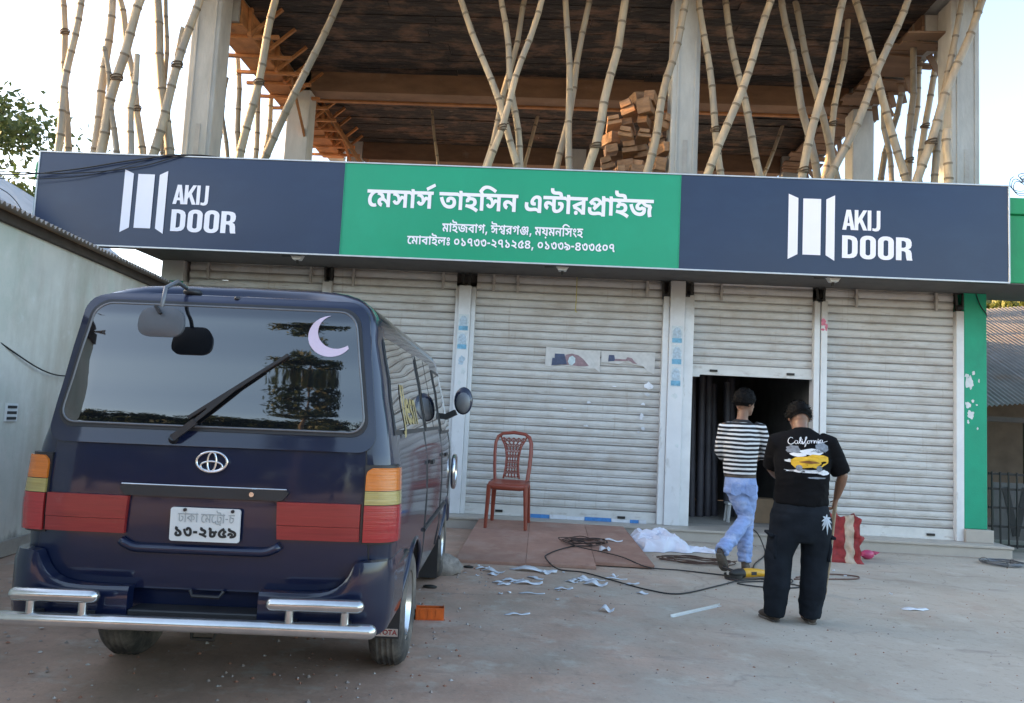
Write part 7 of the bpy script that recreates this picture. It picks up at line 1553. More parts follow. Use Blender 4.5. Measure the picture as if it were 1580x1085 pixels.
mb.grid(lambda u, v: ((u*2-1)*(.235-.02*v)*(1 if .02 < v else .97), -.23+.45*v, SH-.018*math.sin(math.pi*u)*math.sin(math.pi*min(1, v*1.1))-.02*max(0, .12-v)/.12), 14, 14)
me = baked(mb, [cm_], [('SOLIDIFY', {'thickness': .014, 'offset': -1})]); place(me, 'seat', ch)
mb = MB(); mb.tube([(-.228, .21, SH-.035), (-.238, -.10, SH-.03), (-.225, -.20, SH-.035), (-.16, -.235, SH-.045), (.16, -.235, SH-.045), (.225, -.20, SH-.035), (.238, -.10, SH-.03), (.228, .21, SH-.035)], [.014]*8, 8, ry=[.034]*8); mb.build('seat_apron', cm_, ch, smooth=True)
for x, y, fx, fy in ((-.222, -.20, -.245, -.235), (.222, -.20, .245, -.235), (-.21, .21, -.235, .30), (.21, .21, .235, .30)):
    mb = MB(); mb.tube([(x, y, SH-.02), ((x+fx)/2, (y+fy)/2, SH/2), (fx, fy, .004)], [.034, .028, .022], 10, ry=[.026, .020, .018]); mb.build('leg', cm_, ch, smooth='auto')

# crumpled white cloth at the end of the ramp
rnd = random.Random(14)
def cloth_lump(name, cx, cy, w, d, h, seed, rot, label, cat):
    from mathutils import noise
    mb = MB(); off = Vector((seed*3.1, seed*1.7, 0))
    def fn(u, v):
        x, y = (u-.5)*w, (v-.5)*d
        e = max(0, 1-(2*abs(u-.5))**2.4)*max(0, 1-(2*abs(v-.5))**2.4)
        p = Vector((x*5, y*5, 0))+off
        r = 1-abs(noise.noise(p*.8))*1.6+.45*(1-2*abs(noise.noise(Vector((p.x*2.6+p.y, p.y*.9, 0)))))+.12*noise.noise(p*4)
        z = h*e**.45*(.30+r*.55)+.006; z = max(.006, z)
        x += .10*noise.noise(p*1.3+Vector((9, 0, 0))); y += .10*noise.noise(p*1.3+Vector((0, 9, 0)))
        return (x, y, z)
    mb.grid(fn, 80, 80)
    o = mb.build(name, M['cloth_white'], smooth=True); o.location = (cx, cy, 0); o.rotation_euler = (0, 0, rot)
    return tag(o, label, cat)
cloth_lump('crumpled_banner', 1.44, -.95, .58, .85, .20, 3, R(10), 'crumpled heap of white banner cloth at the right end of the ramp', 'cloth')
cloth_lump('cloth_tail', 1.80, -1.12, .62, .30, .05, 6, R(-4), 'flat white flap of cloth spread right of the crumpled heap', 'cloth')

# paper scraps, each its own torn piece
def scrap(cx, cy, ln, wd, rot, curl, label, z0=.004, tilt=0.0):
    rr = random.Random(int(cx*1000)+int(cy*977)); mb = MB(); N = 10
    jag = [(rr.uniform(-.25, .1)*wd, rr.uniform(-.25, .1)*wd) for _ in range(N+1)]
    for i in range(N+1):
        t = i/N; x = (t-.5)*ln; taper = .35+.65*math.sin(math.pi*min(1, max(.0, .12+.8*t)))
        z = z0+curl*(math.sin(t*math.pi*1.3+rr.uniform(-.2, .2))**2)
        for e, j in ((-1, 0), (1, 1)):
            mb.v.append((x, e*(wd/2*taper+jag[i][j]*.5), z+(curl*.6*(1 if e > 0 else 0)*abs(math.sin(t*5)))))
    for i in range(N): mb.f.append((2*i, 2*i+2, 2*i+3, 2*i+1)); mb.m.append(0)
    o = mb.build('paper_scrap', M['paper'], smooth=True); o.location = (cx, cy, 0); o.rotation_euler = (0, tilt, rot)
    sd = o.modifiers.new('solid', 'SOLIDIFY'); sd.thickness = .0012
    return tag(o, label, 'paper scrap', 'white paper scraps on the forecourt')
G_ = 'torn white paper scrap, '
for a in ((-.40, -3.08, .26, .06, -.5, .02, G_+'leftmost of the cluster in front of the ramp'), (-.02, -2.93, .46, .11, -.18, .025, G_+'long pointed one at the foot of the ramp'),
          (-.20, -3.42, .20, .05, .15, .015, G_+'narrow one left of centre in the cluster'), (-.06, -3.52, .26, .08, .05, .02, G_+'broad one near the middle of the cluster'),
          (-.30, -3.56, .16, .05, -.3, .012, G_+'small one at the lower left of the cluster'), (-.02, -3.90, .22, .03, .12, .008, G_+'thin strip closest to the viewer in front of the cluster'),
          (.46, -3.18, .17, .06, -.5, .02, G_+'near the black cable right of the cluster'), (.54, -3.42, .22, .09, -.35, .03, G_+'curled one right of the cluster'),
          (.38, -3.28, .14, .04, .4, .015, G_+'small one between the two curled pieces'), (.75, -3.08, .22, .04, -.2, .01, G_+'thin one lying across the black cable'),
          (.25, -3.66, .17, .04, .25, .015, G_+'slim one alone below the curled pieces'), (.56, -4.36, .12, .06, -.4, .03, G_+'small curled one alone near the front'),
          (-.12, -4.62, .20, .03, .3, .01, G_+'slim one near the van side at the front'), (3.23, -3.63, .24, .09, .2, .006, G_+'flat pale sheet at the right of the forecourt')):
    scrap(*a)
scrap(.86, -1.40, .26, .05, -.35, .02, G_+'thin one on the right part of the ramp', z0=rz(-1.40)+.004)
scrap(.74, -1.92, .12, .10, .5, .03, G_+'crumpled one on the ramp beside the cable', z0=rz(-1.92)+.004)
for i in range(12):
    rr = random.Random(500+i)
    nm = ORD[i]
    scrap(-.55+.14*i+rr.uniform(-.08, .08), -3.25+rr.uniform(-.5, .35), rr.uniform(.08, .2), rr.uniform(.03, .07), rr.uniform(-1, 1), rr.uniform(.006, .025), G_+'%s from the left of the small loose pieces before the ramp' % nm)
rnd = random.Random(91)
for i in range(16):
    cx, cy = rnd.choice([(rnd.uniform(-.6, .9), rnd.uniform(-4.4, -2.8)), (rnd.uniform(.9, 3.6), rnd.uniform(-3.4, -1.6)), (rnd.uniform(-.8, -.5), rnd.uniform(-3.4, -2.8))])
    s = rnd.uniform(.025, .05)
    o = scrap(cx, cy, s, s*.7, rnd.uniform(0, 6), .008, 'tiny white paper bit dropped on the grey forecourt'); o['group'] = 'tiny paper bits on the forecourt'

# white strip of aluminium angle lying on the ground
an = empty('metal_angle', (1.29, -4.17, 0), rot=(0, 0, R(45)), label='white metal angle strip lying on the forecourt near the front', cat='metal strip')
mb = MB(); mb.box((-.34, -.011, .001), (.34, .011, .004)); mb.build('flange', M['lamp_white'], an)
mb = MB(); mb.box((-.34, .008, .0042), (.34, .011, .020)); mb.build('web', M['lamp_white'], an)

# cables
wire('power_cable', [(2.35, -2.6, .012), (1.95, -2.85, .010), (1.7, -3.13, .010), (1.26, -3.59, .010), (1.0, -3.51, .010), (.72, -3.2, .012), (.46, -2.89, .012), (.22, -2.80, .012), (.10, -2.55, .065), (.12, -2.3, .062), (.25, -2.05, .078), (.42, -1.83, .088), (.62, -1.75, .092), (.52, -1.55, .10), (.38, -1.52, .10)], .0065, 'dark cable running from the grinder across the ground and up the ramp', 'cable')
wire('power_cable', [(1.9, -2.62, .010), (1.46, -2.49, .012), (1.13, -2.53, .03), (.9, -2.30, .075), (.70, -2.10, .085), (.45, -1.9, .095), (.36, -1.65, .10), (.5, -1.4, .105), (.72, -1.35, .115), (.8, -1.55, .105), (.66, -1.68, .10)], .0065, 'second dark cable curving off the right end of the ramp to the coils', 'cable')
pts = []
rnd = random.Random(6)
for k in range(30): a = k*.95; pts.append((.52+(.22+.06*math.sin(k*1.7))*math.cos(a), -1.62+(.18+.05*math.cos(k*2.1))*math.sin(a), .105+.01*(k % 4)))
wire('cable_coil', pts, .006, 'tangled brown cable coil lying on the middle of the ramp', 'cable', mat=material('brown_cable', (.07, .04, .03), .6), sub=5)
pts = []
for k in range(36): a = k*.9; pts.append((1.72+(.33+.12*math.sin(k*1.3))*math.cos(a), -1.90+(.16+.06*math.cos(k*1.9))*math.sin(a), .012+.008*(k % 4)))
wire('cable_coil', pts, .006, 'loose brown cable coil on the ground behind the trailing foot', 'cable', mat='brown_cable' if 'brown_cable' in M else material('brown_cable', (.09, .05, .035), .6), sub=5)
wire('power_cable', [(2.2, -2.70, .012), (2.5, -2.95, .010), (2.2, -3.1, .010), (1.9, -3.0, .012), (2.1, -2.85, .012), (2.45, -2.8, .012), (2.5, -2.55, .012), (2.3, -2.5, .02)], .0065, 'short black cable looped around the grinder', 'cable')
wire('power_cable', [(2.55, -2.60, .010), (2.9, -2.50, .010), (3.22, -2.40, .010), (3.30, -2.25, .010), (3.1, -2.2, .010), (2.85, -2.3, .010), (2.6, -2.5, .010)], .007, 'thin brown cable loop on the ground right of the man in black', 'cable', mat=material('tan_cable', (.14, .07, .05), .6))
wire('power_cable', [(2.2, -2.45, .012), (2.35, -1.9, .010), (2.60, -1.35, .010), (2.75, -.9, .010), (2.8, -.37, .152), (2.82, .2, .156)], .007, 'thin cable leading from the coils into the doorway', 'cable')

# angle grinder
gr = empty('angle_grinder', (2.03, -2.70, 0), rot=(0, 0, R(22)), label='yellow and black angle grinder lying on the ground by the walking man', cat='grinder')
M['yellow'] = material('tool_yellow', (.62, .32, .015), .4, var=.15, scale=15)
mb = MB(); mb.tube([(-.02, 0, .055), (.05, 0, .06), (.16, 0, .058), (.24, 0, .05)], [.042, .046, .040, .034], 14, round_ends=True); mb.build('motor_body', M['yellow'], gr, smooth='auto')
mb = MB(); mb.tube([(-.13, 0, .055), (-.06, 0, .055), (-.015, 0, .055)], [.032, .046, .046], 14, round_ends=True); mb.build('gear_head', M['dark_metal'], gr, smooth='auto')
mb = MB(); mb.tube([(-.115, 0, .04), (-.115, -.004, .012)], [.022, .028], 14); mb.build('spindle', M['dark_metal'], gr)
mb = MB(); mb.tube([(-.115, 0, .013), (-.115, 0, .007)], .085, 28); mb.build('disc', material('disc', (.07, .05, .045), .8), gr)
mb = MB(); mb.grid(lambda u, v: (-.115+.092*math.cos(R(100)+R(200)*u), .092*math.sin(R(100)+R(200)*u), .022+.03*v), 16, 2); mb.build('guard', M['dark_metal'], gr, smooth=True)
mb = MB(); mb.tube([(-.09, .03, .07), (-.12, .15, .085)], [.013, .018], 10, round_ends=True); mb.build('side_handle', M['black_plastic'], gr, smooth=True)
mb = MB(); mb.tube([(.24, 0, .05), (.32, 0, .045), (.36, .0, .03)], [.030, .022, .010], 12); mb.build('tail_handle', M['black_plastic'], gr, smooth=True)
mb = MB(); mb.box((.06, -.047, .045), (.12, -.036, .075)); mb.build('switch', M['black_plastic'], gr)

# red and white sack, pink packet
def sack():
    from mathutils import noise
    o = empty('woven_sack', (3.53, -1.28, 0), rot=(0, 0, R(-5)), label='crumpled red woven sack with a cream stripe standing against the right shutter step', cat='sack')
    M['sack_red'] = material('sack_red', (.26, .022, .022), .75, var=.3, scale=14, bump=.3, bscale=50)
    M['sack_cream'] = material('sack_cream', (.46, .36, .27), .75, var=.2, scale=14, bump=.3, bscale=50)
    for nm, x0, x1, mt in (('red_side', -.19, .0, 'sack_red'), ('cream_stripe', .0, .10, 'sack_cream'), ('red_edge', .10, .17, 'sack_red')):
        mb = MB()
        def fn(u, v, x0=x0, x1=x1):
            a = u
            x = x0+(x1-x0)*u; z = .52*v
            squ = 1+.10*math.sin(v*9)*(.5-v)
            p = Vector((x*9, v*5, 2))
            y = -.075*squ*(1-.45*v)+.035*noise.noise(p)+.02*noise.noise(p*2.7)
            if v < .18: x *= 1+.18*(.18-v)/.18
            if v < .1: y -= .04*(.1-v)/.1
            return (x+.02*noise.noise(Vector((v*7, 4, 1))), y, z+(.012*math.sin(x*30) if v > .95 else 0))
        mb.grid(fn, 8, 20)
        me = baked(mb, [M[mt]], [('SOLIDIFY', {'thickness': .11, 'offset': -1})]); place(me, nm, o)
sack()
pk = empty('pink_packet', (3.92, -1.0, 0), rot=(0, 0, R(15)), label='small bright pink packet on the ground beside the red sack', cat='packet')
M['pink'] = material('pink_pack', (.50, .05, .14), .4, var=.3, scale=14)
mb = MB(); mb.ellipsoid((0, 0, .055), (.085, .055, .055), 14, 10); me = mb.build('pouch', M['pink'], pk, smooth=True)
mb = MB(); mb.bar((.07, 0, .06), (.13, .01, .085), .09, .008); mb.bar((-.07, 0, .05), (-.11, 0, .045), .08, .008); mb.build('crimped_end', M['pink'], pk)
# coil of galvanised wire
cw = empty('wire_coil', (5.57, -.86, 0), label='flat coil of grey galvanised wire on the ground before the green pillar', cat='wire coil')
rnd = random.Random(12)
for k in range(9):
    r = .17+.009*k; cx, cy = rnd.uniform(-.02, .02), rnd.uniform(-.015, .015)
    mb = MB(); mb.tube([(cx+(r+.01*math.sin(3*t+k))*math.cos(t), cy+(r+.01*math.sin(2*t))*math.sin(t)*.9, .010+.006*(k % 5)+.012*math.sin(t+k)**2) for t in [2*math.pi*q/40 for q in range(40)]], .0045, 6, closed=True); mb.build('turn', M['trim_grey'], cw, smooth=True)
for a in (.6, 2.5, 4.4):
    mb = MB(); mb.tube([((.20)*math.cos(a)+.045*math.cos(t)*math.cos(a), (.19)*math.sin(a)+.045*math.cos(t)*math.sin(a), .03+.03*math.sin(t)) for t in [2*math.pi*q/12 for q in range(12)]], .003, 5, closed=True); mb.build('tie', M['dark_metal'], cw)
# orange plastic tub lying by the van, chock stone, dark bits
ob = empty('orange_tub', (-.735, -4.87, 0), rot=(0, 0, R(8)), label='broken orange plastic box lying on the ground right of the van', cat='plastic box')
M['orange'] = material('orange_plastic', (.62, .11, .012), .4, var=.2, scale=15)
mb = MB()
mb.box((-.10, -.05, .0), (.10, .05, .006)); mb.box((-.10, -.05, .006), (-.094, .05, .085)); mb.box((.094, -.05, .006), (.10, .05, .09)); mb.box((-.094, -.05, .006), (.094, -.044, .085)); mb.box((-.094, .044, .006), (.094, .05, .08))
mb.build('shell', M['orange'], ob, bevel=.003)
for k in range(3):
    mb = MB(); mb.box((-.07+.055*k, -.054, .02), (-.045+.055*k, -.0505, .07)); mb.build('rib', M['orange'], ob)
mb = MB(); mb.ellipsoid((-.115, -.01, .035), (.025, .04, .035), 10, 8); mb.build('plug', M['black_plastic'], ob, smooth=True)
def rock(name, c, r, seed, mat, label, cat):
    from mathutils import noise
    mb = MB(); mb.ellipsoid((0, 0, 0), r, 18, 12)
    for i, v in enumerate(mb.v):
        p = Vector(v); k = 1+.28*noise.noise(p*9+Vector((seed, 0, 0)))+.12*noise.noise(p*25)
        q = p*k; q.z = max(q.z, -r[2]*.75); mb.v[i] = tuple(q)
    o = mb.build(name, mat, smooth='auto'); o.location = c
    return tag(o, label, cat)
rock('chock_stone', (-.87, -3.30, .075), (.20, .11, .10), 5, overlay(material('stone', (.24, .21, .185), .9, var=.3, scale=12, bump=.6, bscale=30), (.14, .12, .10), 10), 'rough grey brown stone chocking the front wheel of the van', 'stone')
for c, r, lab in (((-.87, -3.90, .012), (.06, .025, .016), 'dark flake of rubbish on the ground beside the van'), ((-.64, -2.95, .012), (.05, .018, .014), 'small dark chip of rubbish near the left corner of the ramp')):
    rock('dark_debris', c, r, 9, M['dark_metal'], lab, 'debris')

# ================================================================== PEOPLE
def fleshed(mb, mats, voxel=.011, smooth=6):
    return baked(mb, mats, [('REMESH', {'mode': 'VOXEL', 'voxel_size': voxel, 'use_smooth_shade': True}), ('SMOOTH', {'factor': .5, 'iterations': smooth})])

def wrinkle(me, amp, scale, zlo=-9, zhi=9, seed=0.0, stretch=(1, 1, 2.2)):
    from mathutils import noise
    me.update()
    nrm = [v.normal.copy() for v in me.vertices]
    for v, n in zip(me.vertices, nrm):
        if zlo < v.co.z < zhi:
            p = Vector((v.co.x*stretch[0], v.co.y*stretch[1], v.co.z*stretch[2]))*scale+Vector((seed, 0, 0))
            k = 1-abs(noise.noise(p))*2.2
            v.co += n*amp*k+n*amp*.5*noise.noise(p*2.6)
    me.update()

def hand(mb, wrist, d, palm_n, curl, side):
    """palm plus five bent fingers; d = direction of the hand, palm_n = out of the palm, side = +1 thumb towards d x palm_n"""
    d = Vector(d).normalized(); pn = Vector(palm_n); pn = (pn-d*pn.dot(d)).normalized(); sd = d.cross(pn)*side
    w = Vector(wrist)
    mb.tube([w, w+d*.045, w+d*.085], [.026, .036, .038], 12, ry=[.022, .018, .015], side=sd, round_ends=True)
    for k, (o_, ln) in enumerate(((.030, .072), (.011, .082), (-.009, .076), (-.028, .058))):
        p = w+d*.085+sd*o_; pts = [p-d*.02, p]
        a = 0; seg = ln/3
        for j in range(3):
            a += curl*(.7 if j == 0 else 1.0)
            p = p+(d*math.cos(a)+pn*math.sin(a))*seg; pts.append(p)
        mb.tube(pts, [.0095, .0095, .009, .0082, .007], 8, round_ends=True)
    p = w+d*.03+sd*.030; q1 = p+(d*.6+sd*.7+pn*.25)*.035; q2 = q1+(d*.7+sd*.1+pn*.7)*.032; q3 = q2+(d*.5-sd*.3+pn*.8)*.022
    mb.tube([p-sd*.015, p, q1, q2, q3], [.013, .013, .0115, .010, .008], 8, round_ends=True)

def head(mb, c, fwd_, up_, s=1.0):
    f = Vector(fwd_).normalized(); u = Vector(up_); u = (u-f*u.dot(f)).normalized(); r = f.cross(u)
    mt = Matrix((r, f, u)).transposed(); c = Vector(c)
    mb.ellipsoid(c, (.076*s, .098*s, .105*s), 20, 14, mat=mt)                              # skull
    mb.ellipsoid(c+f*.035*s-u*.055*s, (.058*s, .062*s, .075*s), 16, 12, mat=mt)            # face and jaw
    mb.ellipsoid(c+f*.066*s-u*.105*s, (.028*s, .026*s, .022*s), 12, 8, mat=mt)             # chin
    mb.tube([c+f*.092*s+u*.005*s, c+f*.110*s-u*.030*s, c+f*.098*s-u*.042*s], [.010*s, .014*s, .012*s], 8, round_ends=True)   # nose
    mb.tube([c+f*.088*s-u*.068*s-r*.02*s, c+f*.095*s-u*.066*s, c+f*.088*s-u*.068*s+r*.02*s], [.007*s, .009*s, .007*s], 8, round_ends=True)  # lips
    for e in (-1, 1):
        mb.ellipsoid(c+r*e*.078*s-f*.004*s-u*.012*s, (.011*s, .022*s, .034*s), 10, 8, mat=mt)     # ears
    return mt, f, u, r

def eyes(parent, c, f, u, r, s=1.0):
    for e in (-1, 1):
        mb = MB(); mb.ellipsoid(Vector(c)+f*.085*s+r*e*.031*s-u*.002*s, (.011*s, .009*s, .007*s), 10, 8); mb.build('eye', M['ink'], parent, smooth=True)
        mb = MB(); mb.tube([Vector(c)+f*.087*s+r*e*.015*s+u*.020*s, Vector(c)+f*.085*s+r*e*.045*s+u*.018*s], .004, 6); mb.build('brow', M['hair'], parent)

def hair_cap(c, f, u, r, s, length, seed):
    """short hair: tufted shell over the skull, open over the face"""
    from mathutils import noise
    c = Vector(c); mb = MB(); nu, nv = 40, 22
    mt = Matrix((r, f, u)).transposed()
    V = []
    for j in range(nv+1):
        for i in range(nu):
            th = 2*math.pi*i/nu; front = max(0, math.sin(th))       # th = 90 deg is the front
            low = R(118)-R(58)*front**1.5
            ph = low*j/nv
            q = Vector((math.sin(ph)*math.cos(th), math.sin(ph)*math.sin(th), math.cos(ph)))
            k = length*(1.0+.5*noise.noise(q*7+Vector((seed, 0, 0)))+.35*noise.noise(q*19))*(1 if j < nv-2 else .35)
            p = Vector((q.x*(.077*s+k), q.y*(.099*s+k), q.z*(.106*s+k*1.15)))
            V.append(c+mt @ p)
    F = []
    for j in range(nv):
        for i in range(nu):
            a = j*nu+i; b = j*nu+(i+1) % nu; F.append((a, a+nu, b+nu, b))
    mb.add(V, F)
    rr = random.Random(int(seed*10))                       # loose strands break the outline
    for _ in range(1500):
        k = rr.randrange(len(V)-nu*2); p = V[k]; o_ = (p-c).normalized()
        d_ = (o_*.55-u*.55-f*.25+Vector((rr.gauss(0, .35), rr.gauss(0, .35), rr.gauss(0, .35)))).normalized()
        s_ = d_.cross(o_)
        if s_.length < .05: continue
        s_.normalize(); ln = rr.uniform(.012, .028)
        mb.add([p-s_*.0022-o_*.003, p+s_*.0022-o_*.003, p+d_*ln], [(0, 1, 2)])
    return mb

def shoe(name, heel, toe, parent, upv=(0, 0, 1), w=.046):
    h = Vector(heel); t = Vector(toe); d = (t-h); L = d.length; d.normalize(); upv = Vector(upv); upv = (upv-d*upv.dot(d)).normalized()
    s = d.cross(upv)
    sh = empty(name, (0, 0, 0)); sh.parent = parent
    mb = MB()
    P = [h+d*(.02), h+d*L*.25, h+d*L*.5, h+d*L*.78, h+d*(L-.025)]
    mb.tube([p+upv*z for p, z in zip(P, (.052, .052, .045, .036, .030))], [.036, .040, .042, w, .034], 14, ry=[.044, .046, .038, .028, .020], side=s, round_ends=True)
    mb.tube([h+d*.035+upv*.06, h+d*.035+upv*.11], [.040, .042], 12, round_ends=True)
    me = fleshed(mb, [M['shoe']], .008, 3); place(me, 'upper', sh)
    mb = MB(); mb.tube([p+upv*.010 for p in P], [.036, .042, .043, w+.003, .036], 14, ry=[.011]*5, side=s, round_ends=True); mb.build('sole', M['rubber'], sh, smooth='auto')
    return sh

# ------------------------------------------------------------------ man in black, back to the viewer
def man_black():
    p = empty('person', (2.03, -4.32, 0), label='man in black printed T-shirt and black cargo trousers, back turned, holding a wooden stick', cat='person')
    mb = MB()
    hc = Vector((.008, .10, 1.572)); hf = (.06, .76, -.64); hu = (0, .55, .82)
    mt, f, u, r = head(mb, hc, hf, hu, 1.0)
    mb.tube([(.005, .0, 1.40), (.006, .03, 1.47), (.007, .06, 1.54)], [.062, .054, .056], 14, round_ends=True)       # neck
    mb.tube([(0, -.005, .78), (0, -.02, .95), (0, -.03, 1.10), (.0, -.02, 1.25), (.0, .0, 1.38), (.0, .01, 1.43)], [.15, .145, .155, .175, .155, .07], 20, ry=[.105, .10, .105, .115, .09, .06], side=(1, 0, 0), round_ends=True)
    shR, elR, wrR = Vector((.205, .0, 1.375)), Vector((.325, .01, 1.125)), Vector((.318, .10, .965))
    shL, elL, wrL = Vector((-.175, .01, 1.375)), Vector((-.175, .17, 1.15)), Vector((-.04, .34, 1.05))
    for a, b, c in ((shR, elR, wrR), (shL, elL, wrL)):
        mb.tube([a, a.lerp(b, .5), b, b.lerp(c, .35), c], [.056, .050, .041, .041, .027], 12, round_ends=True)
    for x0, k, an in ((-.095, Vector((-.155, .03, .47)), Vector((-.185, -.01, .08))), (.10, Vector((.125, .03, .48)), Vector((.085, .0, .08)))):
        mb.tube([(x0, 0, .84), (x0*1.1, .01, .68), k, k.lerp(an, .35)+Vector((0, -.02, 0)), an], [.088, .080, .056, .054, .038], 14, round_ends=True)
        mb.tube([an, an+Vector((0, .05, -.035)), an+Vector((0, .15, -.05))], [.036, .036, .028], 10, round_ends=True)
    hand(mb, wrR+Vector((0, .01, -.005)), (-.06, .35, -.9), (-.75, .55, .1), .55, 1)
    hand(mb, wrL+Vector((.01, .01, -.005)), (.55, .75, -.3), (.2, -.3, -1), .5, -1)
    me = fleshed(mb, [M['skin']], .0095, 3); bo = place(me, 'body', p)
    eyes(bo, hc, f, u, r)
    hm = hair_cap(hc+u*.004-f*.004, f, u, r, 1.0, .020, 2.0); hm.build('hair', M['hair'], p, smooth=True)
    # T-shirt
    mb = MB()
    mb.tube([(.0, -.01, .905), (.0, -.018, .98), (.002, -.03, 1.10), (.002, -.025, 1.23), (.003, -.012, 1.33), (.004, -.002, 1.395), (.005, .010, 1.44), (.005, .022, 1.475)], [.206, .202, .202, .212, .218, .200, .135, .072], 24, ry=[.145, .135, .132, .135, .122, .100, .080, .066], side=(1, 0, 0))
    for a, b, w in ((shR, elR, 1), (shL, elL, -1)):
        mb.tube([a+Vector((-.06*w, 0, .0)), a+Vector((.0, 0, -.01)), a.lerp(b, .45), a.lerp(b, .92)], [.085, .086, .080, .070], 16)
    me = fleshed(mb, [M['tee_black']], .011, 5); wrinkle(me, .006, 7, 0, 1.25, 3.0)
    ts = place(me, 't_shirt', p)
    # baggy cargo trousers
    mb = MB()
    mb.tube([(0, -.012, .62), (0, -.015, .72), (0, -.012, .84), (0, -.01, .95)], [.19, .215, .218, .195], 22, ry=[.12, .15, .150, .125], side=(1, 0, 0))
    for x0, k, an in ((-.105, Vector((-.157, .02, .47)), Vector((-.186, -.01, .05))), (.108, Vector((.125, .02, .48)), Vector((.085, -.005, .05)))):
        mb.tube([(x0, -.01, .80), (x0*1.12, -.005, .64), k+Vector((0, -.005, .03)), k.lerp(an, .5)+Vector((0, -.02, 0)), an+Vector((0, -.005, .08)), an], [.118, .114, .100, .092, .082, .080], 18, ry=[.135, .125, .108, .100, .090, .088], side=(1, 0, 0))
    me = fleshed(mb, [M['cargo']], .012, 5); wrinkle(me, .007, 5, 0, .85, 8.0, (1, 1, 1.2)); wrinkle(me, .003, 12, 0, .30, 5.0, (1, 1, 1.6))
    tr = place(me, 'trousers', p)
    bvt = BVHTree.FromPolygons([v.co.copy() for v in me.vertices], [tuple(q.vertices) for q in me.polygons])
    def onto(bv, x, z, off, y0=-1.0):
        h = bv.ray_cast(Vector((x, y0, z)), Vector((0, 1, 0)))
        return (h[0] if h[0] is not None else Vector((x, -.12, z)))+Vector((0, -off, 0))
    for sgn, x, z in ((-1, -.235, .60), (1, .225, .60)):         # thigh pockets
        mb = MB(); mb.grid(lambda uu, v: (x-sgn*.03+sgn*.028*math.sin(math.pi*uu)*math.sin(math.pi*v)*1.3, -.09+.15*uu, z-.12+.18*v), 6, 6); 
        me2 = baked(mb, [M['cargo']], [('SOLIDIFY', {'thickness': .02, 'offset': 0})]); place(me2, 'pocket', tr)
        mb = MB(); mb.bar((x+sgn*.005, -.085, z+.055), (x+sgn*.005, .055, z+.07), .02, .035, (1, 0, 0)); mb.build('pocket_flap', M['cargo'], tr, bevel=.004)
    # faded palm print on the right thigh
    M['faded_print'] = material('faded_print', (.42, .46, .50), .85, var=.25, scale=30)
    pc = Vector((.155, 0, .80)); 
    def leafshape(a, ln, w): 
        n = 5; L_ = []; R_ = []
        for k in range(n+1):
            t = k/n; ww = w*math.sin(math.pi*min(.98, .1+.9*t)); cx_, cz_ = ln*t*math.cos(a), ln*t*math.sin(a)-.02*t*t
            L_.append((pc.x+cx_-ww*math.sin(a), pc.z+cz_+ww*math.cos(a))); R_.append((pc.x+cx_+ww*math.sin(a), pc.z+cz_-ww*math.cos(a)))
        return L_+R_[::-1]
    for a, ln in ((80, .06), (125, .055), (170, .045), (35, .055), (-10, .05), (-50, .075), (-85, .095), (-120, .07), (215, .05)):
        q = leafshape(R(a), ln, .0085); me2 = curve_mesh([q])
        for v in me2.vertices: v.co = onto(bvt, v.co.x, v.co.y, .005)
        me2.materials.append(M['faded_print']); place(me2, 'palm_print', tr)
    # print on the back of the shirt
    bv = BVHTree.FromPolygons([v.co.copy() for v in ts.data.vertices], [tuple(q.vertices) for q in ts.data.polygons])
    M['print_white'] = material('print_white', (.72, .73, .76), .8, var=.1, scale=30)
    M['print_grey'] = material('print_grey', (.20, .22, .25), .8, var=.4, scale=40)
    M['print_yellow'] = material('print_yellow', (.72, .42, .03), .8, var=.15, scale=30)
    M['print_brown'] = material('print_brown', (.22, .09, .02), .8, var=.2, scale=30)
    def prt(name, pts, mt_, off):
        me2 = curve_mesh([pts])
        bm_ = bmesh.new(); bm_.from_mesh(me2); bmesh.ops.subdivide_edges(bm_, edges=[e for e in bm_.edges if e.calc_length() > .03], cuts=2, use_grid_fill=True); bm_.to_mesh(me2); bm_.free()
        for v in me2.vertices: v.co = onto(bv, v.co.x, v.co.y, off)
        me2.materials.append(mt_); return place(me2, name, ts)
    def stroke(pts, w, mt_, off, name='lettering'):
        P = [onto(bv, x, z, off) for x, z in pts]
        mb_ = MB(); mb_.tube(P, w, 6, ry=[.002]*len(P)); return mb_.build(name, mt_, ts)
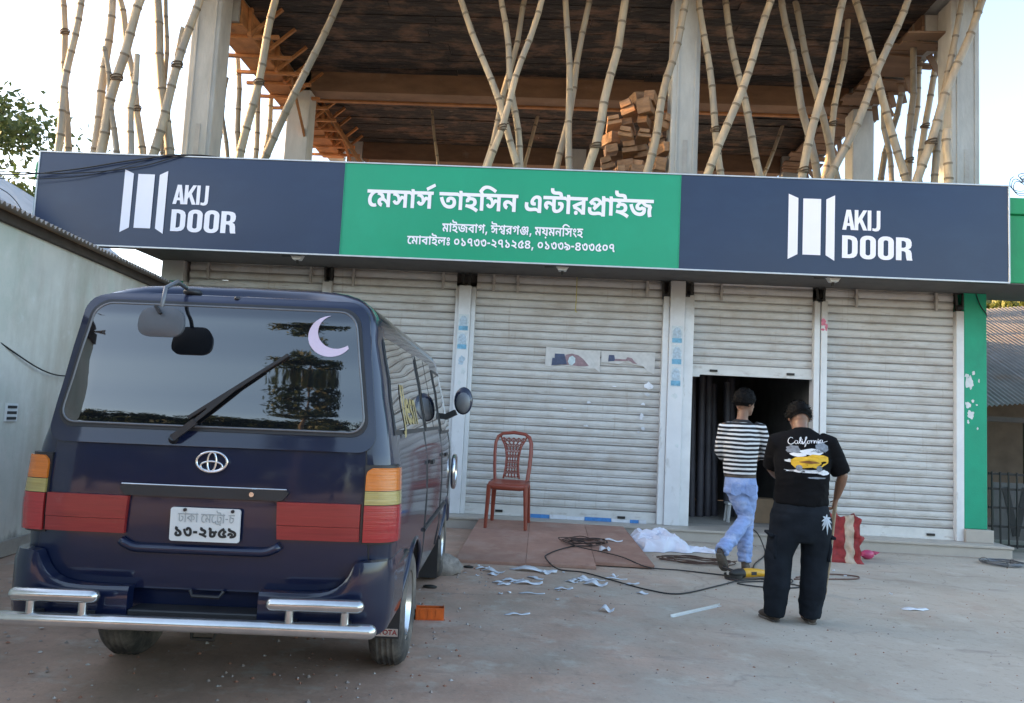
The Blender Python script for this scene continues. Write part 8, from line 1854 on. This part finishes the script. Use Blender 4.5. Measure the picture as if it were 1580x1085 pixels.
    # script word California, pen strokes in a 10-unit-wide box
    S = {0: [(1.3, 2.6), (1.15, 2.9), (.8, 2.95), (.4, 2.3), (.2, 1.3), (.3, .5), (.7, .1), (1.1, .35), (1.5, .8)],
         1: [(2.3, 1.5), (1.9, 1.6), (1.6, 1.0), (1.75, .3), (2.1, .4), (2.35, 1.5), (2.3, .3), (2.6, .6)],
         2: [(2.6, .6), (3.1, 2.2), (3.1, 2.9), (2.85, 2.4), (2.75, .6), (2.95, .25), (3.2, .5)],
         3: [(3.3, 1.5), (3.25, .5), (3.4, .25), (3.7, .6)],
         4: [(3.7, .6), (4.4, 2.4), (4.45, 3.0), (4.15, 2.4), (3.85, -.4), (3.75, -1.0), (4.0, -.6), (4.2, .5)], 5: [(4.9, 1.4), (4.55, 1.2), (4.5, .5), (4.8, .25), (5.1, .8), (4.95, 1.45), (5.4, 1.3)],
         6: [(5.4, 1.3), (5.5, 1.5), (5.45, .3), (5.6, 1.1), (6.0, 1.5)], 7: [(6.15, .3), (6.25, 1.4), (6.2, .4), (6.55, 1.4), (6.75, 1.2), (6.75, .35), (7.0, .5)],
         8: [(7.2, 1.4), (7.2, .45), (7.35, .3), (7.6, .7)], 9: [(8.4, 1.5), (7.9, 1.6), (7.65, 1.0), (7.8, .35), (8.2, .5), (8.45, 1.5), (8.4, .35), (8.9, .7), (9.6, 1.0)], 10: [(3.38, 1.95), (3.42, 2.05)], 11: [(7.28, 1.9), (7.32, 2.0)]}
    def cat_(pts, sub=4):
        out = []
        for i in range(len(pts)-1):
            p0, p1, p2, p3 = [Vector(q) for q in (pts[max(i-1, 0)], pts[i], pts[i+1], pts[min(i+2, len(pts)-1)])]
            for k in range(sub):
                t = k/sub; out.append(.5*((2*p1)+(-p0+p2)*t+(2*p0-5*p1+4*p2-p3)*t*t+(-p0+3*p1-3*p2+p3)*t**3))
        out.append(Vector(pts[-1])); return out
    for k, q in S.items():
        stroke([(-.138+x*.032, 1.352+z*.018+x*.0022) for x, z in cat_(q)], .0048, M['print_white'], .004)
    KX, KZ = 1.18, 1.35
    kx = lambda x: .01+(x-.01)*KX
    kz = lambda z: 1.225+(z-1.205)*KZ
    for cx, cz, w, h_, mt_, off in ((-.085, 1.275, .045, .028, 'print_grey', .003), (.10, 1.29, .055, .035, 'print_grey', .003), (.03, 1.262, .075, .020, 'print_white', .005), (-.06, 1.245, .06, .012, 'print_white', .005), (.0, 1.155, .14, .010, 'print_white', .004), (.11, 1.15, .045, .016, 'print_white', .005), (-.10, 1.21, .04, .010, 'print_white', .004), (.06, 1.12, .08, .006, 'print_grey', .003)):
        n = 16; rr = random.Random(int(cx*999)+int(cz*99)); prt('print', [(kx(cx+w*rr.uniform(.7, 1.1)*math.cos(2*math.pi*k/n)), kz(cz+h_*rr.uniform(.7, 1.1)*math.sin(2*math.pi*k/n))) for k in range(n)], M[mt_], off)
    prt('car_print', [(kx(a_), kz(b_)) for a_, b_ in [(-.10, 1.19), (-.105, 1.215), (-.07, 1.232), (.0, 1.238), (.03, 1.25), (.11, 1.248), (.145, 1.238), (.142, 1.205), (.10, 1.185), (.07, 1.17), (.03, 1.178), (-.03, 1.172), (-.07, 1.165)]], M['print_yellow'], .007)
    prt('car_print', [(kx(a_), kz(b_)) for a_, b_ in [(-.06, 1.205), (.0, 1.215), (.05, 1.212), (.08, 1.203), (.02, 1.198), (-.02, 1.20)]], M['print_brown'], .009)
    for cx in (-.055, .075): prt('car_print', [(kx(cx+.02*math.cos(2*math.pi*k/14)), kz(1.172+.017*math.sin(2*math.pi*k/14))) for k in range(14)], M['print_grey'], .009)
    for k in range(7): stroke([(.085, 1.30), (.085+.04*math.cos(R(20+23*k)), 1.30+.03*math.sin(R(20+23*k))), (.085+.065*math.cos(R(20+23*k)), 1.297+.022*math.sin(R(20+23*k)))], .004, M['print_grey'], .004, 'palm_print')
    shoe('shoe', (-.175, -.06, 0), (-.245, .16, 0), p); shoe('shoe', (.085, -.07, 0), (.115, .18, 0), p)
    # the stick he leans on
    st = empty('wooden_stick', (2.62, -3.22, 0), label='pale wooden stick held by the man in black, its end on the ground', cat='stick')
    a = Vector((0, 0, .012)); b = Vector((2.347-2.62, -4.225+3.22, 1.02)); dd = (b-a)
    mb = MB(); mb.tube([a, a+dd*.3+Vector((.01, 0, 0)), a+dd*.7, a+dd*1.07], [.017, .018, .016, .017], 10); mb.build('shaft', M['bamboo'], st, smooth='auto')
    mb = MB(); mb.tube([a, a+dd*.06], [.021, .020], 10); mb.build('worn_tip', M['plank'], st, smooth='auto')
man_black()

# ------------------------------------------------------------------ man in striped top, walking
def man_striped():
    p = empty('person', (2.07, -2.35, 0), label='man in black and white striped top and pale blue jeans, walking past the doorway', cat='person')
    mb = MB()
    hc = Vector((.03, .02, 1.735)); hf = (.88, .45, -.12); hu = (.1, .1, 1)
    mt, f, u, r = head(mb, hc, hf, hu, 1.05)
    mb.tube([(.0, .0, 1.49), (.005, .005, 1.57), (.015, .01, 1.66)], [.064, .056, .056], 14, round_ends=True)
    mb.tube([(.0, 0, .84), (-.005, 0, 1.0), (-.005, -.005, 1.2), (.0, -.005, 1.36), (.0, .0, 1.49), (.0, .0, 1.53)], [.145, .132, .150, .165, .150, .07], 20, ry=[.10, .092, .10, .105, .085, .06], side=(1, 0, 0), round_ends=True)
    shR, elR, wrR = Vector((.190, .0, 1.475)), Vector((.275, .03, 1.245)), Vector((.25, .22, 1.17))
    shL, elL, wrL = Vector((-.180, .0, 1.465)), Vector((-.205, .06, 1.215)), Vector((-.10, .26, 1.13))
    for a, b, c in ((shR, elR, wrR), (shL, elL, wrL)):
        mb.tube([a, a.lerp(b, .5), b, b.lerp(c, .35), c], [.052, .046, .038, .038, .026], 12, round_ends=True)
    # weight on the front leg, rear foot peeling off the ground
    kF, aF = Vector((.095, .13, .535)), Vector((.075, .06, .10)); kB, aB = Vector((.075, .03, .545)), Vector((-.235, -.24, .235))
    for hx, k, an in ((.075, kF, aF), (-.06, kB, aB)):
        h_ = Vector((hx, 0, .90)); mb.tube([h_, h_.lerp(k, .5), k, k.lerp(an, .35), an], [.085, .076, .055, .052, .036], 14, round_ends=True)
    mb.tube([aF, aF+Vector((.02, .05, -.05)), aF+Vector((.05, .16, -.068))], [.036, .034, .028], 10, round_ends=True)
    mb.tube([aB, aB+Vector((.015, .02, -.06)), aB+Vector((.075, .085, -.155))], [.036, .034, .028], 10, round_ends=True)
    hand(mb, wrR+Vector((0, .01, 0)), (-.1, .95, -.2), (-.8, .1, -.5), .5, 1)
    hand(mb, wrL+Vector((0, .01, 0)), (.3, .9, -.2), (.8, .1, -.5), .5, -1)
    me = fleshed(mb, [M['skin']], .0095, 3); bo = place(me, 'body', p)
    eyes(bo, hc, f, u, r, 1.05)
    hm = hair_cap(hc+u*.006-f*.006, f, u, r, 1.05, .026, 7.0); hm.build('hair', M['hair'], p, smooth=True)
    mb = MB()
    mb.tube([(-.012, .0, .985), (-.012, .0, 1.06), (-.008, -.004, 1.18), (-.003, -.006, 1.32), (.0, -.002, 1.44), (.0, .0, 1.505), (.003, .004, 1.555)], [.163, .168, .170, .185, .178, .140, .068], 24, ry=[.118, .122, .120, .122, .108, .085, .060], side=(1, 0, 0))
    for a, b, c, w in ((shR, elR, wrR, 1), (shL, elL, wrL, -1)):
        mb.tube([a+Vector((-.05*w, 0, .0)), a, a.lerp(b, .5), b, b.lerp(c, .5), b.lerp(c, .88)], [.070, .068, .062, .056, .052, .046], 16)
    me = fleshed(mb, [M['stripes']], .011, 5); wrinkle(me, .005, 8, 0, 1.35, 1.0)
    place(me, 'striped_top', p)
    mb = MB()
    mb.tube([(.0, 0, .80), (.0, .0, .90), (-.005, .0, 1.02)], [.168, .165, .150], 20, ry=[.122, .122, .108], side=(1, 0, 0))
    for hx, k, an in ((.075, kF, aF), (-.06, kB, aB)):
        h_ = Vector((hx, 0, .88)); cuff = an+(an-k).normalized()*.0
        mb.tube([h_, h_.lerp(k, .5), k, k.lerp(an, .4), k.lerp(an, .85), cuff], [.104, .094, .078, .072, .066, .064], 16)
    me = fleshed(mb, [M['denim']], .011, 4); wrinkle(me, .008, 8, 0, .85, 12.0); wrinkle(me, .007, 14, 0, .35, 4.0)
    jn = place(me, 'jeans', p)
    mb = MB()
    for k in range(25):
        a = 2*math.pi*k/24; mb.v += [(.160*math.cos(a)-.005, .118*math.sin(a), .962), (.160*math.cos(a)-.005, .118*math.sin(a), 1.0)]
    for k in range(24): mb.f.append((2*k, 2*k+2, 2*k+3, 2*k+1)); mb.m.append(0)
    mb.build('belt', M['shoe'], jn, smooth=True)
    for sgn in (-1, 1):
        mb = MB(); mb.slab([(sgn*.075-.05, .80), (sgn*.075-.05, .90), (sgn*.075+.05, .90), (sgn*.075+.05, .80), (sgn*.075, .775)], lambda uu, v: (uu, -.132+.3*max(0, .82-v), v), lambda uu, v: (uu, -.118+.3*max(0, .82-v), v)); mb.build('back_pocket', M['denim'], jn)
    shoe('shoe', (.065, .0, 0), (.135, .23, 0), p)
    d_ = Vector((.28, .33, -.62)).normalized()
    shoe('shoe', Vector((-.275, -.290, .225)), Vector((-.275, -.290, .225))+d_*.25, p, upv=(.45, .72, .52))
man_striped()
